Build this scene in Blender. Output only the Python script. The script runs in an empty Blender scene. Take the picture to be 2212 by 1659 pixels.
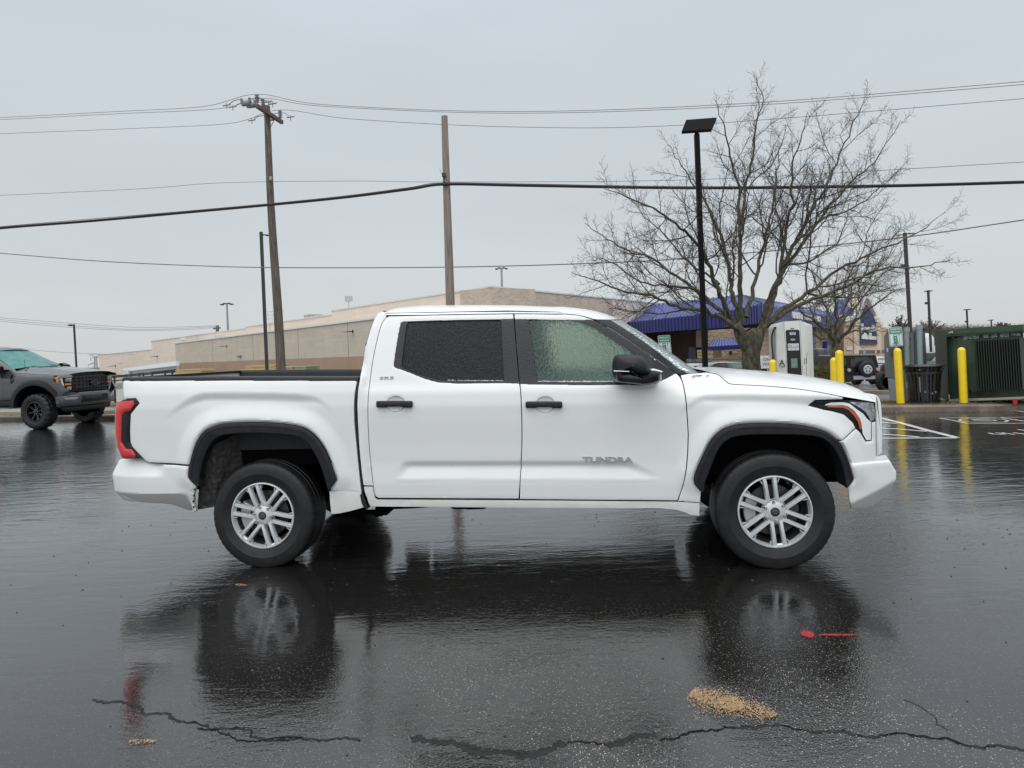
import bpy, math, random
import numpy as np
from mathutils import Vector, Matrix, geometry
random.seed(7); rng=np.random.default_rng(7)
sc=bpy.context.scene; col=sc.collection
R=math.radians
# ---------------------------------------------------------------- camera
FPX,PHI,PCX,PCY,CAMH=1502.0,0.036,1106.0,760.0,1.547   # focal in px of a 2212 wide frame, roll, principal point, height
cam=bpy.data.cameras.new("camera"); co=bpy.data.objects.new("camera",cam); col.objects.link(co)
cam.sensor_width=36; cam.sensor_fit='HORIZONTAL'; cam.lens=36*FPX/2212; cam.shift_y=-(829.5-PCY)/2212; cam.clip_end=3000; cam.clip_start=.05
cp,sp=math.cos(PHI),math.sin(PHI)
co.matrix_world=Matrix(((cp,sp,0,0),(0,0,-1,0),(-sp,cp,0,CAMH),(0,0,0,1)))
sc.camera=co
# ---------------------------------------------------------------- world and sun
SUN_EL,SUN_AZ=R(52),R(200)    # azimuth measured clockwise from +Y (the view direction)
w=bpy.data.worlds.new("World"); sc.world=w; w.use_nodes=True
nt=w.node_tree; nt.nodes.clear()
def N_(t,**k):
    n=nt.nodes.new(t)
    for a,b in k.items(): setattr(n,a,b)
    return n
out=N_('ShaderNodeOutputWorld'); bg=N_('ShaderNodeBackground'); sky=N_('ShaderNodeTexSky')
sky.sky_type='NISHITA'; sky.sun_disc=False; sky.sun_elevation=SUN_EL; sky.sun_rotation=SUN_AZ; sky.dust_density=4; sky.air_density=1.2
tc=N_('ShaderNodeTexCoord'); sep=N_('ShaderNodeSeparateXYZ'); nt.links.new(tc.outputs['Generated'],sep.inputs[0])
ramp=N_('ShaderNodeValToRGB'); cr=ramp.color_ramp
# overcast cloud deck: radiance (in background units at strength .1) by height above the horizon
stops=[(0.0,(6.5,6.7,6.65)),(.05,(6.55,6.85,6.9)),(.2,(6.0,6.5,6.9)),(.49,(6.3,6.9,7.5)),(.64,(11.5,11.9,12.3)),(1.0,(17.5,17.8,18.1))]
K=24.
while len(cr.elements)<len(stops): cr.elements.new(.5)
for e,(p,c) in zip(cr.elements,stops): e.position=p; e.color=(c[0]/K,c[1]/K,c[2]/K,1)
nz=N_('ShaderNodeTexNoise'); nz.inputs['Scale'].default_value=1.6; nz.inputs['Detail'].default_value=3
mp=N_('ShaderNodeMapping'); mp.inputs['Scale'].default_value=(1,1,4); nt.links.new(tc.outputs['Generated'],mp.inputs[0]); nt.links.new(mp.outputs[0],nz.inputs['Vector'])
ma=N_('ShaderNodeMapRange'); ma.inputs['From Min'].default_value=.3; ma.inputs['From Max'].default_value=.7; ma.inputs['To Min'].default_value=K*.955; ma.inputs['To Max'].default_value=K*1.045
nt.links.new(nz.outputs[0],ma.inputs['Value'])
sc_=N_('ShaderNodeVectorMath',operation='SCALE')
# thinner, brighter cloud on the sun's side (behind the camera)
az=N_('ShaderNodeMapRange',interpolation_type='SMOOTHSTEP'); az.inputs['From Min'].default_value=.05; az.inputs['From Max'].default_value=-.75; az.inputs['To Min'].default_value=1; az.inputs['To Max'].default_value=1.38; nt.links.new(sep.outputs['Y'],az.inputs['Value'])
mm_=N_('ShaderNodeMath',operation='MULTIPLY'); nt.links.new(az.outputs[0],mm_.inputs[0]); nt.links.new(ma.outputs[0],mm_.inputs[1])
nt.links.new(sep.outputs['Z'],ramp.inputs[0]); nt.links.new(ramp.outputs[0],sc_.inputs[0]); nt.links.new(mm_.outputs[0],sc_.inputs['Scale'])
mixw=N_('ShaderNodeMix',data_type='RGBA'); mixw.inputs[0].default_value=.96
nt.links.new(sky.outputs[0],mixw.inputs[6]); nt.links.new(sc_.outputs[0],mixw.inputs[7])
nt.links.new(mixw.outputs[2],bg.inputs[0]); bg.inputs[1].default_value=.1
nt.links.new(bg.outputs[0],out.inputs[0])
sl=bpy.data.lights.new("sun","SUN"); sl.energy=.8; sl.angle=R(80); sl.color=(1,.98,.95)
so=bpy.data.objects.new("sun",sl); col.objects.link(so)
sd=Vector((math.sin(SUN_AZ)*math.cos(SUN_EL),math.cos(SUN_AZ)*math.cos(SUN_EL),math.sin(SUN_EL)))
so.rotation_euler=sd.to_track_quat('Z','Y').to_euler(); so.location=sd*50
sc.view_settings.view_transform='Standard'; sc.view_settings.look='None'; sc.view_settings.exposure=0; sc.view_settings.gamma=1
sc.cycles.max_bounces=8; sc.cycles.transparent_max_bounces=8; sc.cycles.use_denoising=True
try: sc.cycles.sample_clamp_indirect=6
except Exception: pass
# ---------------------------------------------------------------- picture rays -> places
QS=4032/2212
def ray(dx,dy):
    u=dx-PCX; v=PCY-dy
    return np.array([(u*cp+v*sp)/FPX,1.,(-u*sp+v*cp)/FPX])
def at(dx,dy,Y): r=ray(dx,dy)*Y; return Vector((r[0],r[1],r[2]+CAMH))
def atz(dx,dy,z): r=ray(dx,dy); t=(z-CAMH)/r[2]; return Vector((r[0]*t,t,z))
def atplane(dx,dy,P,D):   # vertical plane through P along D
    r=ray(dx,dy); n=(-D[1],D[0]); t=(P[0]*n[0]+P[1]*n[1])/(r[0]*n[0]+r[1]*n[1]); return Vector((r[0]*t,t,r[2]*t+CAMH))
class Frame:
    def __init__(s,O,yaw): s.O=O; s.F=(math.cos(yaw),-math.sin(yaw)); s.N=(math.sin(yaw),math.cos(yaw)); s.yaw=yaw
    def side(s,dx,dy,hw):
        r=ray(dx,dy); on=s.O[0]*s.N[0]+s.O[1]*s.N[1]
        t=(on-hw)/(r[0]*s.N[0]+r[1]*s.N[1]); x=t*r[0]-s.O[0]; y=t*r[1]-s.O[1]
        return (x*s.F[0]+y*s.F[1], CAMH+t*r[2])
    def front(s,dx,dy,xf):
        r=ray(dx,dy); of=s.O[0]*s.F[0]+s.O[1]*s.F[1]
        t=(of+xf)/(r[0]*s.F[0]+r[1]*s.F[1]); x=t*r[0]-s.O[0]; y=t*r[1]-s.O[1]
        return (x*s.N[0]+y*s.N[1], CAMH+t*r[2])
ZM={1:(400,1150,2.0109),2:(400,1500,2.0109),3:(1350,1150,2.0109),4:(1350,1500,2.0109),5:(2200,1150,2.765),6:(2600,1350,2.212),7:(2600,1550,2.212),8:(2250,1740,4.424),
    10:(0,1150,2.765),11:(600,1050,2.212),12:(1600,1050,2.212),13:(2300,1050,2.4578),14:(3000,1150,3.6867),15:(3432,1150,3.6867),16:(3300,1500,3.0219),17:(2200,250,1.3012),18:(800,330,4.424),19:(400,2200,1.3825),20:(2000,2000,1.0886),21:(0,1700,2.212),30:(3020,1170,7.3733),31:(3270,1150,5.528),32:(2560,1300,5.53),33:(3020,1250,7.215),34:(3600,1200,5.12),35:(2540,1380,4.424)}
def D(k,x,y): a=ZM[k]; return ((a[0]+x/a[2])/QS,(a[1]+y/a[2])/QS)
def Zl(k,pts): return [D(k,x,y) for x,y in pts]
# ---------------------------------------------------------------- materials
MATS={}
def mat(name,c,rough=.6,metal=0.,coat=0.,coatr=.08,var=0.,vscale=4.,bump=0.,bscale=60.,spec=.5,c2=None,stretch=None,detail=4.,emit=0.):
    if name in MATS: return MATS[name]
    m=bpy.data.materials.new(name); m.use_nodes=True; t=m.node_tree; b=t.nodes['Principled BSDF']
    b.inputs['Roughness'].default_value=rough; b.inputs['Metallic'].default_value=metal
    b.inputs['Coat Weight'].default_value=coat; b.inputs['Coat Roughness'].default_value=coatr
    b.inputs['Specular IOR Level'].default_value=spec
    b.inputs['Base Color'].default_value=(*c,1)
    if emit: b.inputs['Emission Color'].default_value=(*c,1); b.inputs['Emission Strength'].default_value=emit
    tc=t.nodes.new('ShaderNodeTexCoord'); src=tc.outputs['Object']
    if stretch:
        mp=t.nodes.new('ShaderNodeMapping'); mp.inputs['Scale'].default_value=stretch; t.links.new(src,mp.inputs[0]); src=mp.outputs[0]
    if var or c2:
        n=t.nodes.new('ShaderNodeTexNoise'); n.inputs['Scale'].default_value=vscale; n.inputs['Detail'].default_value=detail; n.inputs['Roughness'].default_value=.65; t.links.new(src,n.inputs['Vector'])
        r=t.nodes.new('ShaderNodeValToRGB'); r.color_ramp.elements[0].position=.36; r.color_ramp.elements[1].position=.66
        if c2 is None: lo=[max(0,x*(1-var)) for x in c]; hi=[min(1,x*(1+var)) for x in c]
        else: lo,hi=c,c2
        r.color_ramp.elements[0].color=(*lo,1); r.color_ramp.elements[1].color=(*hi,1)
        t.links.new(n.outputs[0],r.inputs[0]); t.links.new(r.outputs[0],b.inputs['Base Color'])
    if bump:
        n=t.nodes.new('ShaderNodeTexNoise'); n.inputs['Scale'].default_value=bscale; n.inputs['Detail'].default_value=3; t.links.new(src,n.inputs['Vector'])
        bp=t.nodes.new('ShaderNodeBump'); bp.inputs['Strength'].default_value=1; bp.inputs['Distance'].default_value=bump; t.links.new(n.outputs[0],bp.inputs['Height']); t.links.new(bp.outputs[0],b.inputs['Normal'])
        if coat: t.links.new(bp.outputs[0],b.inputs['Coat Normal'])
    MATS[name]=m; return m
# ---------------------------------------------------------------- mesh builder
class MB:
    def __init__(s): s.v=[]; s.f=[]
    def add(s,v,f):
        o=len(s.v); s.v+= [tuple(p) for p in v]; s.f+=[tuple(i+o for i in q) for q in f]; return s
    def box(s,a,b,rot=0.,c=None):
        x0,y0,z0=a; x1,y1,z1=b
        v=[(x0,y0,z0),(x1,y0,z0),(x1,y1,z0),(x0,y1,z0),(x0,y0,z1),(x1,y0,z1),(x1,y1,z1),(x0,y1,z1)]
        if rot:
            cc,ss=math.cos(rot),math.sin(rot); cx,cy=c or ((x0+x1)/2,(y0+y1)/2)
            v=[(cx+(x-cx)*cc-(y-cy)*ss,cy+(x-cx)*ss+(y-cy)*cc,z) for x,y,z in v]
        return s.add(v,[(0,3,2,1),(4,5,6,7),(0,1,5,4),(1,2,6,5),(2,3,7,6),(3,0,4,7)])
    def tube(s,pts,rad,n=8,cap=True):
        pts=[Vector(p) for p in pts]; m=len(pts)
        if not hasattr(rad,'__len__'): rad=[rad]*m
        v=[];f=[]; up=None
        for i,p in enumerate(pts):
            d=(pts[min(i+1,m-1)]-pts[max(i-1,0)]).normalized()
            if up is None:
                up=Vector((0,0,1)) if abs(d.z)<.9 else Vector((1,0,0))
            a=d.cross(up); 
            if a.length<1e-5: a=d.cross(Vector((.3,.8,.5)))
            a.normalize(); b=a.cross(d).normalized(); up=b
            for k in range(n):
                t=2*math.pi*k/n; v.append(p+a*(rad[i]*math.cos(t))+b*(rad[i]*math.sin(t)))
        for i in range(m-1):
            for k in range(n):
                k2=(k+1)%n; f.append((i*n+k,i*n+k2,(i+1)*n+k2,(i+1)*n+k))
        if cap: f.append(tuple(range(n-1,-1,-1))); f.append(tuple((m-1)*n+k for k in range(n)))
        return s.add(v,f)
    def lathe(s,prof,n=48,axis='z',c=(0,0,0),cap=True):   # prof: (r,h)
        v=[];f=[]; m=len(prof)
        for r,h in prof:
            for k in range(n):
                t=2*math.pi*k/n; a,b=r*math.cos(t),r*math.sin(t)
                v.append((c[0]+a,c[1]+b,c[2]+h) if axis=='z' else (c[0]+a,c[1]+h,c[2]+b) if axis=='y' else (c[0]+h,c[1]+a,c[2]+b))
        for i in range(m-1):
            for k in range(n):
                k2=(k+1)%n; q=(i*n+k,i*n+k2,(i+1)*n+k2,(i+1)*n+k); f.append(q if axis=='z' else q[::-1])
        if cap:
            if prof[0][0]>1e-4: f.append(tuple(range(n-1,-1,-1)) if axis=='z' else tuple(range(n)))
            if prof[-1][0]>1e-4: f.append(tuple((m-1)*n+k for k in range(n)))
        return s.add(v,f)
    def grid(s,rows,flip=False,closed=False):   # rows: list of equal-length lists of points
        n=len(rows[0]); v=[p for r in rows for p in r]; f=[]
        for i in range(len(rows)-1):
            for k in range(n if closed else n-1):
                k2=(k+1)%n; q=(i*n+k,i*n+k2,(i+1)*n+k2,(i+1)*n+k); f.append(q[::-1] if flip else q)
        return s.add(v,f)
    def prism(s,poly,fn,d0,d1):    # poly 2D, fn(a,b,d)->point
        n=len(poly); v=[fn(a,b,d0) for a,b in poly]+[fn(a,b,d1) for a,b in poly]
        f=[tuple(range(n)),tuple(range(2*n-1,n-1,-1))]+[(i,i+n,(i+1)%n+n,(i+1)%n) for i in range(n)]
        return s.add(v,f)
    def pillow(s,poly,fn,d0,d1,r,steps=4):  # rounded prism: outline at d0, rounded over toward d1
        P=np.array(poly); n=len(P); rows=[[fn(a,b,d0) for a,b in P]]
        for i in range(steps+1):
            t=i/steps*math.pi/2; ins=r*(1-math.cos(t)); dd=d1-(d1-d0)/abs(d1-d0)*r*(1-math.sin(t))
            Q=inset(P,ins); rows.append([fn(a,b,dd) for a,b in Q])
        s.grid(rows,closed=True); o=len(s.v)-n
        s.f.append(tuple(range(o,o+n))); s.f.append(tuple(range(o-(steps+1)*n,o-(steps)*n))[::-1]); return s
    def dome(s,poly,fn,d0,d1,sh,steps=7):   # outline at d0, swelling and closing to a flatter shape at d1 (scaled to its middle)
        P=np.array(poly); c=P.mean(0); rows=[[fn(a,b,d0) for a,b in c+(P-c)*.96]]
        for i in range(steps+1):
            t=i/steps; k=(1-t**2.6)**.5*sh+(1-sh)*(1-t*t*.12) if i<steps else (1-sh)*.88
            k=max(k,(1-sh)*.88); dd=d0+(d1-d0)*(.35+.65*t); rows.append([fn(a,b,dd) for a,b in c+(P-c)*k])
        for k in (.3,.05): rows.append([fn(a,b,d1+(d1-d0)*.03) for a,b in c+(P-c)*(1-sh)*k])
        return s.grid(rows,closed=True)
    def build(s,name,m,parent=None,smooth=None,**tags):
        root=parent; off=None; where=None
        while root is not None and root.parent is not None: root=root.parent
        if root is not None and root.name in WORLD: off=WORLD[root.name]
        if parent is None and 'category' in tags:
            A=np.array(s.v); where=(float((A[:,0].min()+A[:,0].max())/2),float((A[:,1].min()+A[:,1].max())/2),float(A[:,2].min())); off=where
        if off is not None: s.v=[(p[0]-off[0],p[1]-off[1],p[2]-off[2]) for p in s.v]
        me=bpy.data.meshes.new(name); me.from_pydata(s.v,[],s.f); me.update()
        if m is not None: me.materials.append(m)
        if smooth is not None:
            me.polygons.foreach_set('use_smooth',[True]*len(me.polygons))
            if smooth<180:
                try: me.set_sharp_from_angle(angle=R(smooth))
                except Exception: pass
        o=bpy.data.objects.new(name,me); col.objects.link(o)
        if parent is not None: o.parent=parent
        if where is not None: o.location=where
        for k,v in tags.items(): o[k]=v
        return o
WORLD={}
def thing(name,loc,label,category,group=None):     # parts of such a thing are written in world coordinates
    o=empty(name,loc,0,label=label,category=category)
    if group: o['group']=group
    WORLD[o.name]=tuple(loc); return o
class Plane:
    def __init__(s,P0,P1): 
        s.P=np.array(P0[:2],float); d=np.array(P1[:2],float)-s.P; s.D=d/np.linalg.norm(d); n=np.array((-s.D[1],s.D[0]))
        if n@s.P>0: n=-n          # toward the camera
        s.n=n
    def pt(s,q,off=0.):
        v=atplane(q[0],q[1],s.P+s.n*off,s.D); return v
    def slab(s,mb,poly,t0,t1):     # traced outline standing in this plane, from t0 to t1 in front of it
        A=[s.pt(q,t1) for q in poly]; B=[v-Vector((s.n[0],s.n[1],0))*(t1-t0) for v in A]; n=len(A)
        mb.add(A+B,[tuple(range(n)),tuple(range(2*n-1,n-1,-1))]+[(i,i+n,(i+1)%n+n,(i+1)%n) for i in range(n)]); return mb
    def rect(s,mb,x0,x1,z0,z1,t0,t1):  # x along the plane in metres from P
        def g(x,z,t): p=s.P+s.D*x+s.n*t; return (p[0],p[1],z)
        v=[g(x,z,t) for t in (t1,t0) for x,z in ((x0,z0),(x1,z0),(x1,z1),(x0,z1))]
        return mb.add(v,[(0,1,2,3),(7,6,5,4),(0,4,5,1),(1,5,6,2),(2,6,7,3),(3,7,4,0)])
    def x(s,v): return float((np.array(v[:2])-s.P)@s.D)
def area2(P):
    x,y=P[:,0],P[:,1]; return .5*np.sum(x*np.roll(y,-1)-np.roll(x,-1)*y)
def inset(P,d):
    P=np.asarray(P,float)
    if d==0: return P
    sgn=1 if area2(P)>0 else -1
    a=P-np.roll(P,1,0); b=np.roll(P,-1,0)-P
    la=np.linalg.norm(a,axis=1)[:,None]+1e-12; lb=np.linalg.norm(b,axis=1)[:,None]+1e-12
    na=np.stack([-a[:,1],a[:,0]],1)/la; nb=np.stack([-b[:,1],b[:,0]],1)/lb
    nn=na+nb; l=np.linalg.norm(nn,axis=1)[:,None]+1e-9; nn/=l
    k=1/np.clip((nn*na).sum(1),.45,1)
    return P+sgn*d*nn*k[:,None]
def spl(P,n=6):
    P=[np.array(p,float) for p in P]
    if len(P)<3: return [tuple(p) for p in P]
    Q=[2*P[0]-P[1]]+P+[2*P[-1]-P[-2]]; o=[]
    for i in range(1,len(Q)-2):
        p0,p1,p2,p3=Q[i-1:i+3]
        for k in range(n):
            t=k/n; o.append(tuple(.5*((2*p1)+(-p0+p2)*t+(2*p0-5*p1+4*p2-p3)*t*t+(-p0+3*p1-3*p2+p3)*t**3)))
    o.append(tuple(P[-1])); return o
def resample(P,n=None,step=None,closed=False):
    P=np.array(P,float)
    if closed: P=np.vstack([P,P[:1]])
    d=np.r_[0,np.cumsum(np.linalg.norm(np.diff(P,axis=0),axis=1))]
    if n is None: n=max(2,int(round(d[-1]/step))+1)
    t=np.linspace(0,d[-1],n); return np.stack([np.interp(t,d,P[:,i]) for i in range(P.shape[1])],1)
def subdiv(P,step):     # keeps the corners
    o=[]; n=len(P)
    for i in range(n):
        a=np.array(P[i]); b=np.array(P[(i+1)%n]); k=max(1,int(np.linalg.norm(b-a)/step))
        for j in range(k): o.append(tuple(a+(b-a)*j/k))
    return o
def inpoly(X,Y,P):
    P=np.asarray(P); r=np.zeros(X.shape,bool); j=len(P)-1
    for i in range(len(P)):
        c=((P[i,1]>Y)!=(P[j,1]>Y)); 
        with np.errstate(divide='ignore',invalid='ignore'): xx=(P[j,0]-P[i,0])*(Y-P[i,1])/(P[j,1]-P[i,1]+1e-15)+P[i,0]
        r^=c&(X<xx); j=i
    return r
def pdist(X,Y,L,closed=False):
    L=np.asarray(L,float); 
    if closed: L=np.vstack([L,L[:1]])
    best=np.full(X.shape,1e9)
    for i in range(len(L)-1):
        a,b=L[i],L[i+1]; d=b-a; l=d@d+1e-15
        t=np.clip(((X-a[0])*d[0]+(Y-a[1])*d[1])/l,0,1)
        best=np.minimum(best,np.hypot(X-a[0]-t*d[0],Y-a[1]-t*d[1]))
    return best
def trimesh2d(outline,step=.02,holes=()):
    P=subdiv(outline,step); H=[subdiv(h,step) for h in holes]
    A=np.array(P); x0,y0=A.min(0); x1,y1=A.max(0)
    gx,gy=np.meshgrid(np.arange(x0,x1,step),np.arange(y0,y1,step)); gx=gx+((np.arange(gx.shape[0])%2)*step*.5)[:,None]
    gx,gy=gx.ravel(),gy.ravel(); ok=inpoly(gx,gy,A)
    for h in H: ok&=~inpoly(gx,gy,h)
    gx,gy=gx[ok],gy[ok]; d=pdist(gx,gy,A,True)
    for h in H: d=np.minimum(d,pdist(gx,gy,h,True))
    ok=d>step*.45; gx,gy=gx[ok],gy[ok]
    V=[Vector(p) for p in P]; E=[(i,(i+1)%len(P)) for i in range(len(P))]
    for h in H:
        o=len(V); V+=[Vector(p) for p in h]; E+=[(o+i,o+(i+1)%len(h)) for i in range(len(h))]
    V+=[Vector((a,b)) for a,b in zip(gx,gy)]
    r=geometry.delaunay_2d_cdt(V,E,[],0,1e-6); v=np.array([tuple(p) for p in r[0]]); F=[tuple(f) for f in r[2]]
    C=np.array([v[list(f)].mean(0) for f in F]); ok=inpoly(C[:,0],C[:,1],A)
    for h in H: ok&=~inpoly(C[:,0],C[:,1],np.array(h))
    return v,[f for f,k in zip(F,ok) if k],P,H
def empty(name,loc=(0,0,0),rz=0.,**tags):
    o=bpy.data.objects.new(name,None); o.empty_display_size=.2; col.objects.link(o); o.location=loc; o.rotation_euler=(0,0,rz)
    for k,v in tags.items(): o[k]=v
    return o
def sst(x): x=np.clip(x,0,1); return x*x*(3-2*x)
def copy_tree(o,parent=None):
    c=o.copy(); col.objects.link(c)
    if parent is not None: c.parent=parent
    for ch in [x for x in col.objects if x.parent==o]: copy_tree(ch,c)
    return c
def textmesh(body,size,ext=.002,shear=0.,align='CENTER',sx=1.,bold=0.):
    c=bpy.data.curves.new('lettering','FONT'); c.body=body; c.size=size; c.extrude=ext; c.align_x=align; c.align_y='CENTER'; c.shear=shear; c.offset=bold; c.resolution_u=3
    o=bpy.data.objects.new('lettering',c); col.objects.link(o); dg=bpy.context.evaluated_depsgraph_get(); dg.update()
    me=o.evaluated_get(dg).to_mesh(); v=[(p.co.x*sx,p.co.y,p.co.z) for p in me.vertices]; f=[tuple(q.vertices) for q in me.polygons]
    o.evaluated_get(dg).to_mesh_clear(); bpy.data.objects.remove(o); bpy.data.curves.remove(c); return v,f
def put_text(mb,body,size,org,ux,uy,ext=.002,**k):
    v,f=textmesh(body,size,ext,**k); ux,uy=Vector(ux),Vector(uy); un=ux.cross(uy); org=Vector(org)
    mb.add([org+ux*a+uy*b+un*c for a,b,c in v],f)
# ================================================================ GROUND
def wet_asphalt():
    m=bpy.data.materials.new('wet_asphalt'); m.use_nodes=True; t=m.node_tree; b=t.nodes['Principled BSDF']; L=t.links
    def nn(ty,**k):
        n=t.nodes.new(ty)
        for a,c in k.items(): setattr(n,a,c)
        return n
    def noise(sc_,det=3,rough=.6,vec=None,dist=0):
        n=nn('ShaderNodeTexNoise'); n.inputs['Scale'].default_value=sc_; n.inputs['Detail'].default_value=det; n.inputs['Roughness'].default_value=rough; n.inputs['Distortion'].default_value=dist
        L.new(vec or P,n.inputs['Vector']); return n.outputs[0]
    def mr(v,a,b_,c,d,sm=False):
        n=nn('ShaderNodeMapRange'); n.interpolation_type='SMOOTHSTEP' if sm else 'LINEAR'
        for i,x in zip(('From Min','From Max','To Min','To Max'),(a,b_,c,d)): n.inputs[i].default_value=x
        L.new(v,n.inputs['Value']); return n.outputs[0]
    def math_(op,a,b_=None,c=None):
        n=nn('ShaderNodeMath',operation=op)
        for i,x in enumerate((a,b_,c)):
            if x is None: continue
            if isinstance(x,(int,float)): n.inputs[i].default_value=x
            else: L.new(x,n.inputs[i])
        return n.outputs[0]
    P=nn('ShaderNodeNewGeometry').outputs['Position']
    sx=nn('ShaderNodeSeparateXYZ'); L.new(P,sx.inputs[0]); X,Y=sx.outputs[0],sx.outputs[1]
    # zone of the lot nearest the camera where the water film is thin and the stones show
    zone=math_('MULTIPLY',mr(Y,4.6,3.0,0,1,True),mr(math_('ABSOLUTE',math_('SUBTRACT',X,.75)),.4,2.6,1,.12,True))
    thin=math_('MULTIPLY',zone,mr(noise(1.1,4),.35,.65,.15,1,True))
    vor=nn('ShaderNodeTexVoronoi'); vor.inputs['Scale'].default_value=120; L.new(P,vor.inputs['Vector'])
    vc=nn('ShaderNodeSeparateColor'); L.new(vor.outputs['Color'],vc.inputs[0])
    stone=math_('MULTIPLY',mr(vor.outputs['Distance'],.22,.42,1,0),mr(vc.outputs[0],.72,.78,0,1))
    base=nn('ShaderNodeValToRGB'); base.color_ramp.elements[0].position=.3; base.color_ramp.elements[0].color=(.002,.002,.0022,1); base.color_ramp.elements[1].position=.72; base.color_ramp.elements[1].color=(.015,.0135,.0125,1)
    L.new(noise(170,4,.7),base.inputs[0])
    big=nn('ShaderNodeMix',data_type='RGBA',blend_type='MULTIPLY'); big.inputs[0].default_value=1
    L.new(base.outputs[0],big.inputs[6]); 
    bl=nn('ShaderNodeCombineColor'); v=mr(noise(.5,5),.3,.7,.75,1.25); [L.new(v,bl.inputs[i]) for i in range(3)]; L.new(bl.outputs[0],big.inputs[7])
    mx=nn('ShaderNodeMix',data_type='RGBA'); L.new(math_('MULTIPLY',stone,mr(thin,0,1,.10,1)),mx.inputs[0]); L.new(big.outputs[2],mx.inputs[6])
    sc2=nn('ShaderNodeValToRGB'); sc2.color_ramp.elements[0].color=(.10,.075,.05,1); sc2.color_ramp.elements[1].color=(.62,.56,.46,1); L.new(vc.outputs[1],sc2.inputs[0]); L.new(sc2.outputs[0],mx.inputs[7])
    L.new(mx.outputs[2],b.inputs['Base Color'])
    b.inputs['Roughness'].default_value=.55; b.inputs['Specular IOR Level'].default_value=.08
    b.inputs['Coat Weight'].default_value=1; b.inputs['Coat IOR'].default_value=1.88
    L.new(math_('ADD',mr(noise(.8,4),.3,.7,.010,.045),math_('MULTIPLY',thin,.05)),b.inputs['Coat Roughness'])
    # ripples in the film
    mp=nn('ShaderNodeMapping'); mp.inputs['Scale'].default_value=(1,1.6,1); mp.inputs['Rotation'].default_value=(0,0,.1); L.new(P,mp.inputs[0])
    rip=math_('ADD',noise(24,2,.5,mp.outputs[0],.6),math_('MULTIPLY',noise(60,2,.5,mp.outputs[0],.5),.28)); fine=noise(150,2,.6)
    ripm=mr(noise(.45,4),.40,.60,.22,1.0,True)
    h=math_('ADD',math_('MULTIPLY',math_('MULTIPLY',rip,ripm),.0019),math_('MULTIPLY',fine,.00013))
    mp2=nn('ShaderNodeMapping'); mp2.inputs['Scale'].default_value=(.35,1.3,1); mp2.inputs['Rotation'].default_value=(0,0,-.12); L.new(P,mp2.inputs[0])
    h=math_('ADD',h,math_('MULTIPLY',math_('MULTIPLY',noise(5.5,3,.6,mp2.outputs[0],.5),mr(Y,3.5,9,.25,1)),.0085))
    h=math_('ADD',h,math_('MULTIPLY',math_('MULTIPLY',vor.outputs['Distance'],thin),-.0012))
    bp=nn('ShaderNodeBump'); bp.inputs['Distance'].default_value=1.0; bp.inputs['Strength'].default_value=.9; L.new(h,bp.inputs['Height'])
    L.new(bp.outputs[0],b.inputs['Coat Normal']); 
    h2=math_('MULTIPLY',noise(170,3),.003); bp2=nn('ShaderNodeBump'); bp2.inputs['Distance'].default_value=1.; L.new(h2,bp2.inputs['Height']); L.new(bp2.outputs[0],b.inputs['Normal'])
    return m
asph=wet_asphalt()
# kerb line in plan
K0=np.array((-11.4,20.0)); K1=np.array((7.77,14.6)); KD=(K1-K0)/np.linalg.norm(K1-K0); KN=np.array((-KD[1],KD[0]))   # KN points away from the camera
def kp(s,o=0.): p=K0+KD*s+KN*o; return (p[0],p[1])
def ks(X,o=0.): return (X-K0[0]-KN[0]*o)/KD[0]
a=kp(-90); b_=kp(70)
lot=MB().add([(-300,-200,0),(300,-200,0),(b_[0]+200,b_[1]-200,0),(b_[0],b_[1],0),(a[0],a[1],0),(-300,a[1],0)],[(0,1,2,3,4,5)]).build('parking_lot',asph,None,kind='structure')
# ================================================================ WHITE PICKUP
YAW=math.atan2(.465,3.671)
TF=Frame((0.04026,5.93285),YAW)
paint=mat('white_paint',(.76,.77,.765),rough=.32,coat=.7,coatr=.12,var=.012,vscale=3,bump=.00012,bscale=140)
grime=mat('road_grimed_white_paint',(.70,.695,.65),rough=.4,coat=.5,coatr=.2,c2=(.76,.765,.745),vscale=5,detail=8)
plast=mat('black_plastic',(.013,.013,.016),rough=.5,spec=.35,bump=.0004,bscale=160,var=.3,vscale=30)
gloss=mat('gloss_black',(.006,.006,.007),rough=.10,spec=.45)
wellm=mat('wheel_well_dark',(.003,.003,.003),rough=.9,spec=.05)
rubber=mat('wet_rubber',(.010,.010,.011),rough=.45,bump=.0006,bscale=90,spec=.35,c2=(.018,.017,.017),vscale=14)
alloy=mat('silver_alloy',(.60,.61,.62),rough=.33,metal=.35,coat=.5)
alloyd=mat('alloy_shadow_grey',(.22,.22,.225),rough=.4,metal=.6)
chrome=mat('chrome',(.50,.51,.52),rough=.18,metal=1)
steel=mat('wet_steel',(.25,.25,.25),rough=.4,metal=.9,c2=(.35,.34,.32),vscale=20)
def zp(x,z): return z+.0135*x
PC=np.array([(.30,.90),(.38,.925),(.47,.942),(.60,.955),(.75,.956),(.9,.967),(1.05,.982),(1.17,.990),(1.27,.980),(1.325,.958),(1.36,.948),(1.6,.890),(1.75,.85),(1.85,.815),(2.0,.76)])
PB=np.array([(.30,.93),(.47,.95),(.60,.962),(.75,.968),(.9,.975),(1.05,.984),(1.18,.99),(1.28,.984),(1.34,.972),(1.385,.958),(1.42,.938),(1.5,.90)])
PFN=np.array([(.30,.93),(.47,.95),(.60,.962),(.75,.968),(.9,.975),(1.05,.984),(1.16,.988),(1.22,.972),(1.27,.935),(1.31,.88),(1.345,.80),(1.45,.70)])
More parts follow.
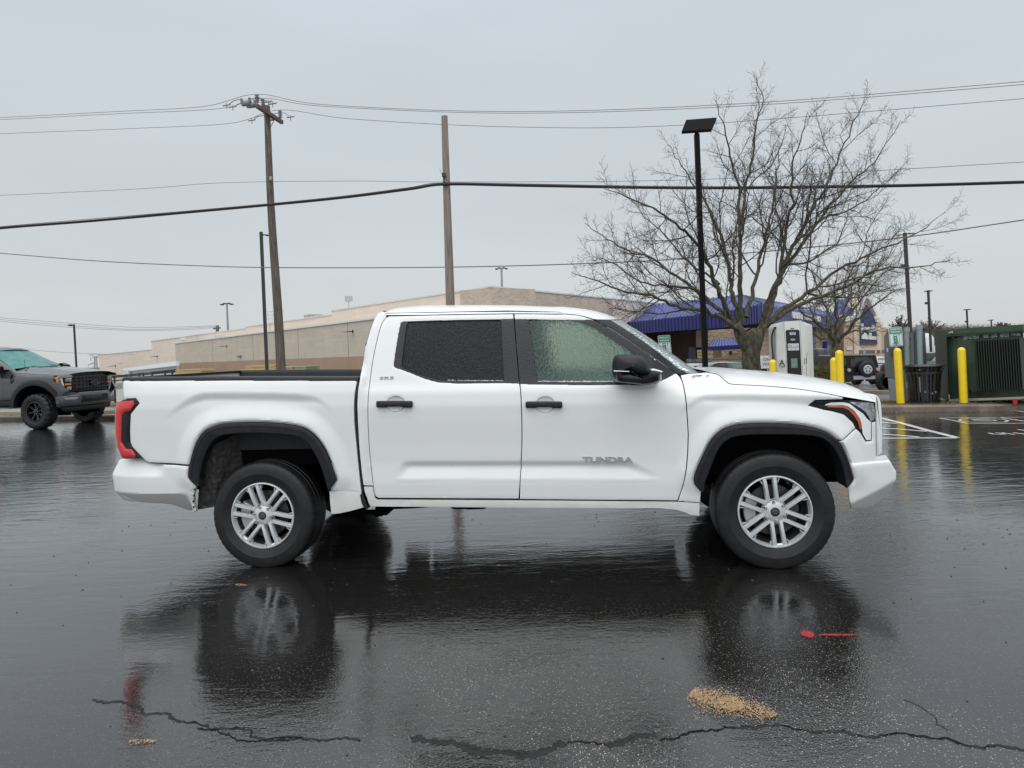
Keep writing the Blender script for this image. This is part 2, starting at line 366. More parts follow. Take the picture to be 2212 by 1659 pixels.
def smooth_prof(P):
    xs=np.linspace(P[0,0],P[-1,0],400); ys=np.interp(xs,P[:,0],P[:,1]); k=np.hanning(17); k/=k.sum()
    return xs,np.convolve(np.pad(ys,8,'edge'),k,'valid')
PC,PB,PFN=map(smooth_prof,(PC,PB,PFN))
BANDS=[];FLARES=[];BUMP=[0]
def shw(x,z):
    x=np.asarray(x,float); z=np.asarray(z,float); q=zp(x,z)
    a=np.interp(q,*PC); b=np.interp(q,*PB); c=np.interp(q,*PFN)
    s=np.where(x<-1.02,b,a); t=sst((x-1.05)/.35)
    # above the belt the cab stays cab
    s=s*(1-t)+c*t
    # door sculpture
    q2=q
    dz=np.interp(q2,[.50,.625,.632,.72,.735,.762,.78],[0,0.0,.003,-.021,-.021,-.001,0])
    xl=-.84+(q2-.63)*.55; xr=1.16-(q2-.63)*1.9
    M=sst((x-xl)/.09)*sst((xr-x)/.14)
    s=s+dz*M
    # plan taper at both ends
    s=s-.15*np.clip((x-2.12)/.6,0,2)**2.3-.12*np.clip((-2.72-x)/.42,0,2)**2.2
    # bumper chamfers and ledges
    rb_=sst((-2.40-x)/.12)*BUMP[0]
    s=s-rb_*(np.clip(.557-z,0,1)*1.1+np.clip(z-.69,0,.14)*.45*sst((-2.60-x)/.1)*(z<.86))*1.0
    fb_=sst((x-2.30)/.04)*BUMP[0]; s=s+fb_*.018*sst((.715-z)/.012)*(z<.9); zc_=.445+(x-2.36)*.42; s=s-fb_*np.clip(zc_-z,0,.3)*.9
    for L,d0 in BANDS:
        P=np.array(L); yl=np.interp(x,P[:,0],P[:,1]); inside=(x>P[0,0])&(x<P[-1,0])
        d=pdist(x,z,P); below=(z<yl)&inside; d=np.where(below,d,-d)
        end=sst((x-P[0,0])/.34)*sst((P[-1,0]-x)/.30)
        wd=.016+.036*end
        s=s-np.where(d>0,.024*np.clip(d/wd,0,1)*np.clip(1-(d-wd)/.22,0,1),0)*end*d0
        s=s+np.where(d<=0,.004*np.clip(1+d/.10,0,1),.004)*end*d0
    for P in FLARES:
        ins=inpoly(x,z,P); d=pdist(x,z,P,True); d=np.where(ins,0,d)
        s=np.where(z>.5,s+.024*sst(1-(d-.02)/.13)*np.clip((d+.006)/.026,0,1)*sst((z-.5)/.2),s)
    return s
def tl(pts,s0=None):
    s=np.full(len(pts),.96 if s0 is None else s0); o=[]
    for _ in range(5 if s0 is None else 1):
        o=[TF.side(p[0],p[1],float(k)) for p,k in zip(pts,s)]
        if s0 is None: A=np.array(o); s=shw(A[:,0],A[:,1])
    return [tuple(p) for p in o]
def S(k,pts,sm=True,s0=None,n=5): q=tl(Zl(k,pts),s0); return spl(q,n) if sm else q
flareR_o=S(1,[(742,1534),(700,1490),(684,1465),(690,1400),(720,1280),(760,1180),(815,1105),(890,1062),(1000,1041),(1200,1033),(1400,1042),(1560,1065),(1640,1100),(1705,1160),(1760,1240),(1800,1330),(1838,1440),(1852,1487),(1838,1512),(1800,1562)],s0=1.0)
flareR_i=S(1,[(775,1534),(768,1500),(775,1440),(800,1340),(850,1225),(915,1155),(1000,1127),(1200,1116),(1400,1124),(1550,1142),(1620,1185),(1680,1265),(1725,1360),(1758,1460),(1775,1530),(1790,1585)],s0=1.0)
flareF_o=S(6,[(364,1306),(325,1262),(303,1228),(302,1175),(330,1090),(380,980),(430,875),(490,800),(570,745),(700,712),(900,703),(1150,712),(1330,740),(1450,780),(1530,835),(1590,905),(1650,1040),(1685,1150),(1697,1190),(1685,1215),(1635,1272)],s0=1.0)
flareF_i=S(6,[(378,1300),(395,1215),(440,1090),(500,940),(560,862),(640,820),(760,802),(950,798),(1200,802),(1350,815),(1430,842),(1500,905),(1560,1000),(1600,1100),(1622,1200),(1637,1268)],s0=1.0)
FLARES=[np.array(flareR_o),np.array(flareF_o)]
bandR=S(1,[(480,1012),(540,960),(600,905),(700,838),(780,806),(870,796),(1200,798),(1500,806),(1640,820),(1720,842),(1790,892),(1850,980)],s0=.985)
bandF=S(6,[(95,672),(160,605),(225,545),(300,490),(370,458),(450,445),(700,443),(1000,452),(1300,464),(1600,478),(1900,500)],s0=.985)
BANDS=[(bandR,1.),(bandF[:-1],1.)]
truck=empty('pickup_truck',(TF.O[0],TF.O[1],0),-YAW,label='white crew cab pickup truck seen side-on, standing on wet asphalt with silver wheels',category='pickup truck')
def side_panel(name,outline,m,parent,off=0.,gap=.0028,step=.022,holes=(),both=False,depth=.02,lip=.0025,**tags):
    P=inset(np.array(outline),gap); hs=[inset(np.array(h),-gap) for h in holes]
    v,F,B,H=trimesh2d([tuple(p) for p in P],step,[[tuple(p) for p in h] for h in hs])
    x,z=v[:,0],v[:,1]; y=-(shw(x,z)+off)
    # rounded-in lip along the edge
    d=pdist(x,z,np.array(B),True)
    for h in H: d=np.minimum(d,pdist(x,z,np.array(h),True))
    y=y+lip*(1-sst(d/.008))
    mb=MB(); mb.add(np.stack([x,y,z],1),[f if True else f for f in F])
    for L in [B]+H:
        A=np.array(L); yy=-(shw(A[:,0],A[:,1])+off)+lip
        a=[(p[0],q,p[1]) for p,q in zip(A,yy)]; b=[(p[0],q+depth,p[1]) for p,q in zip(A,yy)]
        mb.grid([a,b],closed=True)
    return mb.build(name,m,parent,smooth=38,**tags)
# fix winding later by recalculating: all single-sheet panels render double sided
# --- panel outlines
cb=S(1,[(2029,690),(2012,760),(2001,850),(1999,930),(2003,1050),(2018,1210),(2035,1390),(2058,1590)])
bed_out=S(1,[(172,693),(500,691),(1200,690),(2029,690)],False)[:-1]+cb+S(1,[(1812,1574)],False)
fl=[p for p in flareR_o]
bed_out=bed_out+[tuple(p) for p in fl[::-1] if p[1]>tl([D(2,700,665)])[0][1]] # down the arch to the bumper line
bed_out+=S(1,[(700,1367),(370,1350)],False)+S(1,[(345,1335),(311,1300),(240,1225),(226,1190),(222,1100),(228,965),(297,880),(270,843),(176,845)],False)
side_panel('bed_side',bed_out,paint,truck,step=.0135)
low_bed=S(2,[(1800,862),(1812,871),(2052,866),(2064,930),(2080,1003),(1960,1035),(1880,1052),(1816,1058),(1806,960)],False)
side_panel('bed_lower_panel',low_bed,grime,truck,step=.03)
BUMP[0]=1
bump=S(2,[(170,612),(140,624),(118,655),(97,695),(80,736),(84,785),(92,840),(100,880)],True,None,3)+S(2,[(125,920),(165,950),(300,962),(470,972),(540,978),(600,996),(690,1031),(750,1036),(740,980),(728,900),(732,834)],False)
bump+=[tuple(p) for p in fl if p[1]<tl([D(2,700,665)])[0][1] and p[0]<-1.9]
bump+=S(2,[(370,647),(330,617),(310,600)],False)
rb=side_panel('rear_bumper',bump,paint,truck,lip=.006,step=.013); BUMP[0]=0
# cab rear pillar panel
doorR_left=S(3,[(262,1622),(245,1560),(228,1430),(210,1250),(199,1050),(197,900),(215,700),(235,550),(270,380),(300,270),(325,222),(345,200),(370,190)])
rdoor=doorR_left+S(3,[(900,178),(1350,172)],False)+S(3,[(1372,440),(1395,700),(1408,800),(1416,1000),(1417,1200),(1412,1350),(1403,1500),(1393,1638)])+S(3,[(280,1632)],False)
cabrear=S(3,[(133,690),(145,620),(165,490),(200,350),(240,230),(262,182),(282,160),(310,148)])+S(3,[(345,175)],False)+doorR_left[::-1][6:]+S(4,[(235,832),(162,828)],False)+S(3,[(150,1450),(130,1250),(118,1050),(112,900),(118,780)])
side_panel('cab_corner_panel',cabrear,paint,truck)
rw_out=S(3,[(455,237),(475,229),(900,214),(1351,209)],False)+S(3,[(1372,440),(1394,712)],False)
rsur=S(3,[(455,237)],False)+S(3,[(475,229),(900,214),(1353,209)],False)+S(3,[(1394,716),(1394,728)],False)+S(3,[(900,729),(830,726),(740,718),(640,690),(520,642),(425,608),(402,595),(398,570),(410,480),(432,345),(455,237)])[:-1]
rglass=S(3,[(515,236),(900,226),(1240,222)],False)+S(3,[(1250,226),(1256,240)],False)+S(3,[(1262,400),(1275,704),(830,700)],False)+S(3,[(740,692),(600,652),(500,612),(470,595),(466,565),(485,400),(505,250)])[:-1]
def hole_safe(outline,hole):  # hole pulled just inside the outline
    return [tuple(p) for p in inset(np.array(hole),.006)]
def cup_hole(k,cup):
    c=np.array(S(k,cup,False)); cx,cz=c.mean(0); rx=(c[:,0].max()-c[:,0].min())/2; rz=(c[:,1].max()-c[:,1].min())/2
    return [(cx+rx*math.cos(a),cz+rz*math.sin(a)) for a in np.linspace(0,2*math.pi,40,endpoint=False)]
CUPR=[(345,885),(490,885),(418,828),(418,947)]; CUPF=[(1530,890),(1675,890),(1603,832),(1603,955)]
rdo=side_panel('rear_door',rdoor,paint,truck,step=.0135,holes=[[tuple(p) for p in inset(np.array(rsur),.010)],cup_hole(3,CUPR)],gap=.003)
# front door
fd_top=S(3,[(1356,172),(1550,173),(1700,176)],False)+S(5,[(60,238),(200,250),(300,275),(380,302),(500,365),(700,490),(900,625),(1100,760),(1200,830),(1290,892)])
fd_front=S(5,[(1320,925),(1345,975),(1370,1080),(1390,1230),(1402,1400)])+S(6,[(243,800),(238,950),(225,1100),(195,1250),(150,1376)])
fdoor=fd_top+fd_front+S(4,[(1399,938)],False)+S(3,[(1403,1500),(1412,1350),(1418,1200),(1417,1000),(1409,800),(1398,700),(1374,440)])
fsur=S(3,[(1359,209),(1770,212)],False)+S(5,[(100,294),(340,297),(395,310)],False)+S(5,[(500,368),(700,493),(900,628),(1100,763),(1200,833),(1284,890)])+S(5,[(1200,935),(1130,968),(1060,1000),(1000,1014),(940,1020)])+S(5,[(0,1019)],False)+S(3,[(1400,734)],False)
fglass=S(3,[(1470,219),(1770,217)],False)+S(5,[(80,302),(200,318),(300,350),(400,398),(600,530),(800,655),(868,700),(872,978)],False)+S(5,[(0,980)],False)+S(3,[(1540,709)],False)
fdoor_=fdoor
fdo=side_panel('front_door',fdoor_,paint,truck,step=.0135,holes=[[tuple(p) for p in inset(np.array(fsur),.010)],cup_hole(3,CUPF)],gap=.003)
# dark trims round the glass, wet with droplets
wettrim=mat('wet_black_trim',(.012,.012,.015),rough=.35,coat=.25,bump=.0035,bscale=110,spec=.35)
side_panel('window_surround',rsur,wettrim,rdo,off=-.001,gap=.001,holes=[rglass],lip=.001)
side_panel('window_surround',fsur,wettrim,fdo,off=-.001,gap=.001,holes=[fglass],lip=.001)
def glassmat(name,tint,trans,rough,bump,bs,base=(.02,.03,.03),coat=1.):
    m=bpy.data.materials.new(name); m.use_nodes=True; t=m.node_tree; b=t.nodes['Principled BSDF']; L=t.links
    b.inputs['Base Color'].default_value=(*tint,1); b.inputs['Transmission Weight'].default_value=trans; b.inputs['Roughness'].default_value=rough; b.inputs['IOR'].default_value=1.10
    b.inputs['Coat Weight'].default_value=coat; b.inputs['Coat Roughness'].default_value=.05; b.inputs['Coat IOR'].default_value=1.4
    tc=t.nodes.new('ShaderNodeTexCoord'); mp=t.nodes.new('ShaderNodeMapping'); mp.inputs['Scale'].default_value=(1,1,.6); L.new(tc.outputs['Object'],mp.inputs[0])
    n=t.nodes.new('ShaderNodeTexNoise'); n.inputs['Scale'].default_value=bs; n.inputs['Detail'].default_value=2; n.inputs['Distortion'].default_value=.8; L.new(mp.outputs[0],n.inputs['Vector'])
    bp=t.nodes.new('ShaderNodeBump'); bp.inputs['Distance'].default_value=bump; L.new(n.outputs[0],bp.inputs['Height']); L.new(bp.outputs[0],b.inputs['Normal']); L.new(bp.outputs[0],b.inputs['Coat Normal'])
    return m
gfront=glassmat('wet_green_glass',(.38,.68,.56),.93,.30,.013,60)
grear=glassmat('wet_privacy_glass',(.022,.028,.032),.5,.25,.008,75,coat=.6)
gwind=glassmat('windshield_glass',(.45,.70,.64),.75,.12,.002,90)
side_panel('window_glass',rglass,grear,rdo,off=-.012,gap=-.004,lip=0,depth=.003)
side_panel('window_glass',fglass,gfront,fdo,off=-.012,gap=-.004,lip=0,depth=.003)
# rubber wiper line with sleet under the glass
slush=mat('sleet',(.75,.8,.8),rough=.6,bump=.002,bscale=200)
def belt_slush(k,a,b,par,r=.0035):
    q=S(k,[a,b],False); P=resample(q,60); mb=MB(); pts=[(p[0],-(float(shw(p[0],p[1]))-.006),p[1]+rng.normal()*.0015) for p in P]
    mb.tube(pts,[max(.0008,r*abs(rng.normal(.7,.5))) for _ in pts],5).build('sleet_line',slush,par)
belt_slush(5,(0,975),(590,975),fdo,.005); belt_slush(3,(1540,706),(1760,708),fdo,.003); belt_slush(3,(830,699),(1270,703),rdo,.0025)
# handles
def handle(k,pts,par,cup):
    q=np.array(S(k,pts,False)); 
    fn=lambda a,b,d:(a,-(float(shw(a,b))+d),b)
    MB().pillow([tuple(p) for p in q],fn,-.004,.034,.012).build('door_handle',plast,par,smooth=60)
    c=np.array(S(k,cup,False)); cx,cz=c.mean(0); rx=(c[:,0].max()-c[:,0].min())/2; rz=(c[:,1].max()-c[:,1].min())/2
    rows=[]
    for i in range(9):
        t=i/8; rows.append([(cx+rx*t*math.cos(a),-(float(shw(cx+rx*math.cos(a),cz+rz*math.sin(a)))-.0012-.011*(1-t**2)**.8),cz+rz*t*math.sin(a)) for a in np.linspace(0,2*math.pi,40,endpoint=False)])
    MB().grid(rows,closed=True).build('handle_cup',paint,par,smooth=180)
hp=[(272,866),(280,861),(545,861),(554,872),(554,908),(545,914),(486,914),(468,905),(360,905),(345,913),(280,912),(272,905)]
handle(3,hp,rdo,CUPR)
handle(3,[(x*1.02+1172,y+4) for x,y in hp],fdo,CUPF)
# cab sill
sill=S(4,[(165,834),(235,836),(255,925)],False)+S(4,[(268,938),(1393,944)],False)+S(6,[(0,1381),(150,1383),(346,1396),(340,1508),(270,1502),(205,1474),(130,1456),(0,1442)],False)+S(4,[(2212,1010),(1400,1006),(700,1000),(400,997),(215,995)],False)+S(4,[(190,925),(172,880)],False)
sill=[p for p in sill]
side_panel('sill_panel',sill,grime,truck,off=.004,step=.03)
# fender
fen=S(5,[(1325,905),(1400,890),(1510,884)],False)+S(6,[(330,262),(430,262),(500,276),(545,312),(590,350),(650,362),(800,369),(1000,382),(1200,402),(1400,432),(1590,470)],True,None,3)+S(6,[(1594,492),(1350,499),(1292,545),(1430,582),(1500,594),(1600,622),(1680,695),(1702,742),(1582,850)],False)
fen+= [tuple(p) for p in flareF_o[::-1] if not (p[0]>2.1 and p[1]<S(6,[(1582,850)],False)[0][1])]
fen+=S(6,[(348,1391),(152,1380)],False)+S(6,[(197,1250),(227,1100),(240,950),(245,800)])+S(5,[(1404,1400),(1392,1230),(1372,1080),(1348,975)])
side_panel('front_fender',fen,paint,truck,step=.0135)
# front bumper side
BUMP[0]=1
zc=S(6,[(1582,850)],False)[0][1]
fb=S(6,[(1586,850),(1705,746),(1740,775),(1792,858),(1841,852),(1841,692),(1880,684),(1884,990)],False)
fb+=S(6,[(1932,962),(1960,1000),(1990,1052),(2020,1092),(2033,1112)],False,.80)+S(6,[(2030,1200),(2022,1280),(2008,1340),(1992,1356)],False,.80)+S(6,[(1950,1356),(1850,1430),(1780,1450),(1662,1450),(1650,1380),(1640,1280)],False)
fb+=[tuple(p) for p in flareF_o[::-1] if p[0]>2.1 and p[1]<zc]
_g=[p for p in fb]
side_panel('front_bumper',fb,paint,truck,lip=.005,step=.013); BUMP[0]=0
# ---- wheel arch flares
def flare(o,i_,name='wheel_arch_flare'):
    n=110; A=resample(o,n); B=resample(i_,n); rows=[]
    so_=shw(A[:,0],A[:,1]); 
    base=shw(A[:,0],A[:,1])
    for t,off in ((0,-.02),(0,.026),(.05,.031),(.30,.034),(.34,.030),(.9,.028),(1,.021),(1,-.10),(1.05,-.16)):
        P=A+(B-A)*t; rows.append([(p[0],-(s+off),p[1]) for p,s in zip(P,base)])
    return MB().grid(rows).build(name,plast,truck,smooth=35)
flare(flareR_o,flareR_i); flare(flareF_o,flareF_i)
# ---- black joint between cab and bed
J=S(1,[(2040,690),(2020,760),(2008,850),(2006,950),(2012,1060),(2028,1220),(2046,1400),(2068,1590)])
mb=MB()
mb.grid([[(p[0]+dx,-(float(shw(p[0],p[1]))-dy),p[1]) for p in J] for dx,dy in ((-.012,.03),(-.006,.012),(.010,.012),(.018,.03))])
q=S(2,[(2045,900),(2068,892),(2085,940),(2110,1002),(2080,1004),(2060,960)],False); mb.prism(q,lambda a,b,d:(a,-d,b),.90,.955)
mb.build('bed_gap_seal',plast,truck)
# ---- badges
mb=MB(); 
a=np.array(S(8,[(195,300),(1070,305)],False)); wdt=a[1,0]-a[0,0]; c=a.mean(0)
v,f=textmesh('TUNDRA',.088,.007,sx=1.0,bold=.0022); v=np.array(v); v[:,0]*=wdt/np.ptp(v[:,0]); v[:,0]-=(v[:,0].max()+v[:,0].min())/2; v[:,1]*=.081/np.ptp(v[:,1])*1.0; v[:,1]*=.26/1.0*1.0 if False else 1.; v[:,1]-=(v[:,1].max()+v[:,1].min())/2
hz=abs(np.diff(np.array(S(8,[(600,253),(600,345)],False))[:,1])[0]); v[:,1]*=hz/.081
sl_=(a[1,1]-a[0,1])/wdt
mb.add([(c[0]+p[0],-(float(shw(c[0]+p[0],c[1]))+.003+p[2]),c[1]+p[1]+p[0]*sl_) for p in v],f); mb.build('model_badge',chrome,fdo)
mb=MB(); a=np.array(S(3,[(293,680),(404,679)],False)); wdt=a[1,0]-a[0,0]; c=a.mean(0)
v,f=textmesh('SR5',.05,.003,bold=.0006); v=np.array(v); v[:,0]*=wdt/np.ptp(v[:,0]); v[:,0]-=(v[:,0].max()+v[:,0].min())/2; v[:,1]*=.022/np.ptp(v[:,1]); v[:,1]-=(v[:,1].max()+v[:,1].min())/2
mb.add([(c[0]+p[0],-(float(shw(c[0]+p[0],c[1]))+.003+p[2]),c[1]+p[1]) for p in v],f); mb.build('trim_badge',chrome,rdo)
# ---- tail lamp
redm=mat('red_lens',(.62,.010,.012),rough=.15,coat=1,coatr=.05,var=.15,vscale=30)
to=S(2,[(175,147),(270,142),(284,158),(297,176),(262,222),(228,262),(222,400),(225,490),(245,530),(312,598),(300,612),(180,617),(158,602),(125,520),(115,450),(107,350),(110,210),(130,175)],False)
lamp=side_panel('tail_lamp',to,gloss,truck,off=.008,gap=.001,lip=.006)
ti=S(2,[(150,160),(258,155),(266,182),(235,233),(188,243),(168,272),(163,480),(200,535),(245,541),(276,586),(270,606),(182,607),(166,598),(130,518),(120,440),(112,340),(115,215),(130,182)],False)
side_panel('lens',ti,redm,lamp,off=.017,gap=0,lip=.006,step=.015)
# ---- roof, windshield, hood
def crown(side_pts,mid_pts,n,name,m,parent,power=2.4,ny=22,flat=0.,smooth=60,**k):
    A=resample(side_pts,n); C=resample(mid_pts,n); rows=[]
    sw=shw(A[:,0],A[:,1])
    for i in range(n):
        r=[]
        for j in range(ny*2+1):
            t=-1+j/ny; b=1-abs(t)**power if not flat else 1-sst((abs(t)-flat)/(1-flat))*1.0
            r.append((A[i,0]+(C[i,0]-A[i,0])*b, t*sw[i], A[i,1]+(C[i,1]-A[i,1])*b))
        rows.append(r)
    return MB().grid(rows).build(name,m,parent,smooth=smooth,**k)
rs=S(3,[(322,222),(345,198),(372,187),(640,180),(900,174),(1350,168)],False)+S(3,[(1550,169),(1700,172)],False)+S(5,[(60,234),(200,246),(300,270),(395,302)])+S(5,[(540,298)],False)
rs=S(3,[(296,166),(335,182),(640,180),(900,174),(1350,168),(1700,171)],False)+S(5,[(60,233),(200,245),(300,268),(400,297),(560,300)],False)
_m=np.array(tl([D(3,420,112),D(3,700,106),D(3,1050,104),D(3,1400,108),D(3,1700,121)],.3)+tl([D(5,50,161),D(5,200,177),D(5,350,198),D(5,480,230),D(5,600,273),D(5,665,310)],.3))
xa,xb=rs[0][0]-.012,_m[-1,0]; xx=np.linspace(xa,xb,60); zz=np.interp(xx,_m[:,0],_m[:,1])-.035*np.clip(1-(xx-xa)/.05,0,1)**2-.02*np.clip(1-(xx-xa)/.3,0,1)**1.5
rm=np.stack([xx,zz],1)
crown(rs,rm,60,'roof',paint,truck,power=4.2,ny=30,smooth=60)
# cab back wall edge and rear window
bk=S(3,[(350,196),(310,148),(265,182),(240,230),(200,350),(165,490),(133,690)],False); bkl=resample(bk[1:],30)
mb=MB(); sw=shw(bkl[:,0],bkl[:,1]); rows=[[(p[0]-.0-.05*(1-abs(t)**3),t*s,p[1]+.02*(1-abs(t)**3)) for t in np.linspace(-1,1,25)] for p,s in zip(bkl,sw)]
mb.grid(rows).build('cab_back_wall',paint,truck,smooth=60)
rows=[[(p[0]-.004-.052*(1-abs(t)**3),t*s*.86,p[1]+.02) for t in np.linspace(-1,1,25)] for p,s in list(zip(bkl,sw))[6:22]]
MB().grid(rows).build('rear_window',grear,truck,smooth=60)
# black A pillar
ap=S(5,[(400,306),(545,300),(700,392),(870,505),(1000,600),(1150,712),(1300,835),(1400,884),(1300,889)],False)+S(5,[(1200,824),(1100,754),(900,619),(700,484),(500,359)],False)
side_panel('windshield_pillar',ap,wettrim,truck,off=.001,gap=.001)
ws=S(5,[(556,300),(705,390),(875,503),(1005,598),(1155,710),(1305,833),(1400,882)],False)
wm=tl([D(5,662,312),D(5,850,420),D(5,1000,515),D(5,1150,622),D(5,1300,725),D(5,1420,812),D(5,1512,882)],.12)
crown(ws,wm,24,'windshield',gwind,truck,power=2.9)
# cowl: dark strip with sleet
cw0=S(5,[(1395,884),(1520,890)],False)+S(6,[(340,264),(430,263)],False)
hs=S(6,[(430,260),(500,273),(545,309),(590,347),(650,359),(800,366),(1000,379),(1200,399),(1400,429),(1590,467),(1700,485),(1868,515)],True,None,3)
hm=tl([D(6,355,236),D(6,430,226),D(6,560,224),D(6,700,234),D(6,960,256),D(6,1100,267),D(6,1300,286),D(6,1500,311),D(6,1640,332),D(6,1750,368),D(6,1850,418),D(6,1880,445)],.25)
_xe=hm[-1][0]; hm=[(x if x<2.2 else 2.2+(x-2.2)*(2.665-2.2)/(_xe-2.2),z) for x,z in hm]
crown(hs,hm,60,'hood',paint,truck,power=3.4,ny=26,smooth=60)
e_=np.array(hs[-1]); c_=np.array(hm[-1]); se=float(shw(*e_)); q=[]
for u in np.linspace(-1,1,53): f_=1-abs(u)**3.4; q.append((e_[0]+(c_[0]-e_[0])*f_,u*se,e_[1]+(c_[1]-e_[1])*f_))
MB().grid([q,[(x+.004,y,z-.012) for x,y,z in q],[(x-.002,y,z-.05) for x,y,z in q],[(x-.03,y,min(z-.06,1.10)) for x,y,z in q]]).build('hood_nose',paint,truck,smooth=60)
a=np.array(S(5,[(1395,884)],False)[0]); b=np.array(hs[0]); mm=np.array(wm[-1]); hmid=np.array(hm[0])
rows=[]
for k in range(5):
    t=k/4; p0=a+(b-a)*t; p1=mm-np.array([.03,.02])+(hmid-mm+np.array([.05,-.0]))*t
    rows.append([(p0[0]+(p1[0]-p0[0])*(1-abs(u)**2.2),u*float(shw(*p0))*.985,p0[1]+(p1[1]-p0[1])*(1-abs(u)**2.2)-.02*math.sin(math.pi*t)) for u in np.linspace(-1,1,31)])
MB().grid(rows).build('cowl',plast,truck,smooth=60)
mb=MB()
for i in range(60):
    u=rng.uniform(-.98,-.55); t=rng.uniform(0,.9); p0=a+(b-a)*t; p1=mm+(hmid-mm)*t; x=p0[0]+(p1[0]-p0[0])*(1-abs(u)**2.2); z=p0[1]+(p1[1]-p0[1])*(1-abs(u)**2.2)
    r=rng.uniform(.006,.018); mb.lathe([(0,.0),(r,.001),(r*.7,r*.5),(0,r*.6)],7,c=(x,u*.9,z-.012),cap=False)
for i in range(90):   # sleet lying up the windshield edge
    t=rng.uniform(0.05,1)**.7; A_=resample(ws,50); C_=resample(wm,50); k=int(t*49); u=-(1-abs(rng.normal(0,.045))); p=A_[k]+(C_[k]-A_[k])*(1-abs(u)**2.9); r=rng.uniform(.004,.013)*(.4+t)
    mb.lathe([(0,0),(r,.001),(r*.6,r*.5),(0,r*.55)],6,c=(p[0]+.004,u*float(shw(*A_[k])),p[1]+.002),cap=False)
mb.build('sleet_patches',slush,truck,smooth=60,kind='stuff')
# antenna fin
q=tl([D(3,545,130),D(3,546,105),D(3,600,104),D(3,640,112),D(3,665,124),D(3,668,130)],.25)
MB().pillow(q,lambda x,z,d:(x,d,z),.0,-.04,.025).pillow(q,lambda x,z,d:(x,d,z),.0,.04,.025).build('antenna_fin',plast,truck,smooth=60)
# ---- headlamp
hl=S(6,[(1286,546),(1310,520),(1350,500),(1597,496),(1740,505),(1868,520),(1880,600),(1880,640),(1874,681),(1840,691),(1839,852),(1791,856),(1770,820),(1740,771),(1704,742),(1680,695),(1600,622),(1500,592),(1430,578),(1300,561)],False)
hd=side_panel('headlamp',hl,gloss,truck,off=-.012,gap=.001,lip=.002,step=.02)
lensm=mat('lamp_reflector',(.55,.58,.60),rough=.18,metal=.8,c2=(.20,.24,.28),vscale=25,detail=2,coat=.8)
whitem=mat('white_lightguide',(.84,.86,.87),rough=.25,coat=1)
amber=mat('amber_lens',(.42,.085,.015),rough=.2,coat=1)
side_panel('reflector_bowl',S(6,[(1650,515),(1860,524),(1872,600),(1868,668),(1838,684),(1815,640),(1790,600),(1730,560)],False),lensm,hd,off=-.006,gap=0,lip=0)
side_panel('daytime_light',S(6,[(1490,520),(1600,518),(1650,530),(1720,585),(1770,620),(1800,660),(1836,690),(1834,845),(1796,848),(1765,790),(1752,700),(1740,660),(1690,590),(1640,555),(1590,542),(1440,545),(1430,556),(1445,535)],False),whitem,hd,off=-.002,gap=0,lip=0)
side_panel('turn_signal',S(6,[(1470,542),(1590,546),(1640,560),(1690,598),(1735,655),(1752,700),(1750,755),(1738,750),(1722,690),(1690,640),(1640,585),(1590,563),(1455,560)],False),amber,hd,off=0.001,gap=0,lip=0)
mb=MB()
for k in range(4):
    q=np.array(S(6,[(1355+k*8,512+k*13),(1450-k*6,512+k*13)],False)); mb.tube([(p[0],-(float(shw(*p))-.006),p[1]) for p in q],.004,5)
mb.build('lamp_fins',plast,hd)
# clear outer cover
gclr=glassmat('lamp_cover_glass',(.95,.97,.97),.97,.02,.0006,120)
0 and side_panel('cover_glass',S(6,[(1440,548),(1490,506),(1597,499),(1740,508),(1866,523),(1878,600),(1872,679),(1838,689),(1837,849),(1794,852),(1745,771),(1708,742),(1684,695),(1602,618),(1500,588)],False),gclr,hd,off=.004,gap=.001,lip=.004,depth=.003)
# ---- mirror
mo=tl(Zl(5,[(583,900),(584,800),(592,740),(610,700),(640,684),(750,680),(860,684),(905,698),(950,735),(985,780),(995,830),(997,890),(975,912),(900,915),(850,905),(790,860),(590,850)]),1.16)
fn=lambda a,b,d:(a,-d,b)
mirr=MB().dome(mo,fn,1.0,1.235,.55).build('side_mirror',plast,truck,smooth=60)
ml=tl(Zl(5,[(584,850),(790,862),(845,905),(900,918),(935,930),(1030,935),(1035,900),(1130,880),(1128,960),(1040,1000),(950,1017),(860,1008),(700,990),(615,978),(595,940)]),1.12)
MB().dome(ml,fn,.97,1.21,.35).build('mirror_base',gloss,mirr,smooth=60)
MB().pillow(tl(Zl(5,[(596,850),(765,857),(770,870),(596,868)]),1.2),fn,1.19,1.240,.004,2).build('mirror_indicator',chrome,mirr)
q=tl(Zl(5,[(995,840),(1040,835),(1120,858),(1130,866),(998,862)]),1.05); MB().pillow(q,fn,1.0,1.12,.01).build('sleet_on_mirror_arm',slush,mirr,smooth=60)
mg=tl(Zl(5,[(590,900),(590,760)]),1.1)
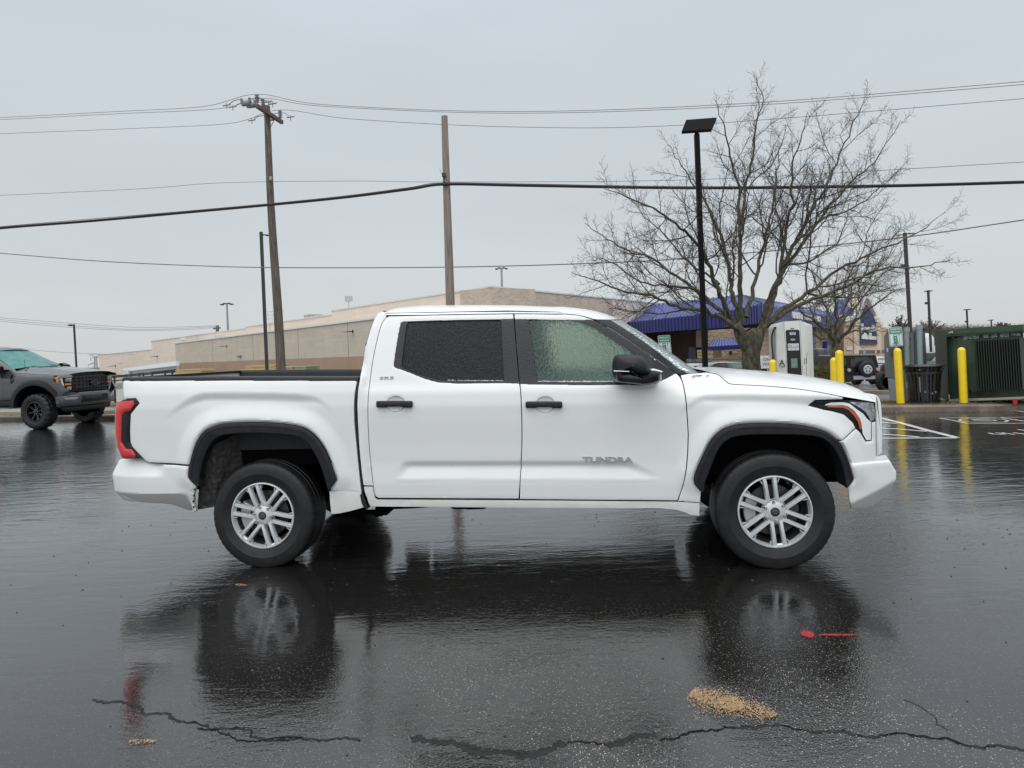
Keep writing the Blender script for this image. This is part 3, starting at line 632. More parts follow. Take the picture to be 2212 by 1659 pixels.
# ---- bed: rails, inner walls, floor, tailgate
rail=np.array(S(1,[(172,680),(1000,675),(2035,678)],False)); railb=np.array(S(1,[(172,694),(2035,690)],False))
mb=MB()
zr=lambda x:float(np.interp(x,rail[:,0],rail[:,1]))
xs=np.linspace(rail[0,0],rail[-1,0],20)
for sg in (-1,1):
    rows=[[(x,sg*(float(shw(x,zr(x)-.02))+.001),zr(x)-.028) for x in xs],[(x,sg*(float(shw(x,zr(x)-.02))+.002),zr(x)-.004) for x in xs],[(x,sg*(float(shw(x,zr(x)-.02))-.01),zr(x)+.004) for x in xs],[(x,sg*.83,zr(x)+.006) for x in xs],[(x,sg*.82,zr(x)-.02) for x in xs],[(x,sg*.80,.86) for x in xs]]
    mb.grid(rows)
mb.build('bed_rail_cap',plast,truck,smooth=40)
mb=MB().box((rail[0,0],-.80,.86),(rail[-1,0],.80,.88)).box((rail[-1,0]-.02,-.8,.88),(rail[-1,0],.8,1.37)); mb.build('bed_floor',plast,truck)
# tonneau edge seen at the back of the bed (folded dark cover edge)
xr=rail[0,0]
mb=MB(); y0=.92
mb.pillow([(xr-.07,.83),(xr-.04,1.435),(xr+.02,1.44),(xr+.03,.83)],lambda a,b,d:(a,d,b),-.84,.84,.01); mb.build('tailgate',paint,truck,smooth=60)
MB().box((xr-.045,-.84,1.436),(xr+.035,.84,1.456)).build('tailgate_cap',plast,truck)
# rear face corners + bumper across
ze=np.linspace(.86,1.40,12); mb=MB()
for sg in (-1,1):
    rows=[]
    for z in ze:
        x0=-2.93 if z>1.09+.0 else -2.99; x0=xr-.0 if z>1.36 else x0
        rows.append([(xr-.005,sg*.84,z),(xr-.01,sg*.86,z),(xr-.006,sg*.90,z),(xr+.05,sg*.94,z)])
    mb.grid(rows,flip=sg<0)
mb.build('bed_corner',paint,truck,smooth=60)
bz=[(.47,-2.95),(.50,-3.08),(.55,-3.13),(.69,-3.17),(.78,-3.12),(.82,-3.0)]
mb=MB(); rows=[[(x-.05*(1-(y/.82)**2),y,z) for y in np.linspace(-.82,.82,15)] for z,x in bz]; mb.grid(rows); mb.build('bumper_face',paint,rb,smooth=60)
# ---- front fascia across
X0=2.60
gr=mat('grille_black',(.012,.012,.013),rough=.35,coat=.5,bump=.002,bscale=60)
mb=MB(); 
def fx(y,z): return 2.655-.13*(abs(y)/.8)**2.4-.05*max(0,(z-.95))/.3
rows=[[(fx(y,z)-.035,y,z) for y in np.linspace(-.72,.72,21)] for z in (.60,.72,.9,1.08,1.14)]; mb.grid(rows)
for i in range(9):
    z=.66+i*.055; mb.tube([(fx(y,z)-.015,y,z) for y in np.linspace(-.68,.68,15)],.012,6)
grl=mb.build('grille',gr,truck,smooth=60)
mb=MB(); rows=[[(fx(y,z)+o,y,z) for y in np.linspace(-.60,.60,25)] for z,o in ((1.10,-.03),(1.12,.0),(1.145,-.005),(1.15,-.04))]; mb.grid(rows)
for sg in (-1,1):
    rows=[[(fx(y,z)-.004,sg*y,z) for y in (.70,.74,.79,.85)] for z in np.linspace(.70,1.06,9)]; mb.grid(rows,flip=sg>0)
mb.build('grille_surround',paint,truck,smooth=60)
mb=MB(); rows=[[(fx(y,.6)+.07+o+.04*(1-(abs(y)/.84)**6)-.03,y,z) for y in np.linspace(-.84,.84,25)] for z,o in ((.40,-.16),(.45,-.10),(.50,-.03),(.60,.005),(.66,.0),(.72,-.05),(.74,-.09))]; mb.grid(rows); mb.build('bumper_bar',paint,truck,smooth=50)
a=np.array(S(6,[(1868,450),(1882,458),(1905,482),(1918,520),(1926,600),(1930,780),(1932,958),(1886,988),(1880,800),(1876,640),(1868,520)],False,.88)); 
sgrid=MB().pillow([tuple(p) for p in a],fn,.70,.893,.012,3); sgrid.build('grille_side_trim',paint,truck,smooth=60)

mb=MB()
for sg in (-1,1):
    rows=[]
    for z in np.linspace(.70,1.06,8):
        se=float(shw(2.54,z)); rows.append([(2.54,sg*(se-.012),z),(2.555,sg*(se-.05),z),(2.565,sg*.80,z),(fx(.72,z)-.015,sg*.71,z)])
    mb.grid(rows,flip=sg>0)
mb.build('front_corner',paint,truck,smooth=60)
# ---- far side skin, inner shell, underbody
mb=MB()
def mirror_fill(outline,step=.06,holes=()):
    v,F,B,H=trimesh2d([tuple(p) for p in outline],step,holes); mb.add([(a,float(s),b) for (a,b),s in zip(v,shw(v[:,0],v[:,1]))],F)
for o in (bed_out,low_bed,bump,cabrear,sill,fen,fb): mirror_fill(o)
mirror_fill(rdoor,.05,[rsur]); mirror_fill(fdoor_,.05,[fsur]); mb.build('far_body_side',paint,truck,smooth=40)
mb=MB(); mirror_fill(hl,.04); mb.build('far_headlamp',gloss,truck)
mb=MB(); mirror_fill(to,.05); mb.build('far_tail_lamp',redm,truck)
mb=MB(); mirror_fill(rsur,.05,[rglass]); mirror_fill(fsur,.05,[fglass]); mirror_fill(ap,.05); mb.build('far_window_trim',wettrim,truck,smooth=60)
mb=MB(); mirror_fill(rglass,.1); mb.build('far_rear_glass',grear,truck)
gfar=glassmat('far_side_glass',(.72,.93,.84),.95,.10,.001,90); mb=MB(); mirror_fill(fglass,.1); mb.build('far_front_glass',gfar,truck)
# wheel wells
RW=(-1.846,.388);FW=(1.850,.391)
mb=MB()
for (cx,cz),o,i_ in ((RW,flareR_o,flareR_i),(FW,flareF_o,flareF_i)):
    P=resample(i_,60); base=shw(P[:,0],P[:,1])
    for sg in (-1,1):
        rows=[[(p[0],sg*(s+.012),p[1]) for p,s in zip(P,base)],[(cx+(p[0]-cx)*1.06,sg*(s-.15),cz+(p[1]-cz)*1.03) for p,s in zip(P,base)],[(cx+(p[0]-cx)*1.06,sg*.42,cz+(p[1]-cz)*1.03) for p in P],[(cx+(p[0]-cx)*.2,sg*.40,cz+.1) for p in P]]
        mb.grid(rows,flip=sg>0)
well=mb.build('wheel_well_liner',wellm,truck,smooth=60)
# muddy liner flap behind rear wheel
mud=mat('muddy_liner',(.005,.0045,.004),rough=.6,bump=.006,bscale=40,c2=(.020,.017,.014),vscale=30,stretch=(1,1,.5))
q=S(1,[(1000,1135),(900,1200),(850,1290),(810,1400),(780,1500),(765,1580),(760,1659)],False,.93)+S(2,[(760,1020),(880,1000),(1000,900)],False,.93)+S(1,[(1100,1500),(1060,1350),(1050,1220),(1060,1140)],False,.93)
v,F,B,H=trimesh2d(q,.015); bumps=rng.normal(size=len(v))*.004
MB().add([(a,-.925+.30*max(0,(a+2.24)/.3)+b_,b) for (a,b),b_ in zip(v,bumps)],F).build('mud_caked_liner',mud,truck,smooth=60)
mb=MB(); q=S(2,[(768,820),(728,832),(726,900),(735,980),(752,1030),(768,1015),(745,950),(752,890)],False,.95); mb.prism(q,fn,.96,.985)
bracket=mb.build('liner_bracket',mat('dirty_white_metal',(.5,.5,.46),rough=.5,var=.25,vscale=40),truck)
mb=MB()
for x_,y_ in ((755,853),(750,900),(745,945),(748,990)):
    p=S(2,[(x_,y_)],False,.955)[0]; mb.lathe([(0,-.006),(.006,-.006),(.008,0)],8,axis='y',c=(p[0],-.986,p[1]),cap=False)
mb.build('liner_bolt',plast,bracket)
# inner shell (dark void behind shut lines) and chassis
mb=MB()
def slab(outline,inner,z0=None):
    v,F,B,H=trimesh2d([tuple(p) for p in inset(np.array(outline),.004)],.08)
    mb.add([(a,-(float(s)-inner),b) for (a,b),s in zip(v,shw(v[:,0],v[:,1]))],F)
belowR=[p for p in rdoor]; 
slab(S(3,[(200,760),(1000,760),(2150,770)],False)+S(5,[(1300,1000)],False)+S(6,[(215,900),(215,1400)],False)+S(4,[(1400,1000),(180,990)],False)+S(3,[(110,1200)],False),.03)
slab(S(3,[(140,690),(200,350),(290,200),(420,235),(380,480),(370,600),(420,640),(620,720),(620,760),(180,760)],False),.028)
slab(S(3,[(290,200),(330,160),(1300,140),(1700,150)],False)+S(5,[(200,222),(500,330),(480,352),(250,285)],False)+S(3,[(1700,205),(460,226)],False),.028)
slab(S(3,[(1280,215),(1440,215),(1500,725),(1300,725)],False),.03)
shell=mb.build('inner_shell',wellm,truck)
mb=MB()
mb.box((-3.05,-.50,.50),(2.5,-.40,.66)).box((-3.05,.40,.50),(2.5,.50,.66))     # frame rails
mb.box((-1.0,-.88,.52),(1.35,.88,.60)).box((-2.95,-.78,.74),(-1.1,.78,.86)).box((1.3,-.75,.60),(2.5,.75,1.0)).box((-1.2,-.3,.40),(-.2,.35,.52))
mb.tube([(-1.85,-.75,.388),(-1.85,.75,.388)],.055,10).lathe([(.04,-.16),(.15,-.08),(.16,0),(.15,.08),(.04,.16)],14,axis='y',c=(-1.85,0,.40))
mb.tube([(1.85,-.75,.40),(1.85,.75,.40)],.05,10).tube([(-1.7,0,.43),(.6,0,.48)],.045,10).tube([(-1.1,.2,.44),(.9,.25,.46)],.04,10).tube([(-2.9,-.35,.52),(-2.1,-.3,.5),(-1.2,.2,.48)],.035,8)
# hanger seen under the cab corner
p0=S(4,[(0,1050)],False,.75)[0]; p1=S(4,[(250,1035)],False,.75)[0]; p2=S(4,[(280,1040)],False,.75)[0]
mb.tube([(p0[0]-.1,-.72,p0[1]),(p1[0],-.75,p1[1])],.018,8); mb.lathe([(.03,-.03),(.032,0),(.03,.03)],16,axis='y',c=(p2[0],-.76,p2[1]))
q=S(4,[(250,1000),(700,1002),(560,1014),(395,1020),(340,1070),(310,1068),(300,1080),(262,1075),(245,1040)],False,.8); mb.prism(q,fn,.72,.78)
q=S(4,[(850,1000),(1140,1003),(1120,1012),(1000,1016),(960,1012),(880,1014)],False,.85); mb.prism(q,fn,.70,.86)
mb.build('chassis',wellm,truck)
# interior: seats, dash, dark cabin tub
mb=MB()
for x in (.35,-.65):
    for y in (-.45,.45):
        mb.pillow([(x-.25,.75),(x+.28,.75),(x+.28,.92),(x-.05,.94),(x-.28,1.45),(x-.24,1.62),(x-.34,1.63),(x-.40,1.45)],fn,y-.26 if False else .20+(y>0)*-.9,.70+(y>0)*-.9,.04)
mb.box((1.0,-.85,.8),(1.3,.85,1.22))
mb.build('seat',mat('grey_seat_cloth',(.05,.05,.05),rough=.9),truck,smooth=50)
MB().box((-.95,-.88,.60),(1.35,.88,.63)).build('cabin_floor',wellm,truck)
# ---- wheels
barrelm=mat('dark_rim_barrel',(.05,.05,.052),rough=.5,metal=.4); discm=mat('wet_brake_disc',(.07,.068,.065),rough=.4,metal=.7)
def make_wheel(parent,x,z,side,rot,full=True,R0=.403,Wd=.275,rr=.249,brake=True):
    wl=empty('wheel',(x,side*.965,z)); wl.parent=parent
    wl.rotation_euler=(0,0,0 if side<0 else math.pi)
    # tyre profile (r, y): outer face at y=0 pointing -y
    b=.012
    prof=[(rr-.002,.02),(rr+.004,.004),(rr+.02,-.006),(rr+.06,-.014),(R0-.09,-.016),(R0-.058,-.014),(R0-.032,-.008),(R0-.016,.0),(R0-.006,.012),(R0-.001,.034),(R0,.075)]
    g=[(R0,.075),(R0-.008,.078),(R0-.008,.086),(R0,.089),(R0,.13),(R0-.008,.133),(R0-.008,.141),(R0,.144)]
    prof+=g[1:]; prof+=[(R0,Wd-.075),(R0-.001,Wd-.045),(R0-.007,Wd-.026),(R0-.03,Wd-.002),(R0-.1,Wd+.01),(rr,Wd-.02)]
    n=150; mb=MB(); v=[];f=[];m=len(prof)
    for i,(r,h) in enumerate(prof):
        for k in range(n):
            t=2*math.pi*k/n; q=r
            if 7<=i<=9 and k%3==0: q=r-.0035
            if full: q=q
            zz=q*math.sin(t); zz=max(zz,-z+.001) if not False else zz
            v.append((q*math.cos(t),h,zz))
    for i in range(m-1):
        for k in range(n): k2=(k+1)%n; f.append((i*n+k,(i+1)*n+k,(i+1)*n+k2,i*n+k2))
    mb.add(v,f).build('tyre',rubber,wl,smooth=30)
    # rim barrel
    n=72; MB().lathe([(rr,.010),(rr-.002,-.002),(rr-.010,-.004),(rr-.014,.004),(rr-.018,.03),(rr-.022,.04)],n,axis='y',cap=False).build('rim_lip',alloy if full else alloyd,wl,smooth=50)
    MB().lathe([(rr-.022,.04),(rr-.03,.06),(rr-.04,.20)],n,axis='y',cap=False).build('rim_barrel',barrelm,wl,smooth=50)
    mb=MB()
    for k in range(6):
        a=rot+k*math.pi/3; ca,sa=math.cos(a),math.sin(a)
        for sg in (-1,1):
            # one bar of the pair
            def P(r,o,y): return (ca*r-sa*o,y,sa*r+ca*o)
            rows=[]
            for r,o,wd,y in ((.052,.030,.018,.012),(.09,.030,.0125,.004),(.15,.031,.0115,-.002),(.205,.033,.0125,-.001),(.238,.035,.015,.004)):
                o*=sg; rows.append([P(r,o-wd-.004,y+.032),P(r,o-wd,y+.005),P(r,o-wd*.72,y),P(r,o+wd*.72,y),P(r,o+wd,y+.005),P(r,o+wd+.004,y+.032)])
            mb.grid(rows,flip=False)
            # webs into the neighbouring bar, and short rim tabs
            rows=[]
            for r,o,wd in ((.195,.052,.004),(.216,.060,.006),(.236,.075,.010)):
                o*=sg; rows.append([P(r,o-wd,.03),P(r,o-wd*.5,.010),P(r,o+wd*.5,.010),P(r,o+wd,.03)])
            mb.grid(rows)
        # bridge between the bars
        rows=[]
        for r,wd in ((.055,.02),(.075,.022),(.088,.014)): rows.append([P(r,-wd,.014),P(r,0,.016),P(r,wd,.014)])
        mb.grid(rows)
        rows=[[P(r,o,y) for o in (-.026,0,.026)] for r,y in ((.222,.022),(.236,.012),(.244,.006))]; mb.grid(rows)
    mb.lathe([(.031,-.002),(.045,.0),(.060,.006),(.082,.014),(.084,.04)],60,axis='y',cap=False)
    mb.build('rim_spokes',alloy,wl,smooth=32)
    MB().lathe([(0,-.004),(.026,-.004),(.030,-.001),(.031,.004)],40,axis='y',cap=False).build('hub_cap',gloss,wl,smooth=50)
    mb=MB()
    def ell(cx,cz,rx,rz,r=.0013): mb.tube([(cx+rx*math.cos(t),-.0055,cz+rz*math.sin(t)) for t in np.linspace(0,2*math.pi,30)],r,5)
    if full: ell(0,0,.021,.0145); ell(0,0,.0065,.0145); ell(0,.005,.0135,.0065); mb.build('hub_emblem',chrome,wl)
    mb=MB()
    for k in range(6):
        a=rot+k*math.pi/3; c=(math.cos(a)*.0675,-.002,math.sin(a)*.0675)
        mb.lathe([(.0,-.012),(.008,-.012),(.0118,-.005),(.0118,.02)],6,axis='y',c=c,cap=False)
    mb.build('lug_nut',chrome,wl)
    mb=MB()
    for k in range(6):
        a=rot+k*math.pi/3; c=(math.cos(a)*.0675,.0,math.sin(a)*.0675); mb.lathe([(.0185,.0095),(.0185,.0115),(.0110,.0135)],18,axis='y',c=c,cap=False)
    mb.build('lug_recess',gloss,wl)
    if brake:
        MB().lathe([(.06,.075),(.175,.075),(.175,.10),(.06,.10)],48,axis='y').lathe([(.0,.05),(.07,.05),(.075,.075)],30,axis='y',cap=False).build('brake_disc',discm,wl,smooth=40)
        mb=MB(); pts=[]
        a0,a1=(R(150),R(215)) if side<0 else (R(-35),R(30))
        o=[(math.cos(t)*.20,math.sin(t)*.20) for t in np.linspace(a0,a1,10)]+[(math.cos(t)*.115,math.sin(t)*.115) for t in np.linspace(a1,a0,10)]
        mb.pillow(o,lambda a,b,d:(a,d,b),.12,.045,.012).build('brake_caliper',mat('caliper_grey',(.45,.46,.46),rough=.4,metal=.5),wl,smooth=50)
    MB().lathe([(rr-.042,.14),(.0,.145)],40,axis='y',cap=False).build('wheel_backing',wellm,wl)
    return wl
make_wheel(truck,RW[0],RW[1],-1,R(108)); make_wheel(truck,FW[0],FW[1],-1,R(97))
make_wheel(truck,RW[0],RW[1],1,R(20),brake=False); make_wheel(truck,FW[0],FW[1],1,R(70),brake=False)
# ================================================================ GROUND BEYOND THE KERB
def zt(o):   # ground height by distance behind the kerb face
    return float(np.interp(o,[0,.16,.3,9,18,30,60,2000],[.14,.14,.125,-.27,-.66,-.80,-.9,-.9]))
kerbm=mat('wet_concrete_kerb',(.085,.062,.042),rough=.45,c2=(.17,.135,.10),vscale=3,bump=.002,bscale=60,coat=.3)
grassm=mat('winter_turf',(.085,.070,.030),rough=.9,c2=(.15,.125,.065),vscale=1.4,bump=.02,bscale=25)
roadm=mat('pale_wet_road',(.10,.10,.10),rough=.35,c2=(.20,.20,.20),vscale=.8,coat=.5,bump=.001,bscale=60)
walkm=mat('sidewalk_concrete',(.34,.32,.29),rough=.6,var=.15,vscale=2)
def strip(name,o0,o1,m,s0=-90,s1=70,dz=0.,n=60,sub=None,**t):
    rows=[]; ss=np.linspace(s0,s1,n)
    for o in (sub or np.linspace(o0,o1,max(2,int((o1-o0)/2)+2))): rows.append([(*kp(s,o),zt(o)+dz) for s in ss])
    return MB().grid(rows).build(name,m,None,smooth=40,**t)
mb=MB(); ss=np.linspace(-90,70,81)
mb.grid([[(*kp(s,o),z) for s in ss] for o,z in ((-.012,-.05),(-.004,.10),(.02,.135),(.05,.142),(.15,.142),(.155,.10))])
# joints in the kerb are shallow dark grooves
for s in np.arange(-60,60,3.05):
    p=kp(s,-.015); q=kp(s,.15); mb.box((p[0]-.006,p[1]-.004,0),(p[0]+.006,p[1]+.01,.137))
kerb=mb.build('kerb',kerbm,None,smooth=30,kind='structure')
strip('grass_verge',.15,4.2,grassm,kind='structure')
strip('access_road',4.2,9.0,roadm,kind='structure',dz=-.01)
mb=MB(); mb.grid([[(*kp(s,o),zt(9)+z) for s in ss] for o,z in ((8.98,-.03),(9.0,.11),(9.15,.12),(9.17,.05))]); mb.build('far_kerb',kerbm,None,kind='structure')
strip('grass_median',9.15,16.5,grassm,kind='structure',dz=.05)
mb=MB(); A_=[kp(-90,16.5),kp(70,16.5),kp(110,16.5)]
rows=[[(*kp(s,o),zt(o)-.01) for s in np.linspace(-160,140,30)] for o in (16.5,18,24,30,45,60,110)]; MB().grid(rows).build('far_parking_lot',roadm,None,kind='structure')
rows=[[(*kp(s,o),-.93) for s in np.linspace(-2500,2500,10)] for o in (100,400,2200)]; MB().grid(rows).build('terrain',grassm,None,kind='structure')
# tufts of grass on the verge, leaf litter
bl=mat('grass_blades',(.10,.095,.035),rough=.8,c2=(.22,.19,.09),vscale=.8)
mb=MB()
def blades(n,xr,orng,hh):
    for i in range(n):
        X=rng.uniform(*xr); o=rng.uniform(*orng); x,y=kp(ks(X,o),o); z=zt(o)
        h_=rng.uniform(.3,1)*hh; a=rng.uniform(0,6.28); dx,dy=math.cos(a)*.008,math.sin(a)*.008; lx,ly=rng.normal(0,.4,2)*h_
        mb.add([(x-dx,y-dy,z-.005),(x+dx,y+dy,z-.005),(x+lx,y+ly,z+h_)],[(0,1,2)])
blades(9000,(7.2,13.5),(.2,2.2),.05); blades(2500,(-16,-8),(.2,3.5),.06); blades(2500,(8,16),(9.3,14),.07)
mb.build('grass_tufts',bl,None,kind='stuff',label='short winter grass blades and litter on the verge behind the kerb',category='grass')
# ================================================================ GREY PICKUP (left)
GY=R(8.5); GF=Frame((-12.157,18.86),GY)
grey=mat('grey_metallic_paint',(.060,.063,.070),rough=.32,metal=.3,coat=.8,coatr=.1,bump=.0004,bscale=60,var=.12,vscale=9)
dgl=mat('dark_side_glass',(.012,.014,.015),rough=.15,coat=1)
gt=empty('pickup_truck',(GF.O[0],GF.O[1],0),-GY,label='dark grey pickup with oversized black off-road wheels and a turquoise windscreen',category='pickup truck')
def gside(x,z): 
    x=np.asarray(x,float); z=np.asarray(z,float)
    return 1.0-.20*np.clip((x-.35)/.6,0,1)**2*.9-np.clip(z-1.30,0,1)*.35-.02*np.clip((1.0-z)/.5,0,1)
def gpanel(name,out,m,par,off=0.,step=.05,both=True,thick=True,lip=.01):
    r=None
    for sg in ((-1,1) if both else (-1,)):
        v,F,B,H=trimesh2d(out,step); mb=MB(); d=pdist(v[:,0],v[:,1],np.array(B),True)
        mb.add([(a,sg*(float(s)+off-lip*(1-float(sst(q/.03)))),b) for (a,b),s,q in zip(v,gside(v[:,0],v[:,1]),d)],F)
        A=np.array(B); s=gside(A[:,0],A[:,1]); mb.grid([[(p[0],sg*(k+off-lip),p[1]) for p,k in zip(A,s)],[(p[0],sg*(k+off-lip-.04),p[1]) for p,k in zip(A,s)]],closed=True)
        o=mb.build(name,m,par,smooth=40)
        r=r or o
    return r
def arch(cx,cz,r,a0,a1,n=24,sq=1.12): return [(cx+r*math.cos(t)*sq,cz+r*math.sin(t)) for t in np.linspace(a0,a1,n)]
AR=arch(0,.62,.60,R(-12),R(192))
body=[(-1.02,1.60),(-.72,1.58),(-.55,1.46),(0,1.42),(.5,1.40),(.90,1.37),(.93,1.30),(.66,1.30),(.70,1.12),(.86,.95),(.70,.84)]+[p for p in AR if p[1]>.76]+[(-.72,.77),(-1.02,.76)]
gpanel('front_fender',body,grey,gt)
gpanel('door',[(-1.03,1.56),(-1.03,.76),(-2.1,.76),(-2.12,1.56)],grey,gt); gpanel('door',[(-2.13,1.56),(-2.13,.76),(-3.05,.76),(-3.1,1.56)],grey,gt)
gpanel('bed_side',[(-3.12,1.56),(-3.12,.72),(-3.3,.72)]+[(x-3.68,z) for x,z in AR if z>.72][::-1]+[(-4.35,.75),(-4.75,.80),(-4.75,1.50)],grey,gt)
gpanel('sill_panel',[(-.72,.75),(-.72,.60),(-3.1,.58),(-3.1,.74)],plast,gt,off=-.01)
for cx in (0,-3.68):
    for sg in (-1,1):
        P=arch(cx,.60,.63,R(-5),R(185)); Q=arch(cx,.60,.53,R(-5),R(185)); mb=MB(); rows=[]
        for t,off in ((0,.0),(0,.035),(.2,.045),(1,.04),(1,-.1)):
            rows.append([(p[0]+(q[0]-p[0])*t,sg*(float(gside(p[0],.9))+off),p[1]+(q[1]-p[1])*t) for p,q in zip(P,Q)])
        mb.grid(rows,flip=sg>0).build('wheel_arch_flare',plast,gt,smooth=40)
# fender vent and crease
gpanel('side_vent',[(-.70,1.42),(-.52,1.42),(-.60,1.20),(-.72,1.14)],gloss,gt,off=.008)
def gx(y,k=.24): return .88-k*abs(y)**2.2
# hood
rows=[]
for i in range(14):
    t=i/13; x=-.66+t*1.50; ze=1.47-t*.10; zc_=1.60-.17*t**1.5; hw=float(gside(x,1.37))-.03
    rows.append([(x+(gx(u*hw)-.76)*t*1.0, u*hw, ze+(zc_-ze)*(1-abs(u)**3)+.03*math.exp(-((abs(u)-.55)/.10)**2)*(1-t)) for u in np.linspace(-1,1,33)])
MB().grid(rows).build('hood',grey,gt,smooth=60)
# windshield, roof, side glass
turq=mat('turquoise_wet_windshield',(.02,.15,.135),rough=.3,coat=.25,coatr=.2,spec=.25,bump=.003,bscale=40,c2=(.05,.24,.21),vscale=5)
A=[(-.74,.86,1.57),(-1.62,.66,2.06)]
rows=[[(A[0][0]+(A[1][0]-A[0][0])*t+.22*(1-u*u)*(1-t*.3),u*(A[0][1]+(A[1][1]-A[0][1])*t),A[0][2]+(A[1][2]-A[0][2])*t+.04*(1-u*u)) for u in np.linspace(-1,1,21)] for t in np.linspace(0,1,10)]
MB().grid(rows).build('windshield',turq,gt,smooth=60)
rows=[]
for x,zc_,hw in ((-1.60,2.10,.67),(-1.68,2.14,.70),(-2.0,2.18,.72),(-2.5,2.17,.72),(-2.95,2.10,.70),(-3.1,1.95,.72)):
    rows.append([(x+.20*(1-u*u) if x>-1.7 else x,u*hw,zc_-.10*abs(u)**3) for u in np.linspace(-1,1,21)])
MB().grid(rows).build('roof',grey,gt,smooth=60)
for sg in (-1,1):
    mb=MB(); mb.grid([[(-.70,sg*.885,1.56),(-1.64,sg*.675,2.04)],[(-.78,sg*.90,1.55),(-1.72,sg*.70,2.03)],[(-.86,sg*.91,1.55),(-1.80,sg*.71,2.02)]]); mb.grid([[(x,sg*.71,2.02),(x,sg*.915,1.55)] for x in (-3.1,-2.95)]); mb.build('cab_pillar',grey,gt)
    MB().grid([[(-.84,sg*.905,1.56),(-1.78,sg*.70,2.0)],[(-2.96,sg*.905,1.56),(-2.96,sg*.70,2.0)]]).build('side_glass',dgl,gt)
    q=[(-1.16,1.42),(-1.14,1.66),(-.98,1.70),(-.86,1.64),(-.86,1.48),(-.96,1.42)]
    MB().dome(q,(lambda a,b,d,sg=sg:(a,sg*d,b)),1.0,1.28,.4).build('side_mirror',gloss,gt,smooth=60)
mb=MB(); mb.tube([(-.55,-.72,1.59),(-.57,-.50,1.60),(-.60,-.2,1.63)],.012,5).tube([(-.45,.05,1.64),(-.48,.3,1.63),(-.55,.62,1.60)],.012,5).tube([(-.52,-.70,1.5),(-.54,-.70,1.80)],.006,4); mb.build('windshield_wiper',plast,gt)
# nose: grille, lamps, bumper
def nose(pts,off,name,m,par,step=.05,lip=.012,z0=0):
    v,F,B,H=trimesh2d(pts,step); mb=MB(); d=pdist(v[:,0],v[:,1],np.array(B),True)
    X=lambda y,z:gx(y)+off-.06*max(0,z-1.1)*2*0
    mb.add([(X(a,b)-lip*(1-float(sst(q/.03))),a,b) for (a,b),q in zip(v,d)],F)
    A=np.array(B); mb.grid([[(X(p[0],p[1])-lip,p[0],p[1]) for p in A],[(X(p[0],p[1])-lip-.07,p[0],p[1]) for p in A]],closed=True)
    return mb.build(name,m,par,smooth=40)
gg=nose([(-.62,1.33),(.62,1.33),(.60,.93),(-.60,.93)],-.02,'grille',gr,gt)
mb=MB()
for z in (1.02,1.12,1.20,1.28): mb.tube([(gx(y)-.0,y,z) for y in np.linspace(-.60,.60,15)],.018,6)
for y in np.linspace(-.56,.56,11): mb.tube([(gx(y)-.012,y,.95),(gx(y)-.012,y,1.32)],.010,5)
mb.build('grille_mesh',plast,gg)
mb=MB(); mb.add([(gx(0)+.04,.135*math.cos(t),1.13+.058*math.sin(t)) for t in np.linspace(0,6.283,28,endpoint=False)],[tuple(range(28))]); bd=mb.build('oval_badge',gloss,gg)
mb=MB(); mb.tube([(gx(0)+.042,.135*math.cos(t),1.13+.058*math.sin(t)) for t in np.linspace(0,6.283,29)],.008,6); put_text(mb,'Ford',.085,(gx(0)+.046,0,1.13),(0,1,0),(0,0,1),ext=.002,shear=.3,bold=.001); mb.build('badge_ring',mat('badge_grey',(.12,.12,.12),rough=.3,metal=.6),gg)
nose([(-.66,1.40),(.66,1.40),(.62,1.34),(-.62,1.34)],.0,'grille_top_bar',gloss,gt)
for sg in (-1,1):
    Q=lambda pts:[(sg*a,b) for a,b in pts]
    h_=nose(Q([(.62,1.36),(.97,1.36),(.985,1.25),(.93,1.05),(.86,.93),(.60,.90)]),-.03,'headlamp',gloss,gt)
    nose(Q([(.85,1.33),(.95,1.33),(.93,1.18),(.87,1.02),(.80,.93),(.74,.92),(.82,1.05),(.85,1.2)]),-.015,'daytime_light',whitem,h_,lip=.002)
    nose(Q([(.96,1.32),(.985,1.30),(.97,1.20),(.92,1.06),(.90,1.08),(.94,1.2)]),-.008,'side_marker',mat('bright_amber_lamp',(.75,.24,.03),rough=.2,coat=1),h_,lip=.002)
    nose(Q([(.66,1.145),(.80,1.145),(.80,1.10),(.66,1.10)]),-.012,'turn_signal',mat('lit_amber_lamp',(.80,.30,.04),rough=.3),h_,lip=.002)
    nose(Q([(.65,1.29),(.79,1.29),(.80,1.19),(.65,1.19)]),-.012,'lamp_lens',lensm,h_,lip=.002)
    nose(Q([(.66,1.06),(.77,1.06),(.76,.98),(.66,.98)]),-.012,'lamp_lens',lensm,h_,lip=.002)
nose([(-.97,.90),(-.60,.91),(-.45,.87),(.45,.87),(.60,.91),(.97,.90),(.98,.84),(-.98,.84)],.0,'grille_lower_trim',grey,gt)
bmp=nose([(-1.0,.83),(-.60,.84),(-.48,.90),(.48,.90),(.60,.84),(1.0,.83),(.99,.62),(.88,.56),(-.88,.56),(-.99,.62)],.06,'front_bumper',grey,gt,lip=.03)
nose([(-.44,.80),(.44,.80),(.50,.64),(-.50,.64)],.068,'bumper_grille',gloss,bmp,lip=.005)
for sg in (-1,1): nose([(sg*a,b) for a,b in ((.55,.78),(.90,.79),(.87,.73),(.62,.72))],.068,'fog_lamp',mat('fog_lamp_grey',(.35,.36,.37),rough=.25,coat=1,metal=.4),bmp,lip=.003)
nose([(-.90,.55),(.90,.55),(.80,.42),(-.80,.42)],-.02,'air_dam',plast,gt,lip=.02)
mb=MB().box((-4.6,-.6,.55),(.55,.6,.80)).box((-3.1,-.95,1.52),(-.8,.95,1.55)).box((-4.7,-.9,.8),(-3.1,.9,.9))
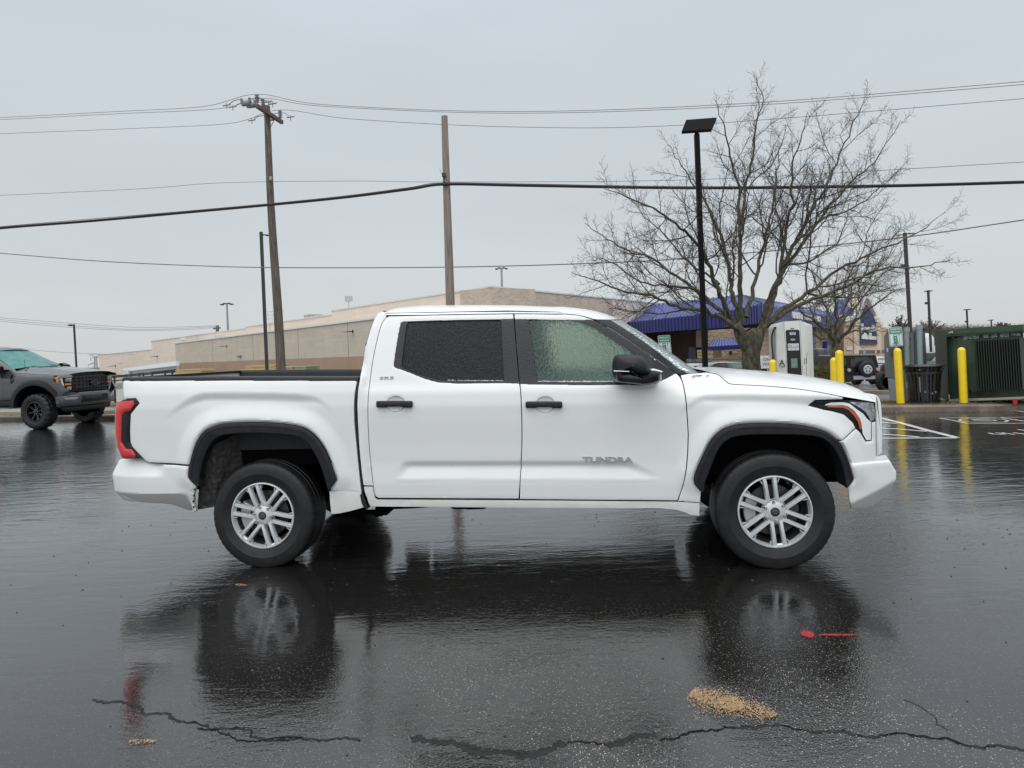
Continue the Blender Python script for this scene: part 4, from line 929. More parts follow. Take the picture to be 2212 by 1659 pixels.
for cx in (0,-3.68):
    for sg in (-1,1):
        P=arch(cx,.60,.56,R(-5),R(185)); mb.grid([[(p[0],sg*.97,p[1]) for p in P],[(p[0],sg*.5,p[1]) for p in P]])
        mb.add([(cx+a*.6,sg*.5,b) for a,b in ((-1,.3),(1,.3),(1,1.16),(-1,1.16))],[(0,1,2,3)])
mb.build('chassis',wellm,gt)
def rough_wheel(x,z,side,R0=.455,steer=0.):
    wl=empty('wheel',(x,side*1.0,z)); wl.parent=gt; wl.rotation_euler=(0,0,(0 if side<0 else math.pi)+steer)
    prof=[(.262,.02),(.272,-.004),(.30,-.018),(.37,-.024),(R0-.05,-.016),(R0-.02,.0),(R0,.03),(R0,.09),(R0-.012,.095),(R0-.012,.11),(R0,.115),(R0,.19),(R0-.012,.195),(R0-.012,.21),(R0,.215),(R0,.28),(R0-.03,.315),(.28,.31)]
    n=120; v=[];f=[]; m_=len(prof)
    for i,(r,h) in enumerate(prof):
        for k in range(n):
            q=r-(.018 if (4<=i<=7 or 14<=i<=16) and k%6 in(0,1) else 0); t=2*math.pi*k/n; v.append((q*math.cos(t),h,max(q*math.sin(t),-z+.001)))
    for i in range(m_-1):
        for k in range(n): k2=(k+1)%n; f.append((i*n+k,(i+1)*n+k,(i+1)*n+k2,i*n+k2))
    MB().add(v,f).build('tyre',rubber,wl,smooth=30)
    mb=MB().lathe([(.262,.0),(.25,-.006),(.235,-.004),(.228,.02),(.20,.14)],48,axis='y',cap=False).lathe([(.0,.04),(.07,.045),(.075,.07)],30,axis='y',cap=False)
    for k in range(8):
        a=k*math.pi/4+.2; ca,sa=math.cos(a),math.sin(a)
        mb.grid([[(ca*r-sa*o,y+(.02 if abs(o)>.02 else 0),sa*r+ca*o) for o in (-w_,-w_*.6,w_*.6,w_)] for r,w_,y in ((.05,.03,.05),(.14,.024,.05),(.232,.036,.02))])
    mb.build('rim',gloss,wl,smooth=35)
    mb=MB()
    for k in range(24): a=k*math.pi/12; mb.lathe([(0,-.012),(.005,-.012),(.008,-.004)],6,axis='y',c=(math.cos(a)*.242,0,math.sin(a)*.242),cap=False)
    for k in range(6): a=k*math.pi/3; mb.lathe([(0,.028),(.010,.03),(.011,.05)],6,axis='y',c=(math.cos(a)*.057,0,math.sin(a)*.057),cap=False)
    mb.build('rim_bolts',steel,wl); MB().lathe([(.22,.16),(0,.165)],30,axis='y',cap=False).build('brake_backing',wellm,wl)
for x in (-.02,-3.68):
    for sg in (-1,1): rough_wheel(x,.449,sg,steer=(R(-4) if x>-1 else 0))
# ================================================================ BUILDINGS
def brickmat(name,c,c2,sx,sz,rough=.8,mortar=.75,bump=.01,ms=.03):
    m=mat(name,c,rough=rough,c2=c2,vscale=.5); t=m.node_tree; b=t.nodes['Principled BSDF']; L=t.links
    tc=t.nodes.new('ShaderNodeTexCoord'); sp=t.nodes.new('ShaderNodeSeparateXYZ'); L.new(tc.outputs['Object'],sp.inputs[0])
    cx_=t.nodes.new('ShaderNodeCombineXYZ'); ad=t.nodes.new('ShaderNodeMath'); ad.operation='ADD'; L.new(sp.outputs[0],ad.inputs[0]); L.new(sp.outputs[1],ad.inputs[1])
    L.new(ad.outputs[0],cx_.inputs[0]); L.new(sp.outputs[2],cx_.inputs[1])
    br=t.nodes.new('ShaderNodeTexBrick'); br.inputs['Scale'].default_value=1; br.inputs['Brick Width'].default_value=sx; br.inputs['Row Height'].default_value=sz; br.inputs['Mortar Size'].default_value=ms
    br.inputs['Color1'].default_value=(1,1,1,1); br.inputs['Color2'].default_value=(.90,.90,.90,1); br.inputs['Mortar'].default_value=(mortar,)*3+(1,)
    L.new(cx_.outputs[0],br.inputs['Vector'])
    old=b.inputs['Base Color'].links[0].from_socket; mx=t.nodes.new('ShaderNodeMix'); mx.data_type='RGBA'; mx.blend_type='MULTIPLY'; mx.inputs[0].default_value=1
    L.new(old,mx.inputs[6]); L.new(br.outputs[0],mx.inputs[7]); L.new(mx.outputs[2],b.inputs['Base Color'])
    if bump:
        n=t.nodes.new('ShaderNodeTexNoise'); n.inputs['Scale'].default_value=2.5; n.inputs['Detail'].default_value=5; L.new(tc.outputs['Object'],n.inputs['Vector'])
        bp=t.nodes.new('ShaderNodeBump'); bp.inputs['Distance'].default_value=bump; L.new(n.outputs[0],bp.inputs['Height']); L.new(bp.outputs[0],b.inputs['Normal'])
    return m
beige=brickmat('beige_block_wall',(.70,.61,.53),(.76,.67,.58),.8,.4,mortar=.93,bump=0,ms=.02)
split=brickmat('split_face_stone',(.52,.43,.35),(.60,.51,.42),1.2,.9,mortar=.90,bump=.10,ms=.04)
taupe=brickmat('taupe_block_wall',(.50,.43,.355),(.55,.475,.395),.8,.4,mortar=.90,bump=0,ms=.03)
brown=mat('brown_painted_band',(.31,.21,.145),rough=.75,c2=(.35,.24,.17),vscale=.4)
capm=mat('white_metal_coping',(.62,.64,.64),rough=.4)
darkm=mat('dark_bronze_metal',(.030,.026,.024),rough=.5)
ZB=-.95
A_=atz(1061,620.6,8.1); Fp=atz(214,768.8,4.96); PL=Plane(A_,Fp)
st=thing('warehouse_store',(A_[0],A_[1],ZB),'large beige windowless warehouse store behind the white pickup, taupe wing with brown base band','building')
def X(q): return PL.x(PL.pt(q))
xa,xb,xc,xd,xe=X((1022,626)),X((716,671)),X((531,706)),X((327,736)),X((214,768.8))
zt_=[8.1,PL.pt((715,681))[2],PL.pt((530.6,710))[2],PL.pt((327,756))[2]]
mb=MB(); PL.rect(mb,xa,xb,ZB,8.1,-6,0); PL.rect(mb,xb,xc,ZB,zt_[1],-6.1,-.01); PL.rect(mb,xc,xd,ZB,zt_[2],-6,0); PL.rect(mb,xd,xe,ZB,zt_[3],-6,0); w1=mb.build('side_wall',beige,st)
mb=MB(); PL.rect(mb,0,xa,ZB,8.1,-6,.015); mb.build('stone_corner_wall',split,st)
for a,b_,z in ((0,xb,8.1),(xb,xc,zt_[1]),(xc,xd,zt_[2]),(xd,xe,zt_[3])):
    mb=MB(); PL.rect(mb,a,b_,z,z+.16,-.4,.10); mb.build('roof_coping',capm,st)
G_=atz(1426,656.6,8.1); PR=Plane(A_,G_); L_=PR.x(G_)
mb=MB(); PR.rect(mb,.02,L_*.62,ZB,8.08,-4,0); mb.build('front_stone_wall',split,st)
mb=MB(); PR.rect(mb,L_*.62,L_*1.15,ZB,8.08,-4,.01); mb.build('front_wall',beige,st)
mb=MB(); PR.rect(mb,.02,L_*1.15,8.08,8.24,-.4,.10); mb.build('roof_coping',capm,st)
rf=MB(); rf.add([A_+Vector((0,0,-.3)),PL.pt((531,706))*1+Vector((0,0,0)),Vector((20,150,7.2)),G_+Vector((0,0,-.3))],[(0,1,2,3)]); rf.build('roof_deck',capm,st)
# wing
W1=atz(806.6,690,5.5); W2=atz(378.3,742.7,5.5); PW=Plane(W1,W2); wl_=PW.x(W2)
mb=MB(); PW.rect(mb,-6,wl_,ZB,5.5,-8,0); wg=mb.build('wing_wall',taupe,st)
mb=MB(); zbn=PW.pt(D(11,1840,778))[2]; PW.rect(mb,-6,wl_-2,ZB,zbn,0,.03); mb.build('brown_base_band',brown,st)
mb=MB(); PW.rect(mb,-6,wl_,5.5,5.68,-.5,.15); mb.build('wing_coping',capm,st)
for xq in (1705,1270,875,522):
    mb=MB(); xx_=PW.x(PW.pt(D(11,xq,650))); PW.rect(mb,xx_-.05,xx_+.05,ZB,5.5,0,.012); mb.build('control_joint',mat('dark_wall_joint',(.20,.17,.145),rough=.9),wg)  # thin dark strip for each vertical panel joint
def walllight(pl,q,par,s=1.):
    s=s*.75
    p=pl.pt(q); x=pl.x(p); mb=MB(); pl.rect(mb,x-.12*s,x+.12*s,p[2]-.15*s,p[2]+.28*s,0,.12*s)
    pl.rect(mb,x-.16*s,x+.16*s,p[2]-.02*s,p[2]+.10*s,.12*s,.9*s); pl.rect(mb,x-.22*s,x+.22*s,p[2]-.05*s,p[2]+.02*s,.9*s,1.6*s); mb.build('wall_light',darkm,par)
for q in (D(11,1748,567),D(11,650,694)): walllight(PW,q,st)
for q,s_ in ((D(10,1715,703),1.4),(D(10,1260,806),1.8),(D(10,1322,775),.9)): walllight(PL,q,st,s_)
p=PW.pt(D(11,770,775)); mb=MB(); c=Vector(p)+Vector((PW.n[0],PW.n[1],0))*.3; mb.lathe([(0,-.35),(.3,-.2),(.38,.05),(.32,.1)],14,c=c); mb.build('security_camera',mat('camera_grey',(.35,.35,.35),rough=.3),st)
# roof things
mb=MB(); PU=Plane(W1+Vector((3,14,0)),W2+Vector((3,14,0)))
ru=MB(); PLb=Plane(A_+Vector((2,6,0)),Fp+Vector((2,6,0))); PLb.slab(ru,[D(11,1320,420),D(11,1400,414),D(11,1490,420),D(11,1490,452),D(11,1320,456)],-2,0); ru.build('roof_unit',mat('roof_unit_tan',(.36,.33,.28),rough=.7,var=.2,vscale=1),st)
p=PL.pt(D(11,1712,355)); mb=MB().tube([(p[0],p[1],p[2]-.2),(p[0],p[1],p[2]+1.0)],.06,6).box((p[0]-.45,p[1]-.3,p[2]+.8),(p[0]+.45,p[1]+.3,p[2]+1.5)); mb.build('roof_floodlight',mat('galvanised',(.42,.43,.43),rough=.5),st)
mb=MB()
for k in range(4):
    y=385+k*31; mb.tube([PL.pt(D(11,1003,y+2),-.5),PL.pt(D(11,1062,y),-.5)],.10,5)
for xq in (1006,1040,1060): mb.tube([PL.pt(D(11,xq,384),-.5),PL.pt(D(11,xq+4,485),-.5)],.10,5)
mb.tube([PL.pt(D(11,1014,480),.2),PL.pt(D(11,1016,565),.2)],.10,5); mb.build('ladder_cage',mat('white_painted_steel',(.6,.6,.6),rough=.5),st)
for a,b_,c,d in ((205,640,242,668),(497,600,536,628)):
    mb=MB(); PWb=Plane(W1+Vector((-PW.n[0]*4,-PW.n[1]*4,0)),W2+Vector((-PW.n[0]*4,-PW.n[1]*4,0))); PWb.slab(mb,[D(11,a,b_),D(11,c,b_-2),D(11,c,d),D(11,a,d+3)],-2,0); mb.build('skylight',capm,st)
# white loading shelter left of the wing
PS=Plane(atz(378.3,742.7,5.5)+Vector((-2,-3,0)),W2+Vector((-42,51,0)))
PS=Plane(W1+Vector((PW.n[0]*7,PW.n[1]*7,0)),W2+Vector((PW.n[0]*7,PW.n[1]*7,0)))
p0=PS.pt(D(10,1338,835)); sh=thing('loading_shelter',(p0[0],p0[1],ZB),'white sloping loading shelter against the far end of the taupe wing','shelter')
mb=MB(); PS.slab(mb,[D(10,1338,832),D(10,1915,752),D(10,1915,802),D(10,1420,858),D(10,1345,852)],-.5,0); mb.build('roof',mat('bright_white_panel',(.80,.81,.80),rough=.5),sh)
mb=MB(); PS.slab(mb,[D(10,1372,850),D(10,1398,850),D(10,1398,1000),D(10,1385,1000),D(10,1372,880)],-.4,0); mb.build('post',capm,sh)
mb=MB(); PS.slab(mb,[D(10,1420,860),D(10,1915,806),D(10,1915,940),D(10,1420,960)],-.9,-.6); mb.build('back_wall',mat('pale_grey_metal',(.50,.51,.51),rough=.6),sh)
mb=MB(); PS.slab(mb,[D(10,1640,868),D(10,1915,838),D(10,1915,875),D(10,1640,885)],-.6,-.55); mb.build('dock_opening',wellm,sh)
# ---- blue roofed contractor entrance
blue=mat('blue_standing_seam_roof',(.032,.046,.25),rough=.45,coat=.15,coatr=.3,c2=(.046,.064,.33),vscale=.3)
bluef=mat('blue_fascia',(.018,.026,.16),rough=.4,coat=.2)
seam=mat('roof_seam',(.015,.018,.11),rough=.4)
stone=brickmat('tan_stone_wall',(.36,.26,.18),(.47,.35,.25),1.0,.45,mortar=.75,bump=.3,ms=.04)
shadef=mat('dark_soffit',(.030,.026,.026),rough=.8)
C0=Vector((22.8,63,0)); C1=Vector((23.1,77,0)); C2=Vector((14.2,102.5,0)); CR=Vector((60,126,0))
cb_=thing('lumber_canopy_building',(C0[0],C0[1],ZB),'blue metal roofed store canopy with dark underside behind the bare tree','building')
zf0,zf1=3.4,5.06
R0=Vector((15.8,114,8)); R1=Vector((30.6,91.7,8)); AP=Vector((25,75,6.8)); RF=Vector((60,131,6.8))
def up(v,z): return Vector((v[0],v[1],z))
def roofface(name,quad,par,n,m=blue,nr=1):
    a,b_,c,d=quad; mb=MB(); mb.add([a,b_,c,d],[(0,1,2,3)]); o=mb.build(name,m,par)
    mb=MB()
    for i in range(n+1):
        t=i/n; p=a+(b_-a)*t; q=d+(c-d)*t; mb.tube([p+Vector((0,0,.04)),q+Vector((0,0,.04))],.055,4)
    mb.build('seam_ribs',seam,o)
    return o
L_a=(up(C2,zf1),up(C1,zf1),R1,R0)
lr=roofface('left_roof',L_a,cb_,34)
roofface('hip_roof',(up(C1,zf1),up(C0,zf1),AP,AP+Vector((1.,4,.3))),cb_,12)
roofface('right_roof',(up(C0,zf1),up(CR,zf1),RF,AP),cb_,40)
mb=MB().add([up(C2,zf1),R0,Vector((22,122,5.06))],[(0,1,2)]).add([AP,AP+Vector((1.,4,.3)),R1,RF],[(0,1,2,3)]); mb.build('gable_end',bluef,cb_)
for nm,a,b_ in (('left_fascia',C2,C1),('hip_fascia',C1,C0),('front_fascia',C0,CR)):
    p_=Plane(a,b_); L=(b_-a).length; mb=MB(); p_.rect(mb,0,L,zf0,zf1,-.3,0); fo=mb.build(nm,bluef,cb_); mb=MB(); n=int(L/(.75 if nm!='front_fascia' else .9))
    for i in range(n+1): x=i*L/n; p_.rect(mb,x-.05,x+.05,zf0+.03,zf1-.03,0,.06)
    mb.build('panel_ribs',seam if nm!='front_fascia' else mat('pale_blue_rib',(.20,.20,.30),rough=.5),fo)
    if nm=='front_fascia':
        mb=MB(); x0,x1=L*.22,L*.56
        for i in range(13):
            if i in (4,9): continue
            xx=x0+(x1-x0)*i/13; p_.rect(mb,xx,xx+(x1-x0)/13*.72,zf0+.75,zf1-.15,.06,.22)
        mb.build('white_sign_letter',mat('sign_white',(.75,.76,.78),rough=.5),fo)
# soffit and dark interior
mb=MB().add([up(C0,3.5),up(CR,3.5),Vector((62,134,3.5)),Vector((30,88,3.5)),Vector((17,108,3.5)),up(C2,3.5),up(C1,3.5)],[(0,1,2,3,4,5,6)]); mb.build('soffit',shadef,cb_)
PBk=Plane(C1+Vector((4,10,0)),C2+Vector((3,6,0)))
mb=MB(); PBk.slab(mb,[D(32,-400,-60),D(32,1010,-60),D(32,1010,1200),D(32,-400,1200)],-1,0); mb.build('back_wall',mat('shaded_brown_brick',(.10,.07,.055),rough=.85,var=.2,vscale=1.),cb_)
mb=MB(); PBk.slab(mb,[D(32,1000,-20),D(32,1140,-20),D(32,1160,1200),D(32,1000,1200)],-.8,.1); mb.build('block_pier',beige,cb_)
PBl=Plane(Vector((42,104,0)),Vector((28,122,0)))
mb=MB(); PBl.slab(mb,[D(32,1140,-40),D(32,2300,-60),D(32,2300,1300),D(32,1140,1300)],-1,0); iw=mb.build('inner_wall',stone,cb_)
mb=MB(); PBl.slab(mb,[D(32,1715,455),D(32,1775,453),D(32,1775,535),D(32,1715,537)],0,.1); mb.build('wall_vent',darkm,iw)
PAw=Plane(Vector((40,101,0)),Vector((26,119,0)))
q=[D(32,1270,355),D(32,1380,200),D(32,1790,180),D(32,1925,318)]; A4=[PAw.pt(q[0],2.),PAw.pt(q[3],2.),PAw.pt(q[2],.2),PAw.pt(q[1],.2)]
o=roofface('inner_awning',A4,cb_,9)
mb=MB(); PAw.slab(mb,[D(32,1250,360),D(32,1930,318),D(32,2020,410),D(32,1350,450),D(32,1250,440)],1.7,2.0); mb.build('awning_fascia',bluef,o)
mb=MB(); 
PC2=Plane(C0+Vector((2,6,0)),CR+Vector((2,6,0)))
for q0,q1 in ((0,112),(778,850),(868,952),(1130,1215)):
    mb=MB(); PC2.slab(mb,[D(14,q0,520),D(14,q1,520),D(14,q1,1200),D(14,q0,1200)],-.9,0); mb.build('stone_pillar',stone,cb_)
mb=MB(); PF=Plane(C0+Vector((3.2,9,0)),CR+Vector((3.2,9,0))); PF.slab(mb,[D(14,112,540),D(14,1215,540),D(14,1215,1250),D(14,112,1250)],-.6,0); fw=mb.build('entrance_wall',mat('tan_plaster',(.34,.26,.19),rough=.8,var=.12,vscale=.6),cb_)
for a,b_,c,d in ((665,640,782,838),(948,715,1052,838)):
    mb=MB(); PF.slab(mb,[D(14,a,b_),D(14,c,b_+6),D(14,c,d),D(14,a,d)],.0,1.2); aw=mb.build('blue_awning',bluef,cb_)
    mb=MB()
    for i in range(9):
        xq=a+(c-a)*i/8; PF.slab(mb,[D(14,xq,780),D(14,xq+5,780),D(14,xq+5,838),D(14,xq,838)],1.2,1.25)
    mb.build('awning_stripes',mat('pale_blue_rib',(.2,.2,.3)),aw)
mb=MB(); PF.slab(mb,[D(14,672,838),D(14,770,838),D(14,770,1100),D(14,672,1100)],0,.15); dr=mb.build('entrance_door',mat('door_glass_dark',(.05,.055,.06),rough=.2,coat=1),cb_)
mb=MB()
for xq in (674,706,728,752,766): PF.slab(mb,[D(14,xq,840),D(14,xq+6,840),D(14,xq+6,1080),D(14,xq,1080)],.15,.25)
PF.slab(mb,[D(14,672,905),D(14,770,905),D(14,770,930),D(14,672,930)],.15,.27); mb.build('door_frame',capm,dr)
# goods stacked under the canopy
def gstack(name,pl,poly,m,label,cat,group=None,t=(-1.2,0),rows=None,marks=None):
    P0=pl.pt(poly[0]); mb=MB(); o=None
    v=[pl.pt(q) for q in poly]; th=thing(name,(v[0][0],v[0][1],min(p[2] for p in v)),label,cat,group)
    pl.slab(mb,poly,*t); mb.build('bundle',m,th)
    if rows:
        mb=MB()
        ys=[q[1] for q in poly]; xs=[q[0] for q in poly]
        for k in range(1,rows): y=min(ys)+(max(ys)-min(ys))*k/rows; pl.slab(mb,[(min(xs),y-.3),(max(xs),y-.5),(max(xs),y+.2),(min(xs),y+.4)],t[1],t[1]+.05)
        mb.build('board_gap',darkm,th)
    return th
PG=Plane(C1+Vector((1,2,0)),C2+Vector((1,2,0)))
woodm=mat('wrapped_lumber',(.36,.27,.14),rough=.7,c2=(.48,.40,.22),vscale=2); woody=mat('yellow_lumber',(.42,.30,.12),rough=.75,c2=(.52,.40,.20),vscale=3,stretch=(1,1,6))
woodg=mat('green_treated_lumber',(.22,.24,.14),rough=.8,c2=(.33,.34,.20),vscale=3)
gstack('wrapped_pallet',PG,[D(32,840,372),D(32,985,380),D(32,1003,625),D(32,828,625)],mat('navy_wrap',(.012,.02,.06),rough=.3,coat=.4),'dark blue wrapped pallet stack in the shade under the blue canopy','pallet')
th=gstack('lumber_bundle',PG,[D(32,1018,430),D(32,1148,430),D(32,1148,612),D(32,1025,612)],woody,'yellow lumber bundles left of the black lamp post under the canopy','lumber stack','lumber bundles under the canopy',rows=3)
th=gstack('lumber_bundle',PG,[D(32,1250,448),D(32,1366,450),D(32,1366,598),D(32,1250,598)],woodm,'pale wrapped lumber bundles just right of the black lamp post','lumber stack','lumber bundles under the canopy',rows=2)
gstack('cement_bag_stack',PG,[D(32,790,625),D(32,1155,625),D(32,1155,1050),D(32,790,1050)],mat('grey_bags',(.16,.16,.165),rough=.7,var=.4,vscale=1.5),'grey bag pallets beneath the dark blue wrapped stack','pallet',rows=6)
gstack('board_pile',PG,[D(32,1255,600),D(32,1880,590),D(32,1960,640),D(32,2100,640),D(32,2040,662),D(32,1700,690),D(32,1380,700),D(32,1260,760)],mat('weathered_boards',(.20,.16,.11),rough=.8,c2=(.36,.32,.24),vscale=.9,stretch=(1,1,8)),'long weathered boards piled above the roof of the grey green wagon','lumber stack',rows=4)
# ---- gabled store front with the dark blue sign
P0=atz(*D(31,340,1450),ZB+1.2); PGb=Plane((46.,110.,0),(80.,150.,0)); PGb=Plane((48.,118.,0),(90.,124.,0))
gb=thing('gabled_store',(60,118,ZB),'beige gabled store front with tall dark blue sign panel, right of the blue canopy','building')
crm=mat('cream_stucco',(.68,.57,.45),rough=.8,var=.05,vscale=.5); crw=mat('white_trim',(.66,.66,.64),rough=.6); crt=mat('tan_stucco',(.56,.41,.29),rough=.8,var=.05,vscale=.5)
def gs(name,pts,t0,t1,m,par,pl=PGb): mb=MB(); pl.slab(mb,[D(31,x,y) for x,y in pts],t0,t1); return mb.build(name,m,par)
gs('gable_wall',[(520,1500),(520,520),(600,520),(700,200),(790,60),(880,190),(1000,520),(1100,640),(1110,1500)],-4,0,crm,gb)
gs('side_wall_tan',[(290,1500),(290,660),(520,640),(520,1500)],-4,-.3,crt,gb); gs('right_bay',[(1060,1500),(1060,760),(1215,770),(1210,900),(1170,950),(1170,1500)],-5,-.6,crt,gb)
gs('cornice',[(300,525),(650,505),(650,540),(560,585),(330,640),(310,580)],-.3,.8,crw,gb); gs('left_wall_top',[(330,640),(560,585),(650,560),(650,720),(335,720)],-.3,.3,crm,gb)
gs('rake_trim',[(560,500),(690,150),(760,60),(790,60),(790,120),(740,200),(655,430),(640,505)],0,.9,crw,gb); gs('rake_trim',[(790,60),(820,60),(900,190),(1040,480),(1030,510),(1000,510),(860,190),(790,110)],0,.9,crw,gb)
gs('column_cap',[(1000,585),(1110,590),(1080,650),(1010,650)],0,.8,crw,gb)
mb=MB(); q=[D(31,170,180),D(31,700,120),D(31,575,500),D(31,40,490)]; A4=[PGb.pt(q[3],-.5),PGb.pt(q[2],-.2),PGb.pt(q[1],-7),PGb.pt(q[0],-7)]
roofface('side_roof',A4,gb,14)
sgp=gs('sign_panel',[(660,1135),(655,590),(690,500),(800,280),(930,520),(985,630),(1025,1145)],.0,.35,mat('navy_sign',(.028,.045,.13),rough=.4,coat=.3),gb)
gs('sign_edge',[(662,1135),(660,1115),(1022,1125),(1025,1145)],.35,.42,mat('red_edge',(.20,.05,.06),rough=.5),sgp)
gs('white_sign_letter',[(690,960),(760,880),(830,960),(830,1030),(690,1020)],.35,.6,crw,sgp); gs('white_sign_letter',[(740,760),(915,765),(915,860),(740,850)],.35,.6,crw,sgp); gs('white_sign_letter',[(845,880),(900,890),(900,980),(940,960),(1000,970),(1000,1040),(845,1030)],.35,.6,crw,sgp); gs('white_sign_letter',[(672,685),(722,685),(722,840),(680,880)],.35,.6,crw,sgp); gs('white_sign_letter',[(912,715),(955,715),(955,765),(1000,765),(1000,850),(930,850)],.35,.6,crw,sgp)
gs('lintel_panel',[(355,1185),(475,1190),(475,1260),(355,1260)],-.3,-.1,crw,gb)
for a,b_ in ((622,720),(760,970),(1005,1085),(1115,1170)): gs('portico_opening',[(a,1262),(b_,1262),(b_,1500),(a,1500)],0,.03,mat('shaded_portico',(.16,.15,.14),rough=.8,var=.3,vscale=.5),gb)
gs('blue_banner',[(712,1262),(750,1262),(750,1400),(712,1400)],.05,.1,mat('light_blue_banner',(.25,.45,.55),rough=.6),gb)
mb=MB(); mb.box((75,124,ZB),(150,160,6.0)); 
# ---- lumber stacks in the yard left (seen over the bed rail)
def yard_stack(pl,x0,x1,ytop,ybot,m,label,n=5,slant=0,k=11,grp='lumber stacks in the yard'):
    a=pl.pt(D(k,x0,ytop)); b_=pl.pt(D(k,x1,ytop)); xa_,xb_=sorted((pl.x(a),pl.x(b_))); zt1=a[2]; zb_=ZB+.2
    th=thing('lumber_stack',((a[0]+b_[0])/2,(a[1]+b_[1])/2,zb_),label,'lumber stack',grp)
    h_=(zt1-zb_)/n
    for i in range(n):
        mb=MB(); e=rng.uniform(-.25,.25,2)*(1 if slant else .3); 
        nb=6
        for j in range(nb): pl.rect(mb,xa_+e[0]+rng.uniform(-.06,.06),xb_+e[1]+rng.uniform(-.06,.06),zb_+i*h_+j*h_/nb,zb_+i*h_+(j+.86)*h_/nb,-1.2,rng.uniform(-.02,.03))
        mb.build('board_bundle',m,th)
PY=Plane((-20,48,0),(-50,62,0)); PY2=Plane((-16,46,0),(-40,57,0))
yard_stack(PY,202,418,897,925,woody,'golden lumber stack farthest left above the pickup bed rail',4)
yard_stack(PY2,800,1080,862,920,woody,'messy yellow board pile behind the leaning wooden utility pole',5,1)
yard_stack(PY2,735,990,895,920,woody,'low flat run of boards in front of the brown base band',3,1)
yard_stack(Plane((-15,43,0),(-38,54,0)),1060,1222,874,920,woodm,'pale wrapped lumber pack right at the foot of the leaning utility pole',4)
yard_stack(Plane((-15,43,0),(-38,54,0)),1226,1333,870,920,woodg,'green treated lumber pack, rightmost of the yard stacks',6)
# railing at the left
PRl=Plane((-22,38,0),(-46,46,0)); 
rl=thing('metal_railing',PRl.pt(D(10,1245,1000)),'dark metal railing with posts behind the pickup bed and yard','railing')
for xq,yt in ((1245,908),(1375,895),(1515,880),(1560,876),(1655,872),(1797,856),(1875,848)):
    mb=MB(); a=PRl.pt(D(10,xq,yt)); mb.tube([a,(a[0],a[1],a[2]-1.6)],.05,6); mb.build('post',darkm,rl)
for y0,y1 in ((918,852),(932,868),(968,905),(1010,950)):
    mb=MB(); mb.tube([PRl.pt(D(10,1205,y0)),PRl.pt(D(10,1900,y1))],.035,5); mb.build('rail',darkm,rl)
mb=MB(); PRr=Plane((-20,37,0),(-44,45,0)); PRr.slab(mb,[D(10,1205,1000),D(10,1345,985),D(10,1345,1055),D(10,1205,1062)],-.4,0); mb.build('low_wall',mat('pale_block',(.30,.29,.26),rough=.8,var=.3,vscale=1.5),rl)
# ================================================================ POLES AND WIRES
wood=mat('weathered_pole_wood',(.05,.042,.030),rough=.8,c2=(.17,.145,.115),vscale=5,stretch=(6,6,.35),bump=.012,bscale=8)
woodL=mat('bare_grey_pole_wood',(.16,.13,.11),rough=.8,c2=(.33,.28,.24),vscale=5,stretch=(7,7,.3),bump=.012,bscale=9)
galv=mat('galvanised_hardware',(.30,.31,.31),rough=.45,metal=.4)
porc=mat('grey_porcelain',(.35,.36,.37),rough=.3)
wirem=mat('wire_grey',(.15,.155,.16),rough=.5); cablem=mat('black_cable',(.012,.012,.014),rough=.5)
def pole(name,top,bot,Y,r0,r1,m,zb,**k):
    a=at(*top,Y); b=at(*bot,Y); d=(b-a); b=a+d*((zb-a[2])/d[2]); n=12
    return a,b
a,b=pole('x',(575.5,229),(606,803),26,0,0,None,zt(5.)); UP=a
up_=thing('utility_pole',b,'dark wooden utility pole with slanted crossarm and switches at its top, leaning left','utility pole')
mb=MB(); pts=[b+(a-b)*t+Vector((.03*math.sin(t*7),0,0)) for t in np.linspace(0,1,14)]; mb.tube(pts,[.185-.075*t for t in np.linspace(0,1,14)],14).build('pole_shaft',wood,up_,smooth=50)
zc2=at(*D(18,1170,545),26)[2]; c1=atz(*D(18,950,402),zc2); c2=atz(*D(18,1392,688),zc2)
mb=MB(); d=(c2-c1).normalized(); s_=Vector((-d.y,d.x,0))*.055
c1+=Vector((0,-.12,0)); c2+=Vector((0,-.12,0))
mb.add([c1-s_+Vector((0,0,-.07)),c1+s_+Vector((0,0,-.07)),c2+s_+Vector((0,0,-.07)),c2-s_+Vector((0,0,-.07)),c1-s_+Vector((0,0,.07)),c1+s_+Vector((0,0,.07)),c2+s_+Vector((0,0,.07)),c2-s_+Vector((0,0,.07))],[(0,3,2,1),(4,5,6,7),(0,1,5,4),(1,2,6,5),(2,3,7,6),(3,0,4,7)])
mb.build('crossarm',mat('crossarm_wood',(.10,.060,.045),rough=.8,c2=(.16,.11,.085),vscale=4),up_)
pm=UP+Vector((.03,-.13,-.75-0.35)); 
for e in (.28,.72): q=c1+(c2-c1)*e; MB().tube([q+Vector((0,-.05,-.05)),pm],.018,5).build('crossarm_brace',galv,up_)
INS=[]
for f_,h_ in ((.03,.42),(.25,.42),(.93,.42)):
    q=c1+(c2-c1)*f_+Vector((0,0,.07)); prof=[(.02,0)]; z=0
    for i in range(5): prof+=[(.03,z+.06),(.085,z+.075),(.03,z+.09)]; z+=.06
    prof+=[(.03,.34),(.0,.36)]
    MB().lathe(prof,10,c=q,cap=False).build('insulator',porc,up_,smooth=50); INS.append(q+Vector((0,0,.36)))
def ext(q0,q1,x): t=(x-q0[0])/(q1[0]-q0[0]); return (x,q0[1]+(q1[1]-q0[1])*t)
DIR=Vector((KD[0],KD[1],0))
